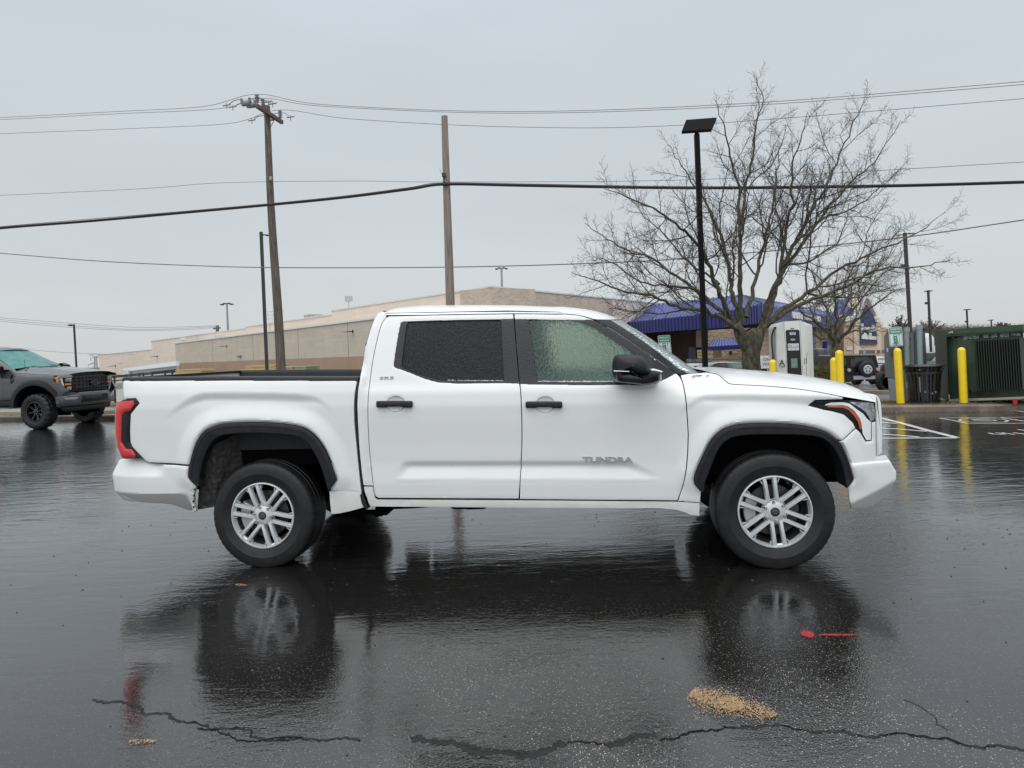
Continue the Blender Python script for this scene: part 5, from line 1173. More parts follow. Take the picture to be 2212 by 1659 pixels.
def wire(name,pln,left,right,r,m,label,cat='cable',mid=None,n=14):
    left=(ext(left[0],left[1],-700),)+tuple(left); right=tuple(right)+(ext(right[-1],right[-2],2750),)
    P=[]
    for q in left: P.append(pln.pt(q))
    if mid is not None: P.append(mid)
    for q in right: P.append(pln.pt(q))
    P=spl([tuple(p) for p in P],n); mb=MB(); mb.tube(P,r,5); return mb.build(name,m,None,smooth=180,label=label,category=cat)
for i,(ln,rn,lab) in enumerate(((((-120,259),(0,254),(250,241),(440,230)),((700,226),(1100,241),(1600,224),(2212,176),(2330,165)),'topmost thin overhead wire, upper of the close pair on the crossarm'),
    (((-120,263),(0,258.5),(250,246),(470,235)),((700,229.5),(1100,244.5),(1600,229),(2212,182.5),(2330,172)),'thin overhead wire running just under the topmost wire'),
    (((-120,296),(0,289),(300,277),(500,266)),((760,257),(1100,274),(1480,270),(2212,213),(2330,202)),'thin overhead wire from the low right end of the crossarm'))):
    q=INS[i]; pln=Plane(q-DIR,q+DIR); wire('overhead_wire',pln,ln,rn,.010,wirem,lab,mid=q)
q=at(580,388,26)+Vector((.12,-.12,0)); pln=Plane(q-DIR,q+DIR)
wire('overhead_wire',pln,((-120,427),(0,422),(300,408),(480,395)),((760,391),(955,393),(1500,388),(2212,350),(2330,342)),.009,wirem,'thin overhead wire on the utility pole at the height of the thick black cable')
MB().tube([q+Vector((-.12,.1,0)),q+Vector((.03,0,0))],.04,6).lathe([(.02,-.09),(.06,-.05),(.06,.05),(.02,.09)],8,c=q).build('wire_bracket',galv,up_)
# fuse switches hung on the wires by the pole head
mb=MB()
for wi,(x0,y0,x1,y1) in ((0,(660,262,800,250)),(1,(760,400,895,285))):
    pass
def hw(pln,pts,r,m,name): 
    mb=MB(); mb.tube(spl([tuple(pln.pt(D(18,*p))) for p in pts],6),r,6); return mb.build(name,m,up_,smooth=60)
p0=Plane(INS[0]-DIR,INS[0]+DIR); p1=Plane(INS[1]-DIR,INS[1]+DIR); p2=Plane(INS[2]-DIR,INS[2]+DIR)
for pl_,pts in ((p0,[(450,355),(520,305),(580,282),(650,272)]),(p0,[(830,255),(970,244),(1050,265),(1110,300)]),(p1,[(560,385),(600,355),(650,342),(720,330)]),(p1,[(900,290),(1040,280),(1110,298),(1185,340)]),(p2,[(885,612),(940,575),(1000,560),(1065,548)]),(p2,[(1230,520),(1370,503),(1440,520),(1500,570)])): hw(pl_,pts,.016,galv,'jumper_wire')
for pl_,pts,r in ((p0,[(665,262),(680,350),(690,370)],.05),(p0,[(805,245),(808,300),(825,320)],.05),(p0,[(685,372),(800,358)],.05),(p1,[(770,385),(780,405),(890,395),(895,375)],.045),(p1,[(890,290),(900,340),(912,378)],.045),(p2,[(1215,520),(1190,560),(1215,620)],.045),(p2,[(1175,628),(1222,625)],.04)): hw(pl_,pts,r,mat('switch_grey',(.16,.16,.17),rough=.5),'fuse_switch')
for pl_,c in ((p0,(757,325)),(p1,(850,360))): v=pl_.pt(D(18,*c)); MB().lathe([(0,-.13),(.11,-.09),(.14,0),(.11,.09),(0,.13)],12,c=v,cap=False).build('switch_head',porc,up_,smooth=60)
for pl_,c in ((p0,(410,372)),(p1,(515,400)),(p0,(1132,310)),(p1,(1210,345)),(p2,(848,634)),(p2,(1522,577))): v=pl_.pt(D(18,*c)); MB().tube([v-DIR*.16,v+DIR*.16],.026,6).tube([v-Vector((0,0,.14)),v+Vector((0,0,.07))],.016,4).build('wire_clamp',galv,up_)
# bare pole
a,b=pole('x',(960,251),(973,664),22,0,0,None,zt(3.5)); BP=a
bp_=thing('wooden_pole',b,'bare pale wooden pole without crossarm rising behind the white cab','utility pole')
pts=[b+(a-b)*t for t in np.linspace(0,1,12)]; MB().tube(pts,[.165-.065*t for t in np.linspace(0,1,12)],16).build('pole_shaft',woodL,bp_,smooth=50)
q=at(962,398,22)+Vector((-.02,-.16,0)); pln=Plane(q-DIR,q+DIR)
MB().box((q[0]-.06,q[1]-.05,q[2]+.20),(q[0]+.05,q[1]+.05,q[2]+.31)).build('bolt_plate',darkm,bp_); MB().tube([q,q+Vector((0,.2,0))],.05,6).build('cable_bracket',darkm,bp_)
MB().tube(spl([tuple(at(*p,21.9)) for p in ((950,365),(955,378),(960,392),(970,420))],5),.006,4).build('loose_wire',wirem,bp_)
mb=MB()
for Ls,r in ((((-120,507),(0,492),(200,476),(400,458),(700,430),(880,408),(962,397.5),(1150,400),(1500,405),(1900,401),(2212,392.5),(2330,389)),.034),(((-120,510),(0,494.5),(200,478.5),(400,460.5),(700,432.5),(880,410.5),(962,399.5),(1150,402.5),(1500,407.5),(1900,403.5),(2212,395),(2330,391)),.022),(((-120,503),(0,489.5),(400,456),(700,428),(880,405.5),(955,395),(1150,397.5),(1500,403),(1900,399),(2212,391)),.010)):
    Ls=(ext(Ls[0],Ls[1],-700),)+tuple(Ls)+(ext(Ls[-1],Ls[-2],2750),); mb.tube(spl([tuple(pln.pt(p)) for p in Ls],8),r,7)
tb=mb.build('thick_black_cable',cablem,None,smooth=180,label='thick black cable bundle sagging across the whole picture past the bare pole',category='cable')
pl4=Plane(at(970,577,24.5)-DIR,at(970,577,24.5)+DIR)
wire('overhead_wire',pl4,((-120,539),(0,547),(200,563),(400,573),(600,578)),((970,577),(1300,568),(1500,556),(1900,519),(2212,475),(2330,458)),.019,wirem,'lowest dark wire crossing low over the store roof')
def farwire(pts,Y,r,lab): MB().tube(spl([tuple(at(*p,Y)) for p in pts],6),r,4).build('distant_wire',mat('distant_wire_grey',(.25,.26,.27)),None,label=lab,category='cable',group='distant wires at the left')
farwire([(-60,680),(0,686),(150,698),(290,707),(400,706),(470,703)],120,.035,'highest of the three distant wires above the left street lamp arm'); farwire([(-60,684),(0,690),(150,703),(290,711.5),(400,709),(470,705)],120,.035,'middle of the three distant wires by the left street lamp'); farwire([(-60,690),(0,694),(150,707),(290,714),(400,712),(470,707)],120,.035,'lowest of the three distant wires by the left street lamp')
farwire([(-60,744),(0,749),(120,760),(230,765),(290,765)],130,.035,'single distant wire below the others, ending at the store roof')
# small distant utility pole above the store roof
s0=at(*D(11,566,510),150); dp=thing('distant_utility_pole',s0-Vector((0,0,8)),'tiny distant utility pole with double crossarm above the store roof','utility pole')
MB().tube([s0,s0-Vector((.3,0,8))],.35,8).build('pole_shaft',wood,dp)
MB().tube([at(*D(11,530,537),150),at(*D(11,592,533),150)],.18,5).tube([at(*D(11,540,546),150),at(*D(11,575,522),150)],.1,5).build('crossarm',wood,dp)
# lamp posts
postm=mat('black_painted_post',(.007,.006,.007),rough=.6,spec=.1); bronze=mat('bronze_post',(.030,.024,.024),rough=.5)
def sqpole(mb,a,b,w,w1=None):
    w1=w1 or w; v=[]
    for p,q in ((b,w),(a,w1)): v+=[(p[0]-q,p[1]-q,p[2]),(p[0]+q,p[1]-q,p[2]),(p[0]+q,p[1]+q,p[2]),(p[0]-q,p[1]+q,p[2])]
    return mb.add(v,[(0,3,2,1),(4,5,6,7),(0,1,5,4),(1,2,6,5),(2,3,7,6),(3,0,4,7)])
a,b=pole('x',(1505,290),(1523.5,796),15.6,0,0,None,.12); lp=thing('lamp_post',b,'black square lamp post with flat finned head in front of the big bare tree','lamp post')
sqpole(MB(),a,b,.052).build('post',postm,lp); MB().tube([a+Vector((0,0,-.02)),a+Vector((0,0,.16))],.045,10).build('tenon',postm,lp)
# flat floodlight head, tilted, seen from below
c=at(1509,273,15.6)
Pq=[at(*D(7 if False else 18,0,0),1)]*0
def zz7(x,y): return ((2600+x/5.53)/QS,(400+y/5.53)/QS)
zt7=c[2]; cor=[at(*zz7(462,705),15.52),at(*zz7(1105,660),15.52),at(*zz7(1222,405),15.68),at(*zz7(560,455),15.68)]
mb=MB(); upv=Vector((0,-.02,.055)); mb.add(cor+[v+upv for v in cor],[(0,1,2,3),(7,6,5,4),(0,4,5,1),(1,5,6,2),(2,6,7,3),(3,7,4,0)]); lh=mb.build('lamp_head',postm,lp)
mb=MB()
for i in range(8):
    t=.12+i*.105; p=cor[0]+(cor[1]-cor[0])*t; q=cor[3]+(cor[2]-cor[3])*t; a1=p+(q-p)*.35; a2=p+(q-p)*.78; mb.tube([a1-Vector((0,0,.006)),a2-Vector((0,0,.006))],.008,4)
mb.build('cooling_fins',mat('fin_grey',(.10,.09,.09),rough=.4,metal=.3),lh)
mb=MB(); mb.tube([cor[0]+(cor[1]-cor[0])*.08+(cor[3]-cor[0])*.3+Vector((0,0,-.004)),cor[0]+(cor[1]-cor[0])*.93+(cor[3]-cor[0])*.3+Vector((0,0,-.004))],.006,4).build('head_rib',bronze,lh)
def arm_lamp(name,top,bot,Y,w,arms,label,cat='lamp post',zb=None,box=None,grp=None,m=bronze,th_=.05):
    a=at(*top,Y); b=at(*bot,Y); d=b-a; zb=zb if zb is not None else -.9; b=a+d*((zb-a[2])/d[2]); t=thing(name,b,label,cat,grp)
    sqpole(MB(),a,b,w).build('post',m,t)
    for (q0,q1) in arms:
        p0=at(*q0,Y); p1=at(*q1,Y); v=(p1-p0); k=v.length
        mb=MB(); e=p0+v*.35; mb.tube([p0,e],th_*.6,5); mb.grid([[e+Vector((0,-k*.22,-th_*.3)),p1+Vector((0,-k*.15,0))],[e+Vector((0,0,th_)),p1+Vector((0,0,th_*.5))],[e+Vector((0,k*.22,-th_*.3)),p1+Vector((0,k*.15,0))],[e+Vector((0,0,-th_)),p1+Vector((0,0,-th_*.4))]],closed=False); mb.build('lamp_head',m,t)
    if box: p=at(*box,Y); MB().box((p[0]-w*1.6,p[1]-w*1.2,p[2]-w*1.3),(p[0]+w*.5,p[1]+w,p[2]+w*1.3)).build('camera_box',m,t)
    return t
arm_lamp('street_lamp',(564,501),(577,803),30,.058,(((565,507),(586,509)),),'slim dark street lamp with one short arm, just left of the leaning utility pole',zb=-.2)
arm_lamp('street_lamp',D(10,805,350),D(10,832,812),55,.055,((D(10,800,360),D(10,735,362)),),'dark street lamp with arm pointing left, above the hood of the grey pickup',zb=-.8,th_=.10)
arm_lamp('street_lamp',(1954.5,503),(1965,690),40,.078,(((1955,507),(1936,508)),((1955,505),(1977,504))),'tall twin arm lamp post right of the big tree, behind the reserved parking sign',box=(1952,575),th_=.05)
arm_lamp('street_lamp',(2005,627),(2010.5,745),64,.08,(((2005,629),(1996,630)),((2005,629),(2015,628))),'twin arm lamp post with small camera left of the green transformer',box=(2001.5,655),th_=.07)
arm_lamp('street_lamp',D(34,1056,88),D(34,1075,450),95,.085,((D(34,1056,96),D(34,985,102)),(D(34,1056,96),D(34,1147,93))),'distant twin arm lamp post over the left half of the green transformer',box=D(34,1045,340),th_=.09)
arm_lamp('street_lamp',D(34,1549,300),D(34,1557,430),130,.09,((D(34,1549,310),D(34,1478,315)),(D(34,1549,310),D(34,1605,306))),'smallest farthest twin arm lamp post over the middle of the green transformer',th_=.10)
def mast(top,bot,Y,label):
    a=at(*top,Y); b=at(*bot,Y); d=b-a; b=a+d*((-.9-a[2])/d[2]); t=thing('floodlight_mast',b,label,'light mast')
    MB().tube([a,b],[.18,.35],8).build('mast',mat('mast_grey',(.22,.26,.27),rough=.5),t)
    k=Y/230
    for dx,dz in ((-1.6,-.2),(-.7,.1),(.7,.1),(1.6,-.2)): MB().box((a[0]+dx*k-.45*k,a[1]-.4,a[2]+dz*k-.25*k),(a[0]+dx*k+.45*k,a[1]+.4,a[2]+dz*k+.10*k)).build('floodlight',darkm,t)
    MB().tube([a+Vector((-1.6*k,0,-.1*k)),a+Vector((1.6*k,0,-.1*k))],.08*k,5).build('mast_arm',darkm,t)
mast(D(11,648,322),D(11,658,548),150,'distant floodlight mast rising over the left part of the store roof'); mast(D(12,828,12),D(12,833,185),130,'distant floodlight mast over the stone corner of the store')
# lattice transmission tower
def T10(x,y): return at(*D(10,x,y),300)
tw=thing('transmission_tower',T10(1045,870),'tiny lattice power transmission tower left of the far end of the store','transmission tower'); tm=mat('distant_steel',(.30,.31,.32),rough=.6)
mb=MB(); 
for seg in ([(1030,700),(1020,870)],[(1050,700),(1068,870)]): mb.tube([T10(*p) for p in seg],.16,4)
for i in range(9):
    y0=700+i*19; l0=1030-i*1.1; r0=1050+i*2; mb.tube([T10(l0,y0),T10(r0+2,y0+19)],.09,4).tube([T10(r0,y0),T10(l0-1,y0+19)],.09,4).tube([T10(l0,y0),T10(r0,y0)],.08,4)
mb.build('lattice_mast',tm,tw)
mb=MB()
for seg in ([(968,682),(1112,672)],[(968,682),(1032,712)],[(1112,672),(1052,708)],[(985,720),(1100,714)],[(960,787),(1070,775)],[(960,787),(1028,768)],[(988,720),(988,750)],[(962,787),(962,815)],[(1000,680),(1025,700)],[(1085,674),(1058,700)]): mb.tube([T10(*p) for p in seg],.11,4)
mb.build('crossarms',tm,tw)
# ================================================================ TREES
bark=mat('lichened_bark',(.028,.023,.018),rough=.85,c2=(.125,.12,.08),vscale=11,stretch=(1,1,.5),bump=.02,bscale=18)
twigm=mat('dark_twigs',(.045,.038,.033),rough=.8,c2=(.085,.070,.058),vscale=3)
def rotv(v,ax,an): return Matrix.Rotation(an,3,ax)@v
class Tree:
    def __init__(s,seed,minr=.0035): s.r=random.Random(seed); s.big=MB(); s.small=MB(); s.minr=minr; s.n=0
    def twig(s,p,d,L,r,depth,upb=.10,wig=.22,spread=(25,60),gap=.085,ratio=.52):
        R_=s.r; n=max(3,int(L/.16)); pts=[p.copy()]; ds=[d.copy()]; q=p.copy(); dd=d.normalized()
        for i in range(n):
            ax=Vector((R_.uniform(-1,1),R_.uniform(-1,1),R_.uniform(-1,1))); ax-=ax.project(dd)
            if ax.length>1e-3: dd=rotv(dd,ax.normalized(),R_.gauss(0,wig))
            dd=(dd+Vector((0,0,upb))).normalized(); q=q+dd*(L/n); pts.append(q.copy()); ds.append(dd.copy())
        rad=[max(s.minr,r*(1-.75*i/n)) for i in range(n+1)]
        (s.big if r>.03 else s.small).tube(pts,rad,8 if r>.06 else (5 if r>.02 else 3),cap=False); s.n+=n
        if depth>0:
            s.shoot(pts,ds,rad,L,depth,upb,wig,spread,gap,ratio,.22)
    def shoot(s,pts,ds,rad,L,depth,upb,wig,spread,gap,ratio,start,side0=None):
        R_=s.r; P=np.array([tuple(p) for p in pts]); cum=np.r_[0,np.cumsum(np.linalg.norm(np.diff(P,axis=0),axis=1))]; tot=cum[-1]
        x=tot*start; az=R_.uniform(0,6.28)
        while x<tot*.99:
            i=min(len(pts)-2,int(np.searchsorted(cum,x))-1); i=max(i,0); t=(x-cum[i])/max(1e-6,cum[i+1]-cum[i]); p=pts[i].lerp(pts[i+1],t); dd=ds[i]
            az+=2.4+R_.uniform(-.6,.6); ax=dd.orthogonal().normalized(); ax=rotv(ax,dd,az)
            nd=rotv(dd,ax,R(R_.uniform(*spread))); rem=tot-x
            l=(rem*.5+tot*.12)*ratio*1.5*R_.uniform(.55,1.15); l=min(l,tot*.62); r=min(rad[i]*.55,.0045+l*.009)
            s.twig(p,nd,max(l,.12),max(r,s.minr),depth-1,upb,wig*1.08,spread,gap*.8,ratio)
            x+=max(.07,gap*tot*R_.uniform(.6,1.5))
    def limb(s,pts,r0,r1,depth=3,start=.25,gap=.055,**k):
        P=spl([tuple(p) for p in pts],4); R_=s.r; pp=[Vector(p)+Vector((R_.gauss(0,.022),R_.gauss(0,.03),R_.gauss(0,.022)))*(1 if i else 0) for i,p in enumerate(P)]; n=len(pp)
        rad=[r0*(1-(i/(n-1))**.8)+r1*(i/(n-1))**.8 for i in range(n)]; ds=[(pp[min(i+1,n-1)]-pp[max(i-1,0)]).normalized() for i in range(n)]
        s.big.tube(pp,rad,9,cap=False)
        L=sum((pp[i+1]-pp[i]).length for i in range(n-1))
        s.shoot(pp,ds,rad,L,depth,k.get('upb',.07),k.get('wig',.20),k.get('spread',(25,62)),gap,k.get('ratio',.42),start)
YT=17.3
bt=Tree(11,.0026)
def T17(x,y,dy=0.): return at(*D(17,x,y),YT+dy)
LM=[([(985,1450),(920,1360),(830,1305),(740,1270),(600,1245),(480,1195),(300,1160),(170,1110),(60,1070)],-1.6,.13),
([(960,1400),(880,1310),(800,1240),(700,1160),(600,1090),(480,1000),(350,960),(220,880),(130,815)],1.2,.12),
([(900,1330),(850,1230),(810,1130),(760,1020),(690,900),(600,820),(480,740),(340,680),(235,640)],-2.4,.12),
([(930,1340),(905,1230),(880,1130),(860,1000),(820,850),(760,720),(680,600),(610,500),(560,410)],1.6,.12),
([(935,1330),(925,1180),(930,1000),(930,820),(920,640),(880,480),(850,330),(800,190)],-.9,.12),
([(930,860),(958,640),(990,480),(1010,300),(1050,180),(1000,60)],.6,.07),
([(960,1300),(1000,1150),(1040,960),(1080,800),(1110,640),(1130,480),(1160,320)],2.2,.10),
([(1040,1340),(1080,1200),(1130,1080),(1160,900),(1190,720),(1190,560),(1230,400),(1280,250)],-1.8,.11),
([(1050,1350),(1110,1180),(1150,1060),(1220,900),(1300,740),(1380,620),(1430,480),(1500,330),(1575,190)],1.0,.13),
([(1150,1060),(1280,880),(1400,720),(1500,600),(1620,500),(1750,300)],-1.5,.08),
([(1060,1340),(1150,1255),(1280,1180),(1400,1080),(1550,1000),(1700,930),(1850,860),(1980,760)],1.8,.11),
([(1060,1345),(1200,1250),(1350,1190),(1500,1130),(1650,1050),(1850,1045),(2010,1010)],-2.2,.10),
([(1220,900),(1350,800),(1500,740),(1650,640),(1790,500)],2.5,.06),
([(820,1130),(760,1080),(640,1000),(520,860),(420,760),(330,620)],2.8,.06),
([(1280,1180),(1450,1200),(1600,1180),(1740,1130)],2.9,.05),
([(700,1160),(560,1140),(420,1120),(260,1010),(170,1000)],-3.0,.05)]
for pts,dy,r in LM:
    n=len(pts); P=[T17(x,y,dy*(i/(n-1))**1.1) for i,(x,y) in enumerate(pts)]
    bt.limb(P,r*.62,.006,depth=3,start=.20,gap=.050,ratio=.54)
print('tree segs',bt.n)
z_b=zt(1.5); tb0=T17(1000,1640); tb0=Vector((tb0[0],tb0[1],z_b))
pts=[tb0+Vector((.02,0,-.1)),tb0+Vector((0,0,.25)),T17(988,1560),T17(985,1500),T17(985,1445),T17(975,1400),T17(960,1370)]
bt.big.tube(spl([tuple(p) for p in pts],4),list(np.interp(np.linspace(0,1,25),[0,.1,.5,.75,.9,1],[.30,.235,.215,.225,.23,.17])),16,cap=False)
bt.big.tube([T17(1000,1460),T17(1020,1400),T17(1045,1345)],[.17,.15,.09],14,cap=False).tube([T17(970,1460),T17(935,1400),T17(905,1330)],[.17,.15,.09],14,cap=False)
tr=thing('bare_tree',tb0,'large bare spreading tree with lichened trunk behind the black lamp post','tree')
bt.big.build('trunk',bark,tr,smooth=60); bt.small.build('crown',twigm,tr)
# second tree
t2=Tree(5,.0042); Y2=27
def U17(x,y,dy=0.): return at(*D(17,x,y),Y2+dy)
for pts,dy,r in (([(1420,1460),(1395,1390),(1330,1340),(1270,1290),(1215,1240),(1190,1180)],-1.5,.14),([(1420,1450),(1400,1360),(1380,1280),(1340,1180),(1300,1080),(1260,1010)],1.5,.13),([(1425,1440),(1420,1340),(1420,1240),(1415,1130),(1440,1000)],-1,.13),([(1425,1440),(1440,1340),(1470,1240),(1500,1150),(1530,1040)],1.6,.13),([(1425,1440),(1470,1380),(1540,1300),(1620,1240),(1700,1180),(1760,1150)],-2,.12),([(1425,1455),(1450,1400),(1520,1370),(1600,1365),(1680,1370)],1.5,.10),([(1415,1460),(1385,1420),(1330,1400),(1240,1330),(1160,1290)],1.5,.10),([(1440,1340),(1560,1200),(1660,1080),(1780,1030)],0,.08)):
    n=len(pts); t2.limb([U17(x,y,dy*(i/(n-1))) for i,(x,y) in enumerate(pts)],r*.62,.008,depth=2,start=.2,gap=.046,ratio=.6)
b0=U17(1432,1600); b0=Vector((b0[0],b0[1],-.4)); t2.big.tube([b0,U17(1425,1520),U17(1422,1455),U17(1425,1435)],[.26,.22,.22,.15],12,cap=False)
tr2=thing('bare_tree',b0,'smaller bare tree between the charger and the black off-roader','tree'); t2.big.build('trunk',bark,tr2,smooth=60); t2.small.build('crown',twigm,tr2)
# distant bare trees at the right
dtm=mat('distant_twig_brown',(.12,.095,.08),rough=.9)
def fartree(k,bx,by,spread_,top,Y,seed,label,m=dtm):
    t=Tree(seed,.03); base=at(*D(k,bx,by),Y); R_=t.r; W=abs(at(*D(k,bx+spread_,by),Y)[0]-base[0]); H=at(*D(k,bx,top),Y)[2]-base[2]
    t.big.tube([Vector((base[0],base[1],-1)),base+Vector((0,0,H*.15))],[.35,.30],8,cap=False)
    for i in range(11):
        a=R_.uniform(0,6.28); f=(i-5)/5; e=base+Vector((W*f*.95,R_.uniform(-1,1)*W*.6,H*(1-.42*abs(f)**1.5)*R_.uniform(.88,1.02))); m_=base.lerp(e,.5)+Vector((0,0,H*.10)); t.limb([base+Vector((0,0,H*.12)),base.lerp(m_,.5)+Vector((0,0,H*.06)),m_,e],.16,.03,depth=2,start=.25,gap=.07,ratio=.5,wig=.2)
    o=thing('bare_tree',(base[0],base[1],-1),label,'tree'); t.big.build('trunk',m,o); t.small.build('crown',m,o)
fartree(15,420,640,150,325,120,1,'distant round bare tree behind the reserved parking sign and tall lamp post'); fartree(15,860,640,190,375,110,2,'distant bare tree just left of the green transformer top'); fartree(34,1760,470,150,345,150,4,'faint distant bare tree above the middle of the transformer roof')
# brushy woods along the horizon
mb=MB()
def woods(k,x0,x1,yt,Y,n,hv):
    for i in range(n):
        x=rng.uniform(x0,x1); Yj=Y+rng.uniform(-8,14); p=at(*D(k,x,yt+hv*rng.uniform(0,1)),Yj); r=rng.uniform(.03,.10)
        b=Vector((p[0]+rng.normal(0,.5),p[1],-1)); mb.tube([b,b.lerp(p,.6)+Vector((rng.normal(0,.2),0,0)),p],[r,r*.7,.02],3,cap=False)
        for j in range(4):
            q=b.lerp(p,rng.uniform(.4,.95)); e=q+Vector((rng.normal(0,1.0),rng.normal(0,.6),rng.uniform(.4,1.6))); mb.tube([q,e],[r*.5,.015],3,cap=False)
woods(15,200,730,520,150,420,170); woods(15,640,1100,500,150,500,200); woods(34,650,2250,430,170,700,90); woods(34,2250,6500,400,170,900,90)
mb.build('woodland',dtm,None,kind='stuff',label='brown leafless brushy woodland along the horizon at the right',category='woodland')
# ================================================================ RIGHT SIDE: CHARGER, BOLLARDS, CABINETS, TRANSFORMER, CARS
yel=mat('yellow_bollard_plastic',(.86,.60,.006),rough=.35,coat=.3,var=.06,vscale=6)
LEAN=math.tan(.005)
def bollard(q_top,q_base,Y,z0,label,r=.078,grp='yellow bollards at the kerb'):
    b=at(*q_base,Y); t=at(*q_top,Y); b=t+(b-t)*((z0-t[2])/(b[2]-t[2])); o=thing('bollard',b,label,'bollard',grp)
    n=8; h_=(t-b).length; d=(t-b)/h_; mb=MB(); pts=[b,b+d*(h_-r)]; rr=[r,r]
    for i in range(1,n+1): a=i/n*math.pi/2; pts.append(b+d*(h_-r+r*math.sin(a))); rr.append(max(r*math.cos(a),.003))
    mb.tube(pts,rr,24).build('sleeve',yel,o,smooth=50); MB().lathe([(r*1.25,-.02),(r*1.2,.012),(r,.02)],18,c=b,cap=False).build('base_ring',kerbm,o)
bollard(D(15,372,812),D(15,422,1620),14.95,.125,'tall yellow bollard standing directly in front of the reserved parking sign post')
bollard(D(15,1303,800),D(15,1338,1618),14.55,.125,'yellow bollard in front of the left part of the green transformer')
bollard(D(14,155,978),D(14,165,1600),15.9,.12,'yellow bollard left of the white charging unit, by its letter A')
bollard(D(14,1043,948),D(14,1060,1600),15.2,.12,'shorter yellow bollard of the close pair right of the charging unit')
bollard(D(14,1120,842),D(14,1145,1600),14.6,.12,'taller yellow bollard of the close pair right of the charging unit')
# ---- charging unit
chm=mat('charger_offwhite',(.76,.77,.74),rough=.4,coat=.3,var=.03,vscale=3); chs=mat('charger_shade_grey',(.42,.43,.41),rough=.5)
YC=16.2; PCh=Plane(at(*D(33,480,1600),YC),at(*D(33,1200,1600),YC-.35)); c0=PCh.pt(D(33,800,1650))
ch=thing('charging_unit',(c0[0],c0[1],.12),'white electric vehicle charging unit with chamfered top, letters A and B and a dark screen','charging station')
def cq(pts): return [D(33,x,y) for x,y in pts]
def drop(q,z):  # straight down in the plane to height z
    v=PCh.pt(q); return v
# body: front face, chamfered sides going back
fr=[PCh.pt(q) for q in cq([(478,118),(930,86),(990,1650),(575,1650)])]
fr[2][2]=.12; fr[3][2]=.12
bk_=Vector((-PCh.n[0],-PCh.n[1],0)); R1_=PCh.pt(D(33,1125,210),-.22); R2_=PCh.pt(D(33,1205,1650),-.22); R2_[2]=.12; R0_=PCh.pt(D(33,965,85),-.02)
Lc=[PCh.pt(D(33,300,240),-.10),PCh.pt(D(33,460,118),-.02)]; Lb=PCh.pt(D(33,330,1650),-.10); Lb[2]=.12
mb=MB(); mb.add(fr,[(0,1,2,3)])
mb.add([fr[1],R0_,R1_,R2_,fr[2]],[(0,1,2,3,4)])
mb.add([fr[0],Lc[1],Lc[0],Lb,fr[3]],[(4,3,2,1,0)])
S0=PCh.pt(D(33,250,262),-.14); S1=PCh.pt(D(33,40,305),-.62); S2=PCh.pt(D(33,125,200),-.62); S1b=Vector((S1[0],S1[1],.12)); S0b=Vector((S0[0],S0[1],.12)); Tt=PCh.pt(D(33,470,118),-.30)
mb.add([Lc[0],S0,S0b,Lb],[(0,1,2,3)]); mb.add([Lc[0],Lc[1],S2,S1,S0],[(0,1,2,3,4)])
mb.add([S0,S1,S1b,S0b],[(0,1,2,3)])
bkR=R1_+bk_*.45; bkRb=Vector((bkR[0],bkR[1],.12)); mb.add([R1_,bkR,bkRb,R2_],[(0,1,2,3)]); mb.add([S1,bkR,bkRb,S1b],[(0,1,2,3)]); mb.add([fr[0],fr[1],R0_,R1_,bkR,S1,S2,Lc[1]],[tuple(range(8))])
mb.build('housing',chm,ch)
def face(name,pts,t0,t1,m,par=ch): mb=MB(); PCh.slab(mb,cq(pts),t0,t1); return mb.build(name,m,par)
scr=face('screen_panel',[(530,400),(540,370),(565,355),(700,350),(870,345),(900,358),(918,385),(985,1640),(590,1640)],-.01,.012,gloss)
for x0,y0,x1,y1 in ((478,118,575,1640),(932,88,1022,1640)):
    face('seam',[(x0-3,y0),(x0+3,y0),(x1+3,y1),(x1-3,y1)],.001,.004,darkm)
face('vent_slot',[(668,305),(765,300),(766,325),(670,330)],.0,.006,darkm)
lab=mat('label_white',(.62,.64,.66),rough=.4); labb=mat('label_blue',(.10,.15,.30),rough=.4); dtxt=mat('print_dark',(.05,.05,.055),rough=.5)
s1=face('label',[(645,437),(815,430),(818,490),(650,498)],.012,.016,lab,scr); face('label_header',[(640,410),(813,402),(815,430),(645,437)],.012,.016,labb,scr)
face('label',[(590,745),(902,735),(906,835),(596,845)],.012,.016,lab,scr); face('label',[(594,858),(906,848),(908,932),(600,940)],.012,.016,lab,scr)
face('display',[(678,1168),(858,1158),(872,1425),(692,1435)],.012,.016,mat('display_grey',(.13,.19,.20),rough=.25,coat=1),scr)
def lines(par,rows,t=.017,m=dtxt,name='small_print'):
    mb=MB()
    for x0,x1,y,hh in rows: PCh.slab(mb,cq([(x0,y),(x1,y-(x1-x0)*.03),(x1,y+hh-(x1-x0)*.03),(x0,y+hh)]),t-.001,t+.0015)
    mb.build(name,m,par)
lines(scr,[(615,650,768,7),(615,720,792,6),(615,715,818,6),(820,890,790,6),(815,880,812,6),(670,715,893,12),(770,830,891,12),(685,780,458,14)])
lines(scr,[(720,820,1305,8),(715,740,1325,40),(755,780,1323,40),(795,830,1320,40),(710,820,1375,8)],m=mat('display_print',(.22,.32,.33),rough=.4),name='display_print')
mb=MB(); e=[PCh.pt(D(33,735+58*math.cos(t),628+24*math.sin(t)),.014) for t in np.linspace(0,6.283,25)]; mb.tube(e,.0035,5)
o_=PCh.pt(D(33,735,628),.015); ux=Vector((PCh.D[0],PCh.D[1],0)); ux=ux if ux.x>0 else -ux
put_text(mb,'Ford',.052,o_,ux,(0,0,1),ext=.002,shear=.3,bold=.001); mb.build('oval_badge',lab,scr)
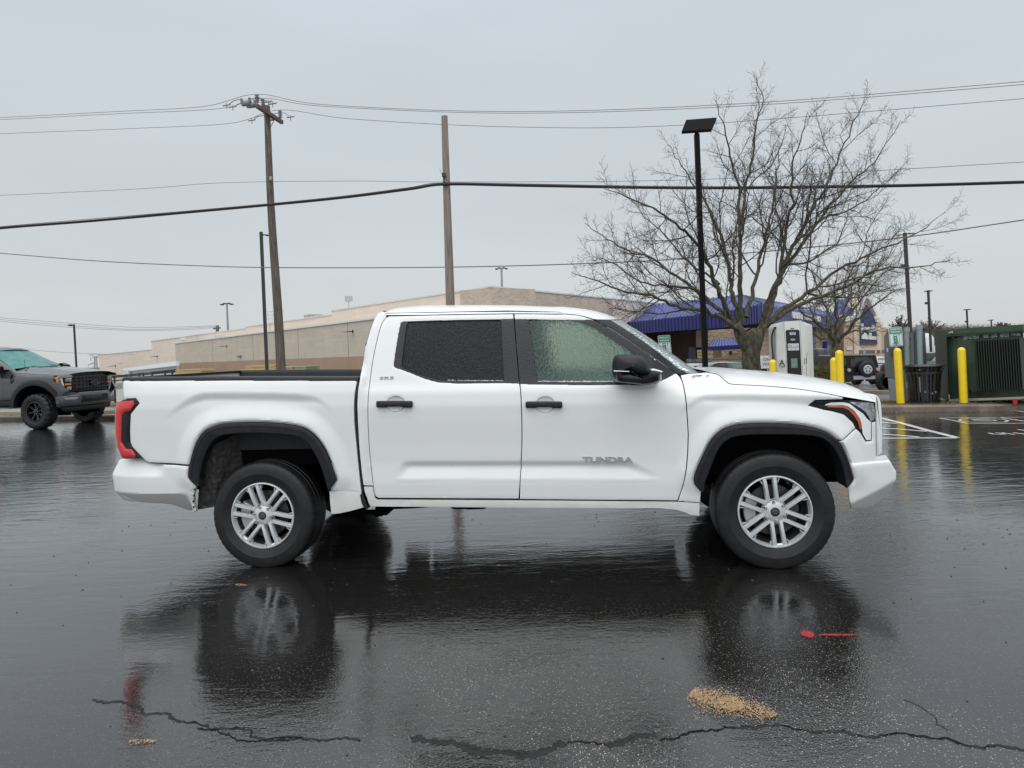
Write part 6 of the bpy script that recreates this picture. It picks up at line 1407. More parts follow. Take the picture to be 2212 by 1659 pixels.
for L_,q,fq in (('A',(425,1300),[(340,1240),(505,1228),(510,1385),(350,1395)]),('B',None,None)):
    if q is None: continue
    mb=MB(); PCh.slab(mb,cq(fq),-.012,.004); o2=mb.build('letter_plate',chm,ch)
    mb=MB(); P4=cq(fq+[fq[0]]); mb.tube([PCh.pt(p,.005) for p in P4],.003,4); put_text(mb,L_,.20,PCh.pt(D(33,*q),.006),ux,(0,0,1),ext=.003,bold=.004)
    PCh.slab(mb,cq([(385,1368),(400,1360),(400,1366),(470,1364),(470,1372),(400,1375),(400,1380)]),.004,.010); mb.build('letter_mark',dtxt,o2)
# B sits on the slanted right cheek
PB_=Plane(fr[1],R1_); 
mb=MB(); PB_.slab(mb,cq([(1038,1195),(1140,1200),(1145,1355),(1045,1350)]),.002,.008); o2=mb.build('letter_plate',chm,ch)
ub=Vector((PB_.D[0],PB_.D[1],0)); ub=ub if ub.x>0 else -ub
mb=MB(); put_text(mb,'B',.20,PB_.pt(D(33,1093,1252),.012),ub,(0,0,1),ext=.003,bold=.004); PB_.slab(mb,cq([(1068,1325),(1105,1325),(1105,1320),(1122,1329),(1105,1338),(1105,1334),(1068,1333)]),.006,.012); mb.tube([PB_.pt(p,.009) for p in cq([(1038,1195),(1140,1200),(1145,1355),(1045,1350),(1038,1195)])],.003,4); mb.build('letter_mark',dtxt,o2)
# cable recess and cable on the left side
PS_=Plane(S0,S1); mb=MB(); PS_.slab(mb,cq([(188,268),(246,262),(250,335),(188,345)]),.0,.01); mb.build('cable_port',darkm,ch)
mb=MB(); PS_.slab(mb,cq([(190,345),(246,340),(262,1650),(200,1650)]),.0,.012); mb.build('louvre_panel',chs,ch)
MB().tube(spl([tuple(PS_.pt(D(33,*p),.05)) for p in ((188,335),(165,420),(142,520),(138,680),(150,880),(163,1050),(168,1200),(175,1400))],6),.022,8).build('charging_cable',mat('cable_brown_black',(.045,.04,.036),rough=.5),ch,smooth=60)
MB().tube(spl([tuple(PB_.pt(D(33,*p),.02)) for p in ((1150,1000),(1125,1150),(1130,1250),(1120,1400),(1118,1650))],6),.004,5).build('thin_cable',darkm,ch)
# ---- reserved parking signs
green=mat('sign_green',(.010,.24,.17),rough=.4,coat=.3); sw=mat('sign_reflective_white',(.70,.72,.72),rough=.4)
def ev_sign(k,cor,Y,label,postb,zoff=.12):   # cor: four picture corners tl,tr,br,bl of the plate
    a,b,c,d=[at(*D(k,*p),Y) for p in cor]; ctr=(a+b+c+d)/4; ux_=((b-a)+(c-d)).normalized(); uy_=((a-d)+(b-c)).normalized(); W=(b-a).length; H=(a-d).length; un=ux_.cross(uy_)
    t=thing('parking_sign',(ctr[0],ctr[1],zoff),label,'sign','reserved parking signs'); f=lambda x,y,d_:ctr+ux_*x+uy_*y+un*d_
    def rr(w,h,r,n=5): return [(sx*(w/2-r)+r*math.cos(a0+i/n*math.pi/2),sy*(h/2-r)+r*math.sin(a0+i/n*math.pi/2)) for sx,sy,a0 in ((1,1,0),(-1,1,math.pi/2),(-1,-1,math.pi),(1,-1,3*math.pi/2)) for i in range(n+1)]
    pl_=MB().prism(rr(W,H,.035),f,-.003,.003).build('sign_plate',sw,t)
    mb=MB(); mb.tube([f(x,y,.0035) for x,y in rr(W-.028,H-.028,.028)+[rr(W-.028,H-.028,.028)[0]]],.0042,4)
    top=[p for p in rr(W-.028,H-.028,.028) if p[1]>0]; yb=H*.5-H*.355; mb.prism([(-(W/2-.014),yb),(W/2-.014,yb)]+[p for p in top if p[0]>0]+[p for p in top if p[0]<=0],f,.002,.0045)
    # pump pictogram
    mb.prism([(-.055*W/.3,-.155*H/.457),(.03*W/.3,-.155*H/.457),(.03*W/.3,.055*H/.457),(-.055*W/.3,.055*H/.457)],f,.002,.0045); mb.prism([(-.075*W/.3,-.165*H/.457),(.05*W/.3,-.165*H/.457),(.05*W/.3,-.152*H/.457),(-.075*W/.3,-.152*H/.457)],f,.002,.0045)
    mb.tube([f(*p,.004) for p in spl([(.03*W/.3,-.06),(.05*W/.3,-.13),(.08*W/.3,-.12),(.07*W/.3,0),(.075*W/.3,.04)],5)],.004,4); mb.prism([(.062*W/.3,.03),(.092*W/.3,.03),(.092*W/.3,.055),(.077*W/.3,.065),(.062*W/.3,.055)],f,.002,.0045)
    put_text(mb,'ELECTRIC VEHICLE',.024,f(0,-.180*H/.457,.0045),ux_,uy_,ext=.001); put_text(mb,'CHARGING ONLY',.026,f(0,-.206*H/.457,.0045),ux_,uy_,ext=.001)
    mb.build('green_print',green,pl_)
    mb=MB(); put_text(mb,'RESERVED',.052*W/.3,f(0,H*.5-.055*H/.457,.0058),ux_,uy_,ext=.001,bold=.0015); put_text(mb,'PARKING',.052*W/.3,f(0,H*.5-.118*H/.457,.0058),ux_,uy_,ext=.001,bold=.0015)
    mb.prism([(-.04*W/.3,.015),(.015*W/.3,.015),(.015*W/.3,.04),(-.04*W/.3,.04)],f,.0048,.0058); put_text(mb,'E',.06,f(-.012*W/.3,-.035,.0055),ux_,uy_,ext=.001); put_text(mb,'V',.06,f(-.012*W/.3,-.10,.0055),ux_,uy_,ext=.001); mb.build('white_print',sw,pl_)
    p=f(0,H*.35,-.02); q=at(*postb,Y); q=p+(q-p)*((zoff-p[2])/(q[2]-p[2])); MB().box((-.02,-.012,0),(.02,.012,1)) 
    sqpole(MB(),p,q,.02).build('sign_post',galv,t)
ev_sign(15,[(243,512),(438,502),(455,782),(268,792)],15.6,'green and white reserved parking sign above the bollard beside the grey cabinets',D(15,405,1600))
ev_sign(13,[(712,668),(830,662),(845,855),(732,862)],17.5,'green and white reserved parking sign half hidden behind the white truck windshield',D(13,790,1100))
# ---- grey electrical cabinets
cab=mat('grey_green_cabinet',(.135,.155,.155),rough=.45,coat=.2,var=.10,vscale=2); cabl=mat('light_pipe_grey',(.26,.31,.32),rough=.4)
PCb=Plane(at(*D(15,200,1300),16.4),at(*D(15,720,1300),15.7)); v0=PCb.pt(D(15,440,1600)); ec=thing('electrical_cabinets',(v0[0],v0[1],.12),'cluster of grey electrical switch cabinets with pipes behind the black litter bin','electrical cabinet')
def cbx(name,pts,t0,t1,m=cab,par=ec): mb=MB(); PCb.slab(mb,[D(15,x,y) for x,y in pts],t0,t1); return mb.build(name,m,par)
cbx('left_cabinet',[(180,640),(215,612),(240,605),(345,600),(352,1240),(195,1240)],-.3,0); cbx('cabinet_edge',[(288,800),(352,790),(352,1245),(300,1242)],0,.03,cab)
cbx('rear_cabinet',[(430,580),(490,575),(515,1130),(445,1130)],-.35,-.15); cbx('rear_panel',[(345,640),(445,600),(452,1130),(352,1140)],-.5,-.4,darkm)
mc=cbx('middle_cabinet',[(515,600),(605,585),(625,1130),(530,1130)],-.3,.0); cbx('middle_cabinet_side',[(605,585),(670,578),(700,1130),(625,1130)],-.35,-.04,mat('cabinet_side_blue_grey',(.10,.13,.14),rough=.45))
cbx('gauge_window',[(552,672),(566,672),(566,700),(552,700)],0,.01,darkm,mc); cbx('handle',[(497,768),(550,770),(550,782),(497,790)],0,.05,chrome,mc); cbx('handle',[(512,1105),(560,1105),(560,1113),(512,1115)],0,.05,chrome,mc)
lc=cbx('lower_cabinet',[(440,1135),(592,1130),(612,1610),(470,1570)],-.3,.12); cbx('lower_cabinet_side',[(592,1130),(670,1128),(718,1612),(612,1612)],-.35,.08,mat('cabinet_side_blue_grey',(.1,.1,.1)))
for i in range(6): cbx('louvre',[(450,1160+i*18),(552,1157+i*18),(556,1166+i*18),(452,1169+i*18)],.12,.15,cabl,lc)
cbx('warning_label',[(486,1272),(543,1270),(543,1292),(486,1294)],.12,.13,mat('orange_label',(.55,.30,.05)),lc); cbx('paper_label',[(492,1305),(535,1303),(530,1395),(505,1398)],.12,.13,mat('paper_grey',(.45,.47,.48)),lc); cbx('white_label',[(594,1288),(668,1286),(668,1310),(594,1312)],.09,.10,lab,lc)
cbx('meter_box',[(250,830),(285,825),(288,935),(258,935)],.0,.15,mat('meter_blue',(.08,.11,.13))); cbx('tag',[(218,810),(236,808),(236,870),(220,872)],0,.01,lab)
for a,b_,r,e in (((508,515),(522,1130),.055,0),((690,480),(712,1130),.058,0)):
    p=PCb.pt(D(15,*a),.02); q=PCb.pt(D(15,*b_),.02); MB().tube([p,q],r,14).build('conduit',cabl,ec,smooth=60); MB().tube([p+Vector((0,0,.005)),p-Vector((0,0,.10))],r*1.18,14).build('conduit_cap',cabl,ec,smooth=60)
p=PCb.pt(D(15,325,1245),-.1); MB().tube([p,Vector((p[0]+.02,p[1],.12))],.13,16).build('pipe_leg',cabl,ec,smooth=60)
p=PCb.pt(D(15,492,700),.03); MB().tube([p,PCb.pt(D(15,505,900),.03),PCb.pt(D(15,520,1110),.03)],.018,6).build('lock_rod',chrome,ec)
# ---- litter bin
bx_=at(*D(15,900,1610),14.75); bin_=thing('litter_bin',(bx_[0],bx_[1],.125),'black slatted metal litter bin with bag between cabinets and green transformer','litter bin')
binm=mat('black_bin_paint',(.010,.010,.014),rough=.35,coat=.5); bagm=mat('black_bin_bag',(.010,.010,.012),rough=.25,coat=.6,bump=.02,bscale=9)
hb=at(*D(15,880,1060),14.75)[2]-.125; rb_,rt_=.30,.36; c=Vector((bx_[0]-.02,bx_[1]+.3,.125))
def br(t): return rb_+(rt_-rb_)*t**1.3
for k in range(26):
    a=k/26*2*math.pi; mb=MB(); rows=[]
    for t in np.linspace(0,.93,8):
        z=t*hb; r=br(t)+(.05*max(0,t-.8)/.13); rows.append([(c[0]+r*math.cos(a+d_),c[1]+r*math.sin(a+d_),c[2]+z) for d_ in (-.058,.058)])
    mb.grid(rows); mb.build('slat',binm,bin_)
MB().lathe([(rt_+.02,hb*.955),(rt_+.055,hb*.96),(rt_+.06,hb*.975),(rt_+.05,hb),(rt_-.03,hb),(rt_-.06,hb*.93)],40,c=c,cap=False).build('rim',binm,bin_,smooth=40)
MB().lathe([(br(.80)+.008,hb*.78),(br(.80)+.010,hb*.83)],40,c=c,cap=False).lathe([(rb_+.008,.01),(rb_+.01,.05)],40,c=c,cap=False).build('hoop',binm,bin_)
MB().lathe([(.0,.06),(rb_-.03,.06),(br(.5)-.035,hb*.5),(br(.85)-.03,hb*.85),(rt_+.012,hb*.975)],30,c=c,cap=False).build('bag',bagm,bin_,smooth=60)
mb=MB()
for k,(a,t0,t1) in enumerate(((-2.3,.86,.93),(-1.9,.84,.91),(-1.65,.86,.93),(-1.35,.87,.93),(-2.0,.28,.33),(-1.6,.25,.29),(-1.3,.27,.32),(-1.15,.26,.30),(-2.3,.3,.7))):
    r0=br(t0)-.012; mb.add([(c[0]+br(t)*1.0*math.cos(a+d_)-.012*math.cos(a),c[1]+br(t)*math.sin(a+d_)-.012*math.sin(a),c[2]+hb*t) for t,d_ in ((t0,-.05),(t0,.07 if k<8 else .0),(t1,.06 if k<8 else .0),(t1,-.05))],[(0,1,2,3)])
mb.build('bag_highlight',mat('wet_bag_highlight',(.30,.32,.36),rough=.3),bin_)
# ---- green transformer
gm=mat('transformer_green',(.030,.058,.038),rough=.42,coat=.25,c2=(.042,.078,.050),vscale=2.5); gmo=mat('transformer_olive_side',(.040,.048,.030),rough=.5); fin=mat('radiator_dark_green',(.012,.022,.018),rough=.4)
F0=atz(*D(15,1100,1500),.20); F0=at(*D(15,1100,1500),15.35); F1=at(*D(15,2260,1480),13.9)
PT=Plane(F0,F1); tf=thing('transformer',(F0[0],F0[1],.12),'large dark green pad-mounted transformer with black radiator fins and white chalk numbers','transformer')
def tx(name,pts,t0,t1,m=gm,par=tf,k=15): mb=MB(); PT.slab(mb,[D(k,x,y) for x,y in pts],t0,t1); return mb.build(name,m,par)
tx('tank',[(1085,640),(2260,570),(2260,1510),(1130,1560),(1130,1500),(1095,1430)],-1.1,0); 
tx('lid',[(1075,545),(2195,470),(2200,575),(1090,648)],-1.15,.14); tx('lid_lip',[(1080,604),(2200,546),(2200,556),(1082,616)],.14,.17)
tx('right_corner_post',[(2200,600),(2300,595),(2300,1500),(2210,1505)],0,.10)
LS0=PT.pt(D(15,1085,545),.12); LS0b=PT.pt(D(15,1130,1560),.0); LS1=at(*D(15,912,565),16.6); LS1b=Vector((LS1[0],LS1[1],.12)); LS0b=Vector((LS0[0]+.0,LS0[1],.12))
mb=MB().add([LS0,LS1,LS1b,LS0b],[(0,1,2,3)]).add([LS1,LS1+Vector((.05,.05,0)),LS1b+Vector((.05,.05,0)),LS1b],[(0,1,2,3)]); tp=PT.pt(D(15,2195,470),-1.15); mb.add([LS0,LS1,tp,PT.pt(D(15,2195,470),.12)],[(0,1,2,3)]); mb.build('side_cover',gmo,tf)
tx('cover_plate',[(1240,640),(1400,630),(1420,1500),(1270,1505)],0,.05); tx('hinge',[(1165,640),(1190,638),(1190,665),(1168,668)],.0,.12)
tx('radiator_frame',[(1405,705),(1495,700),(1540,1440),(1470,1445),(1410,1400)],0,.20)
N=18
for i in range(N):
    t=i/(N-1); x0=1500+t*640; x1=1548+t*640; y0=700-t*32; y1=1440-t*32
    tx('radiator_fin',[(x0,y0),(x0+9,y0),(x1+9,y1),(x1,y1)],0,.34,mat('fin_edge',(.030,.042,.036),rough=.4))
tx('radiator_back',[(1495,698),(2150,664),(2200,1408),(1540,1440)],.0,.03,mat('radiator_black',(.004,.006,.005),rough=.5)); tx('radiator_cap',[(1400,704),(2150,664),(2150,672),(1405,714)],0,.30)
pad=tx('concrete_pad',[(1120,1560),(2300,1515),(2300,1545),(1120,1595)],-1.2,.25,walkm)
for pts in ([(2155,795),(2198,800),(2190,860),(2152,850)],[(2160,875),(2188,877),(2188,935),(2165,935)],[(2197,590),(2212,590),(2212,670),(2203,670)]): tx('white_label',pts,.0,.13,lab)
def chalk(txt,q0,q1,size):
    a=PT.pt(D(34,*q0),.075); b=PT.pt(D(34,*q1),.075); d=(b-a); L=d.length; d.normalize(); v,f=textmesh(txt,size,.001,align='LEFT',shear=.1); v=np.array(v); v[:,0]*=L/np.ptp(v[:,0]); v[:,0]-=v[:,0].min()
    un=Vector((PT.n[0],PT.n[1],0)); MB().add([a+d*float(p[0])+Vector((0,0,1))*float(p[1])+un*float(p[2]) for p in v],f).build('chalk_number',mat('chalk_white',(.55,.62,.58),rough=.8),tf)
chalk('5010795V',(990,668),(1310,642),.13); chalk('1000',(1388,640),(1495,634),.10); chalk('12470',(1545,636),(1670,622),.11); chalk('480Y/277',(1730,625),(1915,606),.12); chalk('716/1000',(1960,596),(2140,600),.08)
mb=MB(); mb.tube([PT.pt(D(34,*p),.155) for p in ((775,572),(768,535),(690,570),(745,560),(760,545))],.008,4); mb.build('chalk_arrow',mat('chalk_white',(.5,.5,.5)),tf)
# debris: pale stones along the pad, red cup
mb=MB()
for i in range(46):
    X=rng.uniform(9.9,13.2); o=rng.uniform(.45,.95); x,y=kp(ks(X,o),o); r=rng.uniform(.02,.05); mb.lathe([(0,-.01),(r,.0),(r*.7,r*.4),(0,r*.5)],6,c=(x,y,.125),cap=False)
mb.build('stone_rubble',mat('pale_rubble',(.42,.42,.38),rough=.8,var=.3,vscale=20),None,smooth=30,kind='stuff',label='pale broken stones in the grass below the green transformer',category='rubble')
p=at(*D(15,2080,1545),13.9); c=MB().lathe([(.0,0),(.035,0),(.045,.10),(.04,.10)],14,c=(p[0],p[1],.13),cap=False).build('paper_cup',mat('red_cup',(.55,.03,.03),rough=.4),None,smooth=40,label='small red cup lying upright on the grass under the transformer radiator',category='cup')
# evergreen shrub
sh0=at(*D(14,800,1190),19.5); shb=thing('evergreen_shrub',(sh0[0],sh0[1],-.1),'low golden green evergreen shrub right of the charging unit','shrub')
mb=MB(); cc=Vector((sh0[0],sh0[1],.25))
for i in range(2600):
    d=Vector(rng.normal(size=3)); d.normalize(); rr_=rng.uniform(.6,1)**.5; p=cc+Vector((d.x*.68*rr_,d.y*.55*rr_,abs(d.z)*.62*rr_)); e=Vector(rng.normal(size=3))*.035+d*.035; g=Vector(rng.normal(size=3))*.025; mb.add([p,p+e,p+g],[(0,1,2)])
mb.build('foliage',mat('shrub_olive',(.045,.055,.012),rough=.7,c2=(.16,.14,.03),vscale=5),shb); MB().tube([Vector((sh0[0],sh0[1],-.15)),cc+Vector((0,0,.1))],.05,6).build('stem',bark,shb)
# one way sign (partly hidden)
sp_=at(*D(14,85,1015),24); osn=thing('small_white_sign',(sp_[0],sp_[1],-.3),'small white sign reading ONE WAY left of the charging unit','sign')
MB().box((sp_[0]-.26,sp_[1],sp_[2]-.22),(sp_[0]+.26,sp_[1]+.02,sp_[2]+.22)).build('sign_plate',lab,osn); mb=MB(); put_text(mb,'ONE\nWAY',.16,(sp_[0],sp_[1]-.005,sp_[2]-.0),(1,0,0),(0,0,1)); mb.build('lettering',dtxt,osn); MB().tube([(sp_[0],sp_[1]+.03,sp_[2]),(sp_[0],sp_[1]+.03,-.3)],.03,6).build('sign_post',galv,osn)
# black litter bin by the store entrance
pb=at(*D(14,855,1040),52); lb=thing('litter_bin',(pb[0],pb[1],-.9),'round black litter bin by the tan stone pillar of the store','litter bin'); MB().lathe([(.55,0),(.6,1.2),(.6,2.1),(.5,2.3),(0,2.35)],20,c=(pb[0],pb[1],pb[2]-1.2)).build('drum',binm,lb,smooth=40)
# ---- cars
carblk=mat('black_car_paint',(.006,.006,.007),rough=.25,spec=.4); carglass=mat('car_glass',(.02,.025,.025),rough=.12,coat=1)
silv=mat('silver_wheel',(.55,.56,.57),rough=.3,metal=.5)
def offroader():
    Yj=34.0; sc_=1.0
    b=at(*D(14,1460,1350),Yj); z0=b[2]; 
    t=thing('off_roader',b,'black boxy off-roader seen from behind with spare wheel, beyond the yellow bollards','car')
    J=Plane((b[0]-1,b[1]),(b[0]+1,b[1]-.12))
    def j(name,pts,t0,t1,m,par=t,k=14): mb=MB(); J.slab(mb,[D(k,x,y) for x,y in pts],t0,t1); return mb.build(name,m,par,smooth=None)
    j('hardtop',[(1172,935),(1200,920),(1640,915),(1658,930),(1690,1080),(1172,1100)],-3.2,0,carblk); bd_=j('body',[(1172,1098),(1690,1080),(1712,1210),(1700,1290),(1185,1300)],-3.9,.02,carblk)
    j('rear_window',[(1290,950),(1570,940),(1600,950),(1630,1070),(1560,1085),(1360,1092),(1285,1085)],0,.03,carglass,bd_); j('side_window',[(1180,960),(1215,955),(1225,1060),(1182,1075)],0.01,.03,carglass,bd_)
    j('hinge',[(1330,945),(1350,945),(1345,975),(1325,965)],.03,.10,plast,bd_); j('hinge',[(1570,935),(1590,935),(1588,960),(1570,955)],.03,.10,plast,bd_)
    bp=j('rear_bumper',[(1190,1215),(1725,1205),(1728,1265),(1195,1285)],0,.25,plast); j('bumper_step',[(1330,1218),(1645,1215),(1645,1262),(1332,1272)],.25,.29,mat('brushed_step',(.35,.35,.37),rough=.4,metal=.6),bp)
    for c_ in ((1262,1132),(1680,1118)):
        p=J.pt(D(14,*c_),.06); MB().tube([p,p+Vector((J.n[0],J.n[1],0))*.05],.085,18).build('tail_lamp',mat('clear_lamp',(.45,.35,.33),rough=.2,coat=1),t)
    c_=J.pt(D(14,1505,1118),.1); nn=Vector((J.n[0],J.n[1],0)); prof=[(0,.24),(.13,.25),(.20,.255),(.21,.27),(.29,.285),(.36,.26),(.39,.20),(.395,.05),(.3,.0)]
    def wheelat(c_,m_t,full=True):
        mb=MB(); n=44
        rows=[]
        for r,h in [(.21,.24),(.22,.275),(.29,.29),(.36,.265),(.39,.20),(.395,.06),(.3,.0)]:
            rows.append([c_+nn*h+Vector((math.cos(a)*(r+(.012 if (k%2 and .36<r) else 0)),0,math.sin(a)*(r+(.012 if (k%2 and .36<r) else 0)))) for k,a in enumerate(np.linspace(0,2*math.pi,n,endpoint=False))])
        mb.grid(rows,closed=True); sp_=mb.build('spare_tyre',rubber,t,smooth=40)
        mb=MB(); rows=[[c_+nn*h+Vector((math.cos(a)*r,0,math.sin(a)*r)) for a in np.linspace(0,2*math.pi,30,endpoint=False)] for r,h in ((.215,.262),(.19,.27),(.10,.262),(.02,.27),(.001,.27))]; mb.grid(rows,closed=True); mb.build('spare_rim',silv,sp_,smooth=50)
        mb=MB()
        for k in range(5):
            a=k*2*math.pi/5+.3; q=c_+nn*.274+Vector((math.cos(a)*.115,0,math.sin(a)*.115)); mb.tube([q,q+nn*.004],.036,12)
        mb.build('rim_holes',wellm,sp_)
    wheelat(c_,rubber)
    for q in ((1385,1300),(1637,1295)):
        p=J.pt(D(14,*q),-.1); zc=z0+.40; MB().lathe([(0,-.14),(.36,-.14),(.40,-.10),(.40,.10),(.36,.14),(0,.14)],32,axis='x',c=(p[0]+.05,p[1]+.2,zc)).build('wheel',rubber,t,smooth=40); MB().lathe([(0,-.14),(.36,-.14),(.40,-.10),(.40,.10),(.36,.14),(0,.14)],32,axis='x',c=(p[0]+.05,p[1]+2.9,zc)).build('wheel',rubber,t,smooth=40)
    j('plate',[(1480,1268),(1502,1268),(1502,1290),(1482,1290)],.25,.28,lab); MB().box((b[0]-.8,b[1]+.1,z0+.35),(b[0]+.8,b[1]+3.2,z0+.6)).build('chassis',wellm,t)
offroader()
def simple_car(name,k,outl,glass,Y,depth,paintm,label,cat='car',wheels=(),extra=(),dirx=0.):
    P=[at(*D(k,*p),Y) for p in outl]; bx=sum(p[0] for p in P)/len(P); zb=min(p[2] for p in P); t=thing(name,(bx,Y,zb),label,cat)
    pl=Plane((bx-1,Y+dirx),(bx+1,Y-dirx)); n=len(outl)
    v=[pl.pt(D(k,*p)) for p in outl]; A=np.array([(pl.x(p),p[2]) for p in v]); fn_=lambda a,b,d:(pl.P[0]+pl.D[0]*a-pl.n[0]*d,pl.P[1]+pl.D[1]*a-pl.n[1]*d,b)
    mb=MB(); mb.pillow([tuple(p) for p in A],fn_,depth*.5,0,.10,4); mb.pillow([tuple(p) for p in A],fn_,depth*.5,depth,.10,4); bo=mb.build('body',paintm,t,smooth=50)
    for g,m in glass: mb=MB(); pl.slab(mb,[D(k,*p) for p in g],-.12,.012); mb.build('window',m,t)
    for g,m,nm in extra: mb=MB(); pl.slab(mb,[D(k,*p) for p in g],-.05,.03); mb.build(nm,m,t)
    for q,r in wheels:
        p=pl.pt(D(k,*q)); MB().lathe([(0,-.12),(r*.6,-.12),(r*.62,-.10),(r*.9,-.11),(r,-.05),(r,.12),(0,.12)],30,axis='y',c=p).build('wheel',rubber,t,smooth=40); MB().lathe([(0,-.13),(r*.6,-.13)],16,axis='y',c=p).build('wheel_rim',silv,t)
    return t
olive=mat('grey_green_car_paint',(.11,.12,.10),rough=.3,coat=.8); silverp=mat('silver_car_paint',(.30,.31,.31),rough=.3,coat=.8); cg2=mat('tinted_window',(.07,.085,.085),rough=.15,coat=1); cwh=mat('white_van_paint',(.62,.63,.63),rough=.35,coat=.5)
simple_car('estate_car',32,[(1240,1100),(1262,860),(1300,780),(1360,735),(1480,712),(1700,690),(1900,688),(1985,705),(2060,760),(2140,845),(2230,870),(2260,1100)],[([(1285,838),(1330,770),(1400,752),(1425,768),(1420,838)],cg2),([(1430,838),(1432,760),(1560,755),(1610,800),(1615,838)],cg2),([(1625,838),(1600,758),(1680,765),(1750,840)],cg2),([(1725,720),(1900,700),(1970,720),(2040,815),(1820,828)],mat('pale_green_windscreen',(.22,.30,.29),rough=.2,coat=1))],24,1.7,olive,'grey green estate car whose roof shows above the white truck hood','car',extra=[([(1390,740),(1480,716),(1660,716),(1720,738),(1660,728),(1480,726)],darkm,'roof_rail'),([(2085,800),(2120,796),(2122,828),(2092,830)],cwh,'side_mirror'),([(2000,722),(2060,770),(2125,845),(2080,840),(2030,780)],carglass,'side_window')])
simple_car('estate_car',32,[(880,1100),(905,820),(960,760),(1030,735),(1160,728),(1300,740),(1330,1100)],[([(920,830),(975,775),(1150,770),(1160,830)],cg2)],27,1.7,silverp,'silver grey car roof beyond the hood, left of the black lamp post')
simple_car('parked_car',14,[(-60,1250),(-50,1110),(20,1060),(60,1052),(160,1052),(200,1110),(210,1250)],[([(-20,1110),(30,1065),(60,1062),(40,1110)],cg2)],30,1.6,carblk,'black car partly hidden behind the leftmost bollard and charging unit')
simple_car('dark_saloon',14,[(640,1250),(660,1010),(700,1005),(740,1050),(765,1120),(780,1250)],[],17.8,.5,mat('charcoal_car_paint',(.03,.033,.036),rough=.3,coat=.8),'charcoal car front edge just right of the charging unit')
simple_car('pickup_truck',14,[(1672,1090),(1672,945),(1700,938),(1760,938),(1800,950),(1860,955),(1860,1095)],[([(1680,985),(1690,952),(1780,950),(1850,958),(1850,990)],mat('pale_windscreen',(.28,.31,.31),rough=.2,coat=1))],60,2.,cwh,'white pickup parked beyond the black off-roader','pickup truck',extra=[([(1672,1028),(1860,1030),(1860,1042),(1672,1040)],darkm,'grille_line'),([(1672,1058),(1860,1060),(1860,1070),(1672,1066)],darkm,'bumper_line')])
simple_car('black_suv',15,[(170,1340),(165,1180),(180,1080),(230,1030),(330,1030),(330,1330)],[],26,.35,carblk,'black car with chrome wheel mostly hidden behind the left cabinet',wheels=[((236,1300),.42)])
simple_car('pickup_truck',15,[(722,1250),(725,875),(745,868),(930,872),(960,900),(960,1250)],[([(735,1000),(735,890),(925,885),(930,925),(860,1000)],mat('dark_camper_glass',(.015,.016,.017),rough=.2,coat=1)),([(815,1005),(935,920),(950,915),(950,1005)],mat('pale_windscreen',(.3,.3,.3)))],24,1.8,mat('blue_grey_hood_paint',(.16,.18,.20),rough=.3,coat=.8),'dark pickup with pale windscreen between the conduits and the transformer','pickup truck',extra=[([(740,905),(800,905),(800,925),(740,925)],plast,'trim'),([(745,935),(765,935),(765,950),(745,950)],redm,'tail_lamp')])
pv=at(*D(15,750,820),80); tk=thing('white_tank',(pv[0],pv[1],-.9),'white rounded tank behind the cabinets near the distant white van','tank'); MB().lathe([(0,-.1),(.9,0),(1.1,.5),(1.1,2.4),(.8,2.9),(0,3.0)],20,c=(pv[0],pv[1],pv[2]-1.2)).build('shell',cwh,tk,smooth=50)
simple_car('box_van',34,[(225,960),(228,845),(325,842),(328,960)],[],90,3,cwh,'white box van left of the twin arm post near the transformer','van'); simple_car('box_van',34,[(362,960),(362,838),(428,826),(435,960)],[],90,3,cwh,'white box van right of the twin arm post, touching the transformer','van')
# ================================================================ MARKS ON THE LOT
linem=mat('worn_white_line',(.55,.56,.55),rough=.45,coat=.5,c2=(.70,.71,.70),vscale=8)
def gp(k,x,y,z=.004): return atz(*D(k,x,y),z)
def stroke(name,k,pts,w,par=None,z=.004,m=linem):
    P=[gp(k,*p,z) for p in pts]; mb=MB(); L=[];Rr=[]
    for i,p in enumerate(P):
        d=(P[min(i+1,len(P)-1)]-P[max(i-1,0)]); d.z=0; d.normalize(); n=Vector((-d.y,d.x,0))*w/2; L.append(p+n); Rr.append(p-n)
    mb.grid([L,Rr]); return mb
mk=MB()
for pts,w in (([(470,430),(518,442),(780,508),(1060,585),(1250,632),(1410,674)],.11),([(500,490),(700,506)],.09),([(500,560),(760,575),(1060,599)],.09),([(500,632),(760,648),(960,666)],.09),([(500,681),(760,680),(1100,677),(1410,678)],.09),([(2035,345),(2230,368)],.10)):
    s_=stroke('x',16,pts,w); mk.add(s_.v,s_.f)
mk.build('parking_lines',linem,None,kind='structure')
ev=MB()
for pts,w in (([(1200,441),(1560,437),(2230,430)],.05),([(1200,441),(1370,470),(1545,505)],.05),([(1545,505),(1900,505),(2260,502)],.05),([(1900,432),(2100,460),(2260,485)],.05),([(1440,470),(1460,455),(1560,448),(1780,448),(1960,455),(2025,472),(1990,487),(1850,492),(1650,491),(1500,483),(1440,470)],.045),([(1590,458),(1640,470),(1760,476),(1880,472),(1850,462),(1700,455),(1600,460)],.04),([(1640,462),(1800,468)],.04),([(1790,618),(1850,632),(2000,634)],.05),([(1870,616),(2000,622),(2100,636)],.05),([(2080,614),(2160,624),(2230,634)],.05),([(2140,578),(2250,590)],.06),([(1960,612),(2000,626),(1920,630)],.045)):
    s_=stroke('x',16,pts,w); ev.add(s_.v,s_.f)
ev.build('stencil_marking',linem,None,kind='structure')
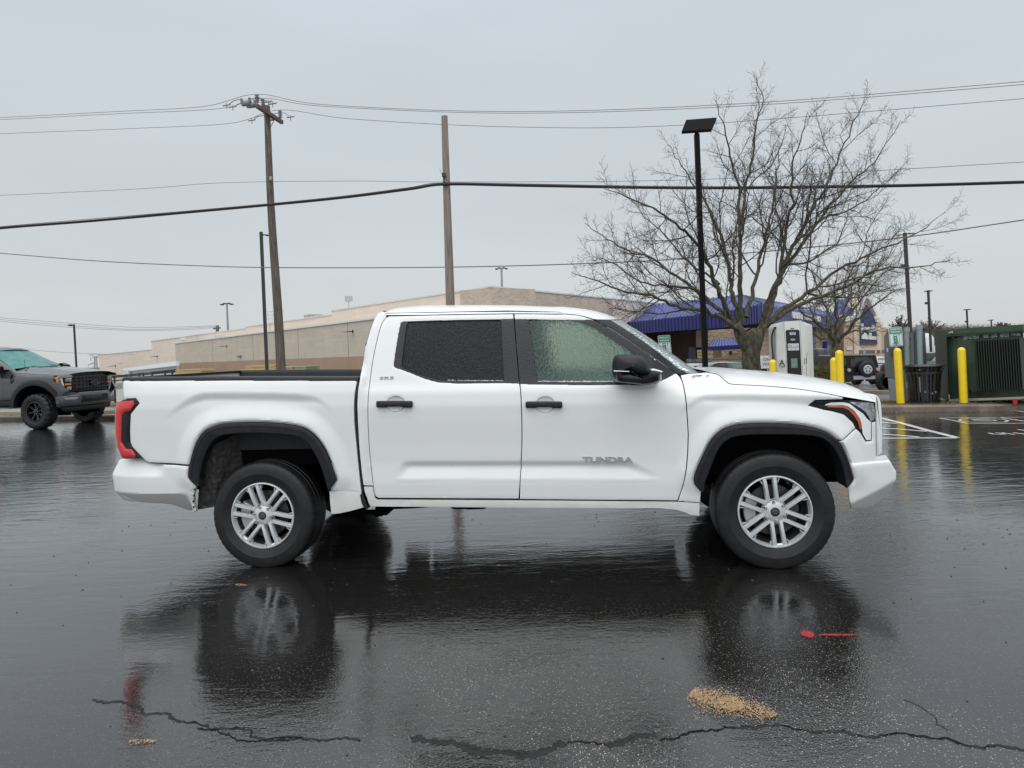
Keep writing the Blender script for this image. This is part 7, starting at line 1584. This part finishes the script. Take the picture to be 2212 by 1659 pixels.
# sealed crack with standing water, tan grit, red spray mark, small stones
crm_=mat('wet_crack_sealant',(.003,.003,.003),rough=.22,spec=.30,bump=.004,bscale=30)
def crack(k,pts,w0,w1,name,hmax=.006):
    P=resample([tuple(gp(k,*p,0)) for p in spl(pts,8)],step=.012); mb=MB(); rows=[]; n_=len(P)
    W=np.convolve(rng.uniform(w0,w1,n_+20),np.ones(7)/7,'same')[10:10+n_]*rng.uniform(.35,1.1,n_)*.8
    wob=np.convolve(rng.normal(0,.02,n_+40),np.ones(9)/9,'same')[20:20+n_]*2; gate=np.convolve(rng.uniform(-1,1,n_+60),np.ones(25)/25,'same')[30:30+n_]
    for i,p in enumerate(P):
        d=P[min(i+1,n_-1)]-P[max(i-1,0)]; d/=np.linalg.norm(d)+1e-9; n=np.array((-d[1],d[0])); w_=W[i]*(.12 if gate[i]<.0 else 1)
        rows.append([(p[0]+n[0]*(u*w_+wob[i]),p[1]+n[1]*(u*w_+wob[i]),.0006+hmax*max(0,(1-u*u))*rng.uniform(.2,1)) for u in (-1,-.7,-.3,.1,.5,.8,1)])
    mb.grid(rows).build(name,crm_,None,smooth=60,kind='structure')
crack(19,[(-40,765),(100,778),(200,800),(370,860),(560,900),(760,945),(900,972),(1150,985),(1400,1000)],.006,.016,'pavement_crack')
crack(19,[(520,925),(640,945),(760,962),(850,975),(1000,980),(1120,985)],.02,.045,'pavement_crack')
crack(20,[(-420,985),(-250,1010),(-100,1040),(60,1055),(200,1030),(330,1010),(480,1000),(640,985)],.02,.05,'pavement_crack')
crack(20,[(640,985),(800,965),(1000,945),(1100,940),(1300,950),(1600,975),(1900,1000),(2240,1035)],.010,.022,'pavement_crack')
crack(20,[(1700,820),(1780,860),(1850,930),(1900,950)],.003,.007,'pavement_crack',.002)
crack(21,[(-40,285),(120,268),(300,235),(450,205),(700,170),(980,145)],.006,.012,'pavement_crack',.003); crack(21,[(-40,432),(200,436),(500,432),(980,440)],.006,.012,'pavement_crack',.003)
def grains(name,m,cells,label,cat):
    mb=MB()
    for (k,x0,y0,x1,y1,w,n,r0,r1) in cells:
        a=gp(k,x0,y0,0); b=gp(k,x1,y1,0); d=b-a; nn_=Vector((-d.y,d.x,0)).normalized()
        for i in range(n):
            t=rng.uniform(0,1); u=rng.normal(0,.55)*w*.9*(math.sin(math.pi*min(1,max(0,t*.9+.08)))**.6); p=a+d*t+nn_*u; r=rng.uniform(r0,r1); th=rng.uniform(0,6.28)
            mb.add([(p[0]+r*math.cos(th+q)*rng.uniform(.6,1),p[1]+r*math.sin(th+q)*rng.uniform(.6,1),.0035+(.002 if q else 0)) for q in (0,1.6,3.1,4.7)],[(0,1,2,3)])
    mb.build(name,m,None,kind='stuff',label=label,category=cat)
grains('tan_grit',mat('tan_grit_grains',(.32,.20,.10),rough=.6,c2=(.48,.33,.19),vscale=60),[(20,785,795,1010,860,.10,3000,.0015,.004),(20,900,830,1150,895,.09,1500,.0015,.004),(19,730,143,790,147,.02,160,.002,.004),(19,150,1000,300,998,.02,120,.002,.004)],'streak of tan gritty sand on the wet asphalt below the front wheel reflection','sand')
grains('red_spray_mark',mat('red_spray_paint',(.42,.015,.03),rough=.4,coat=.3),[(20,1258,543,1312,545,.0425,1000,.002,.004),(20,1335,547,1492,547,.014,750,.0015,.0035)],'red sprayed dot and line on the asphalt in front of the front wheel','paint mark')
mb=MB()
for i in range(420):
    X=rng.uniform(-4,5); Y=rng.uniform(2.4,9); r=rng.uniform(.002,.007); mb.lathe([(0,-.001),(r,0),(r*.8,r*.6),(0,r*.8)],5,c=(X,Y,.001),cap=False)
mb.build('loose_pebbles',mat('dark_pebbles',(.03,.03,.03),rough=.5,c2=(.10,.095,.085),vscale=3),None,kind='stuff',label='tiny dark pebbles scattered over the wet asphalt',category='pebbles')
# leaf litter at the kerb foot
mb=MB()
for i in range(260):
    X=rng.uniform(10.4,13.5) if i%3 else rng.uniform(7.5,14); o=-abs(rng.normal(0,.12))-.03; x,y=kp(ks(X,o),o); r=rng.uniform(.012,.035); th=rng.uniform(0,6.28); mb.add([(x+r*math.cos(th+q),y+r*math.sin(th+q)*.6,.006+rng.uniform(0,.015)) for q in (0,1.5,3,4.6)],[(0,1,2,3)])
mb.build('leaf_litter',mat('reddish_leaves',(.16,.045,.03),rough=.7,c2=(.25,.20,.15),vscale=9),None,kind='stuff',label='reddish leaf litter lying along the foot of the kerb at the right',category='leaves')
# ================================================================ loose pieces of a kind become parts of their own
def split_pieces(o):
    me=o.data; n=len(me.vertices); par=list(range(n))
    def find(a):
        while par[a]!=a: par[a]=par[par[a]]; a=par[a]
        return a
    for e in me.edges:
        a,b=find(e.vertices[0]),find(e.vertices[1])
        if a!=b: par[a]=b
    groups={}
    for p in me.polygons: groups.setdefault(find(p.vertices[0]),[]).append(p)
    if len(groups)<2: return
    for g in groups.values():
        ids={}; v=[]; f=[]; sm=[]
        for p in g:
            q=[]
            for i in p.vertices:
                if i not in ids: ids[i]=len(v); v.append(tuple(me.vertices[i].co))
                q.append(ids[i])
            f.append(q); sm.append(p.use_smooth)
        m=bpy.data.meshes.new(o.name.split('.')[0]); m.from_pydata(v,[],f); m.polygons.foreach_set('use_smooth',sm)
        for k in me.materials: m.materials.append(k)
        c=bpy.data.objects.new(o.name.split('.')[0],m); col.objects.link(c); c.parent=o.parent; c.location=o.location; c.rotation_euler=o.rotation_euler
    bpy.data.objects.remove(o)
for o in [x for x in col.objects if x.type=='MESH' and x.parent is not None and x.name.split('.')[0] in ('bed_rail_cap','bed_corner','liner_bolt','lug_nut','wheel_well_liner','bag_highlight','white_sign_letter','windshield_wiper','seat','rim_hole','lug_recess','front_corner')]:
    if o.name.split('.')[0]=='seat': continue
    split_pieces(o)
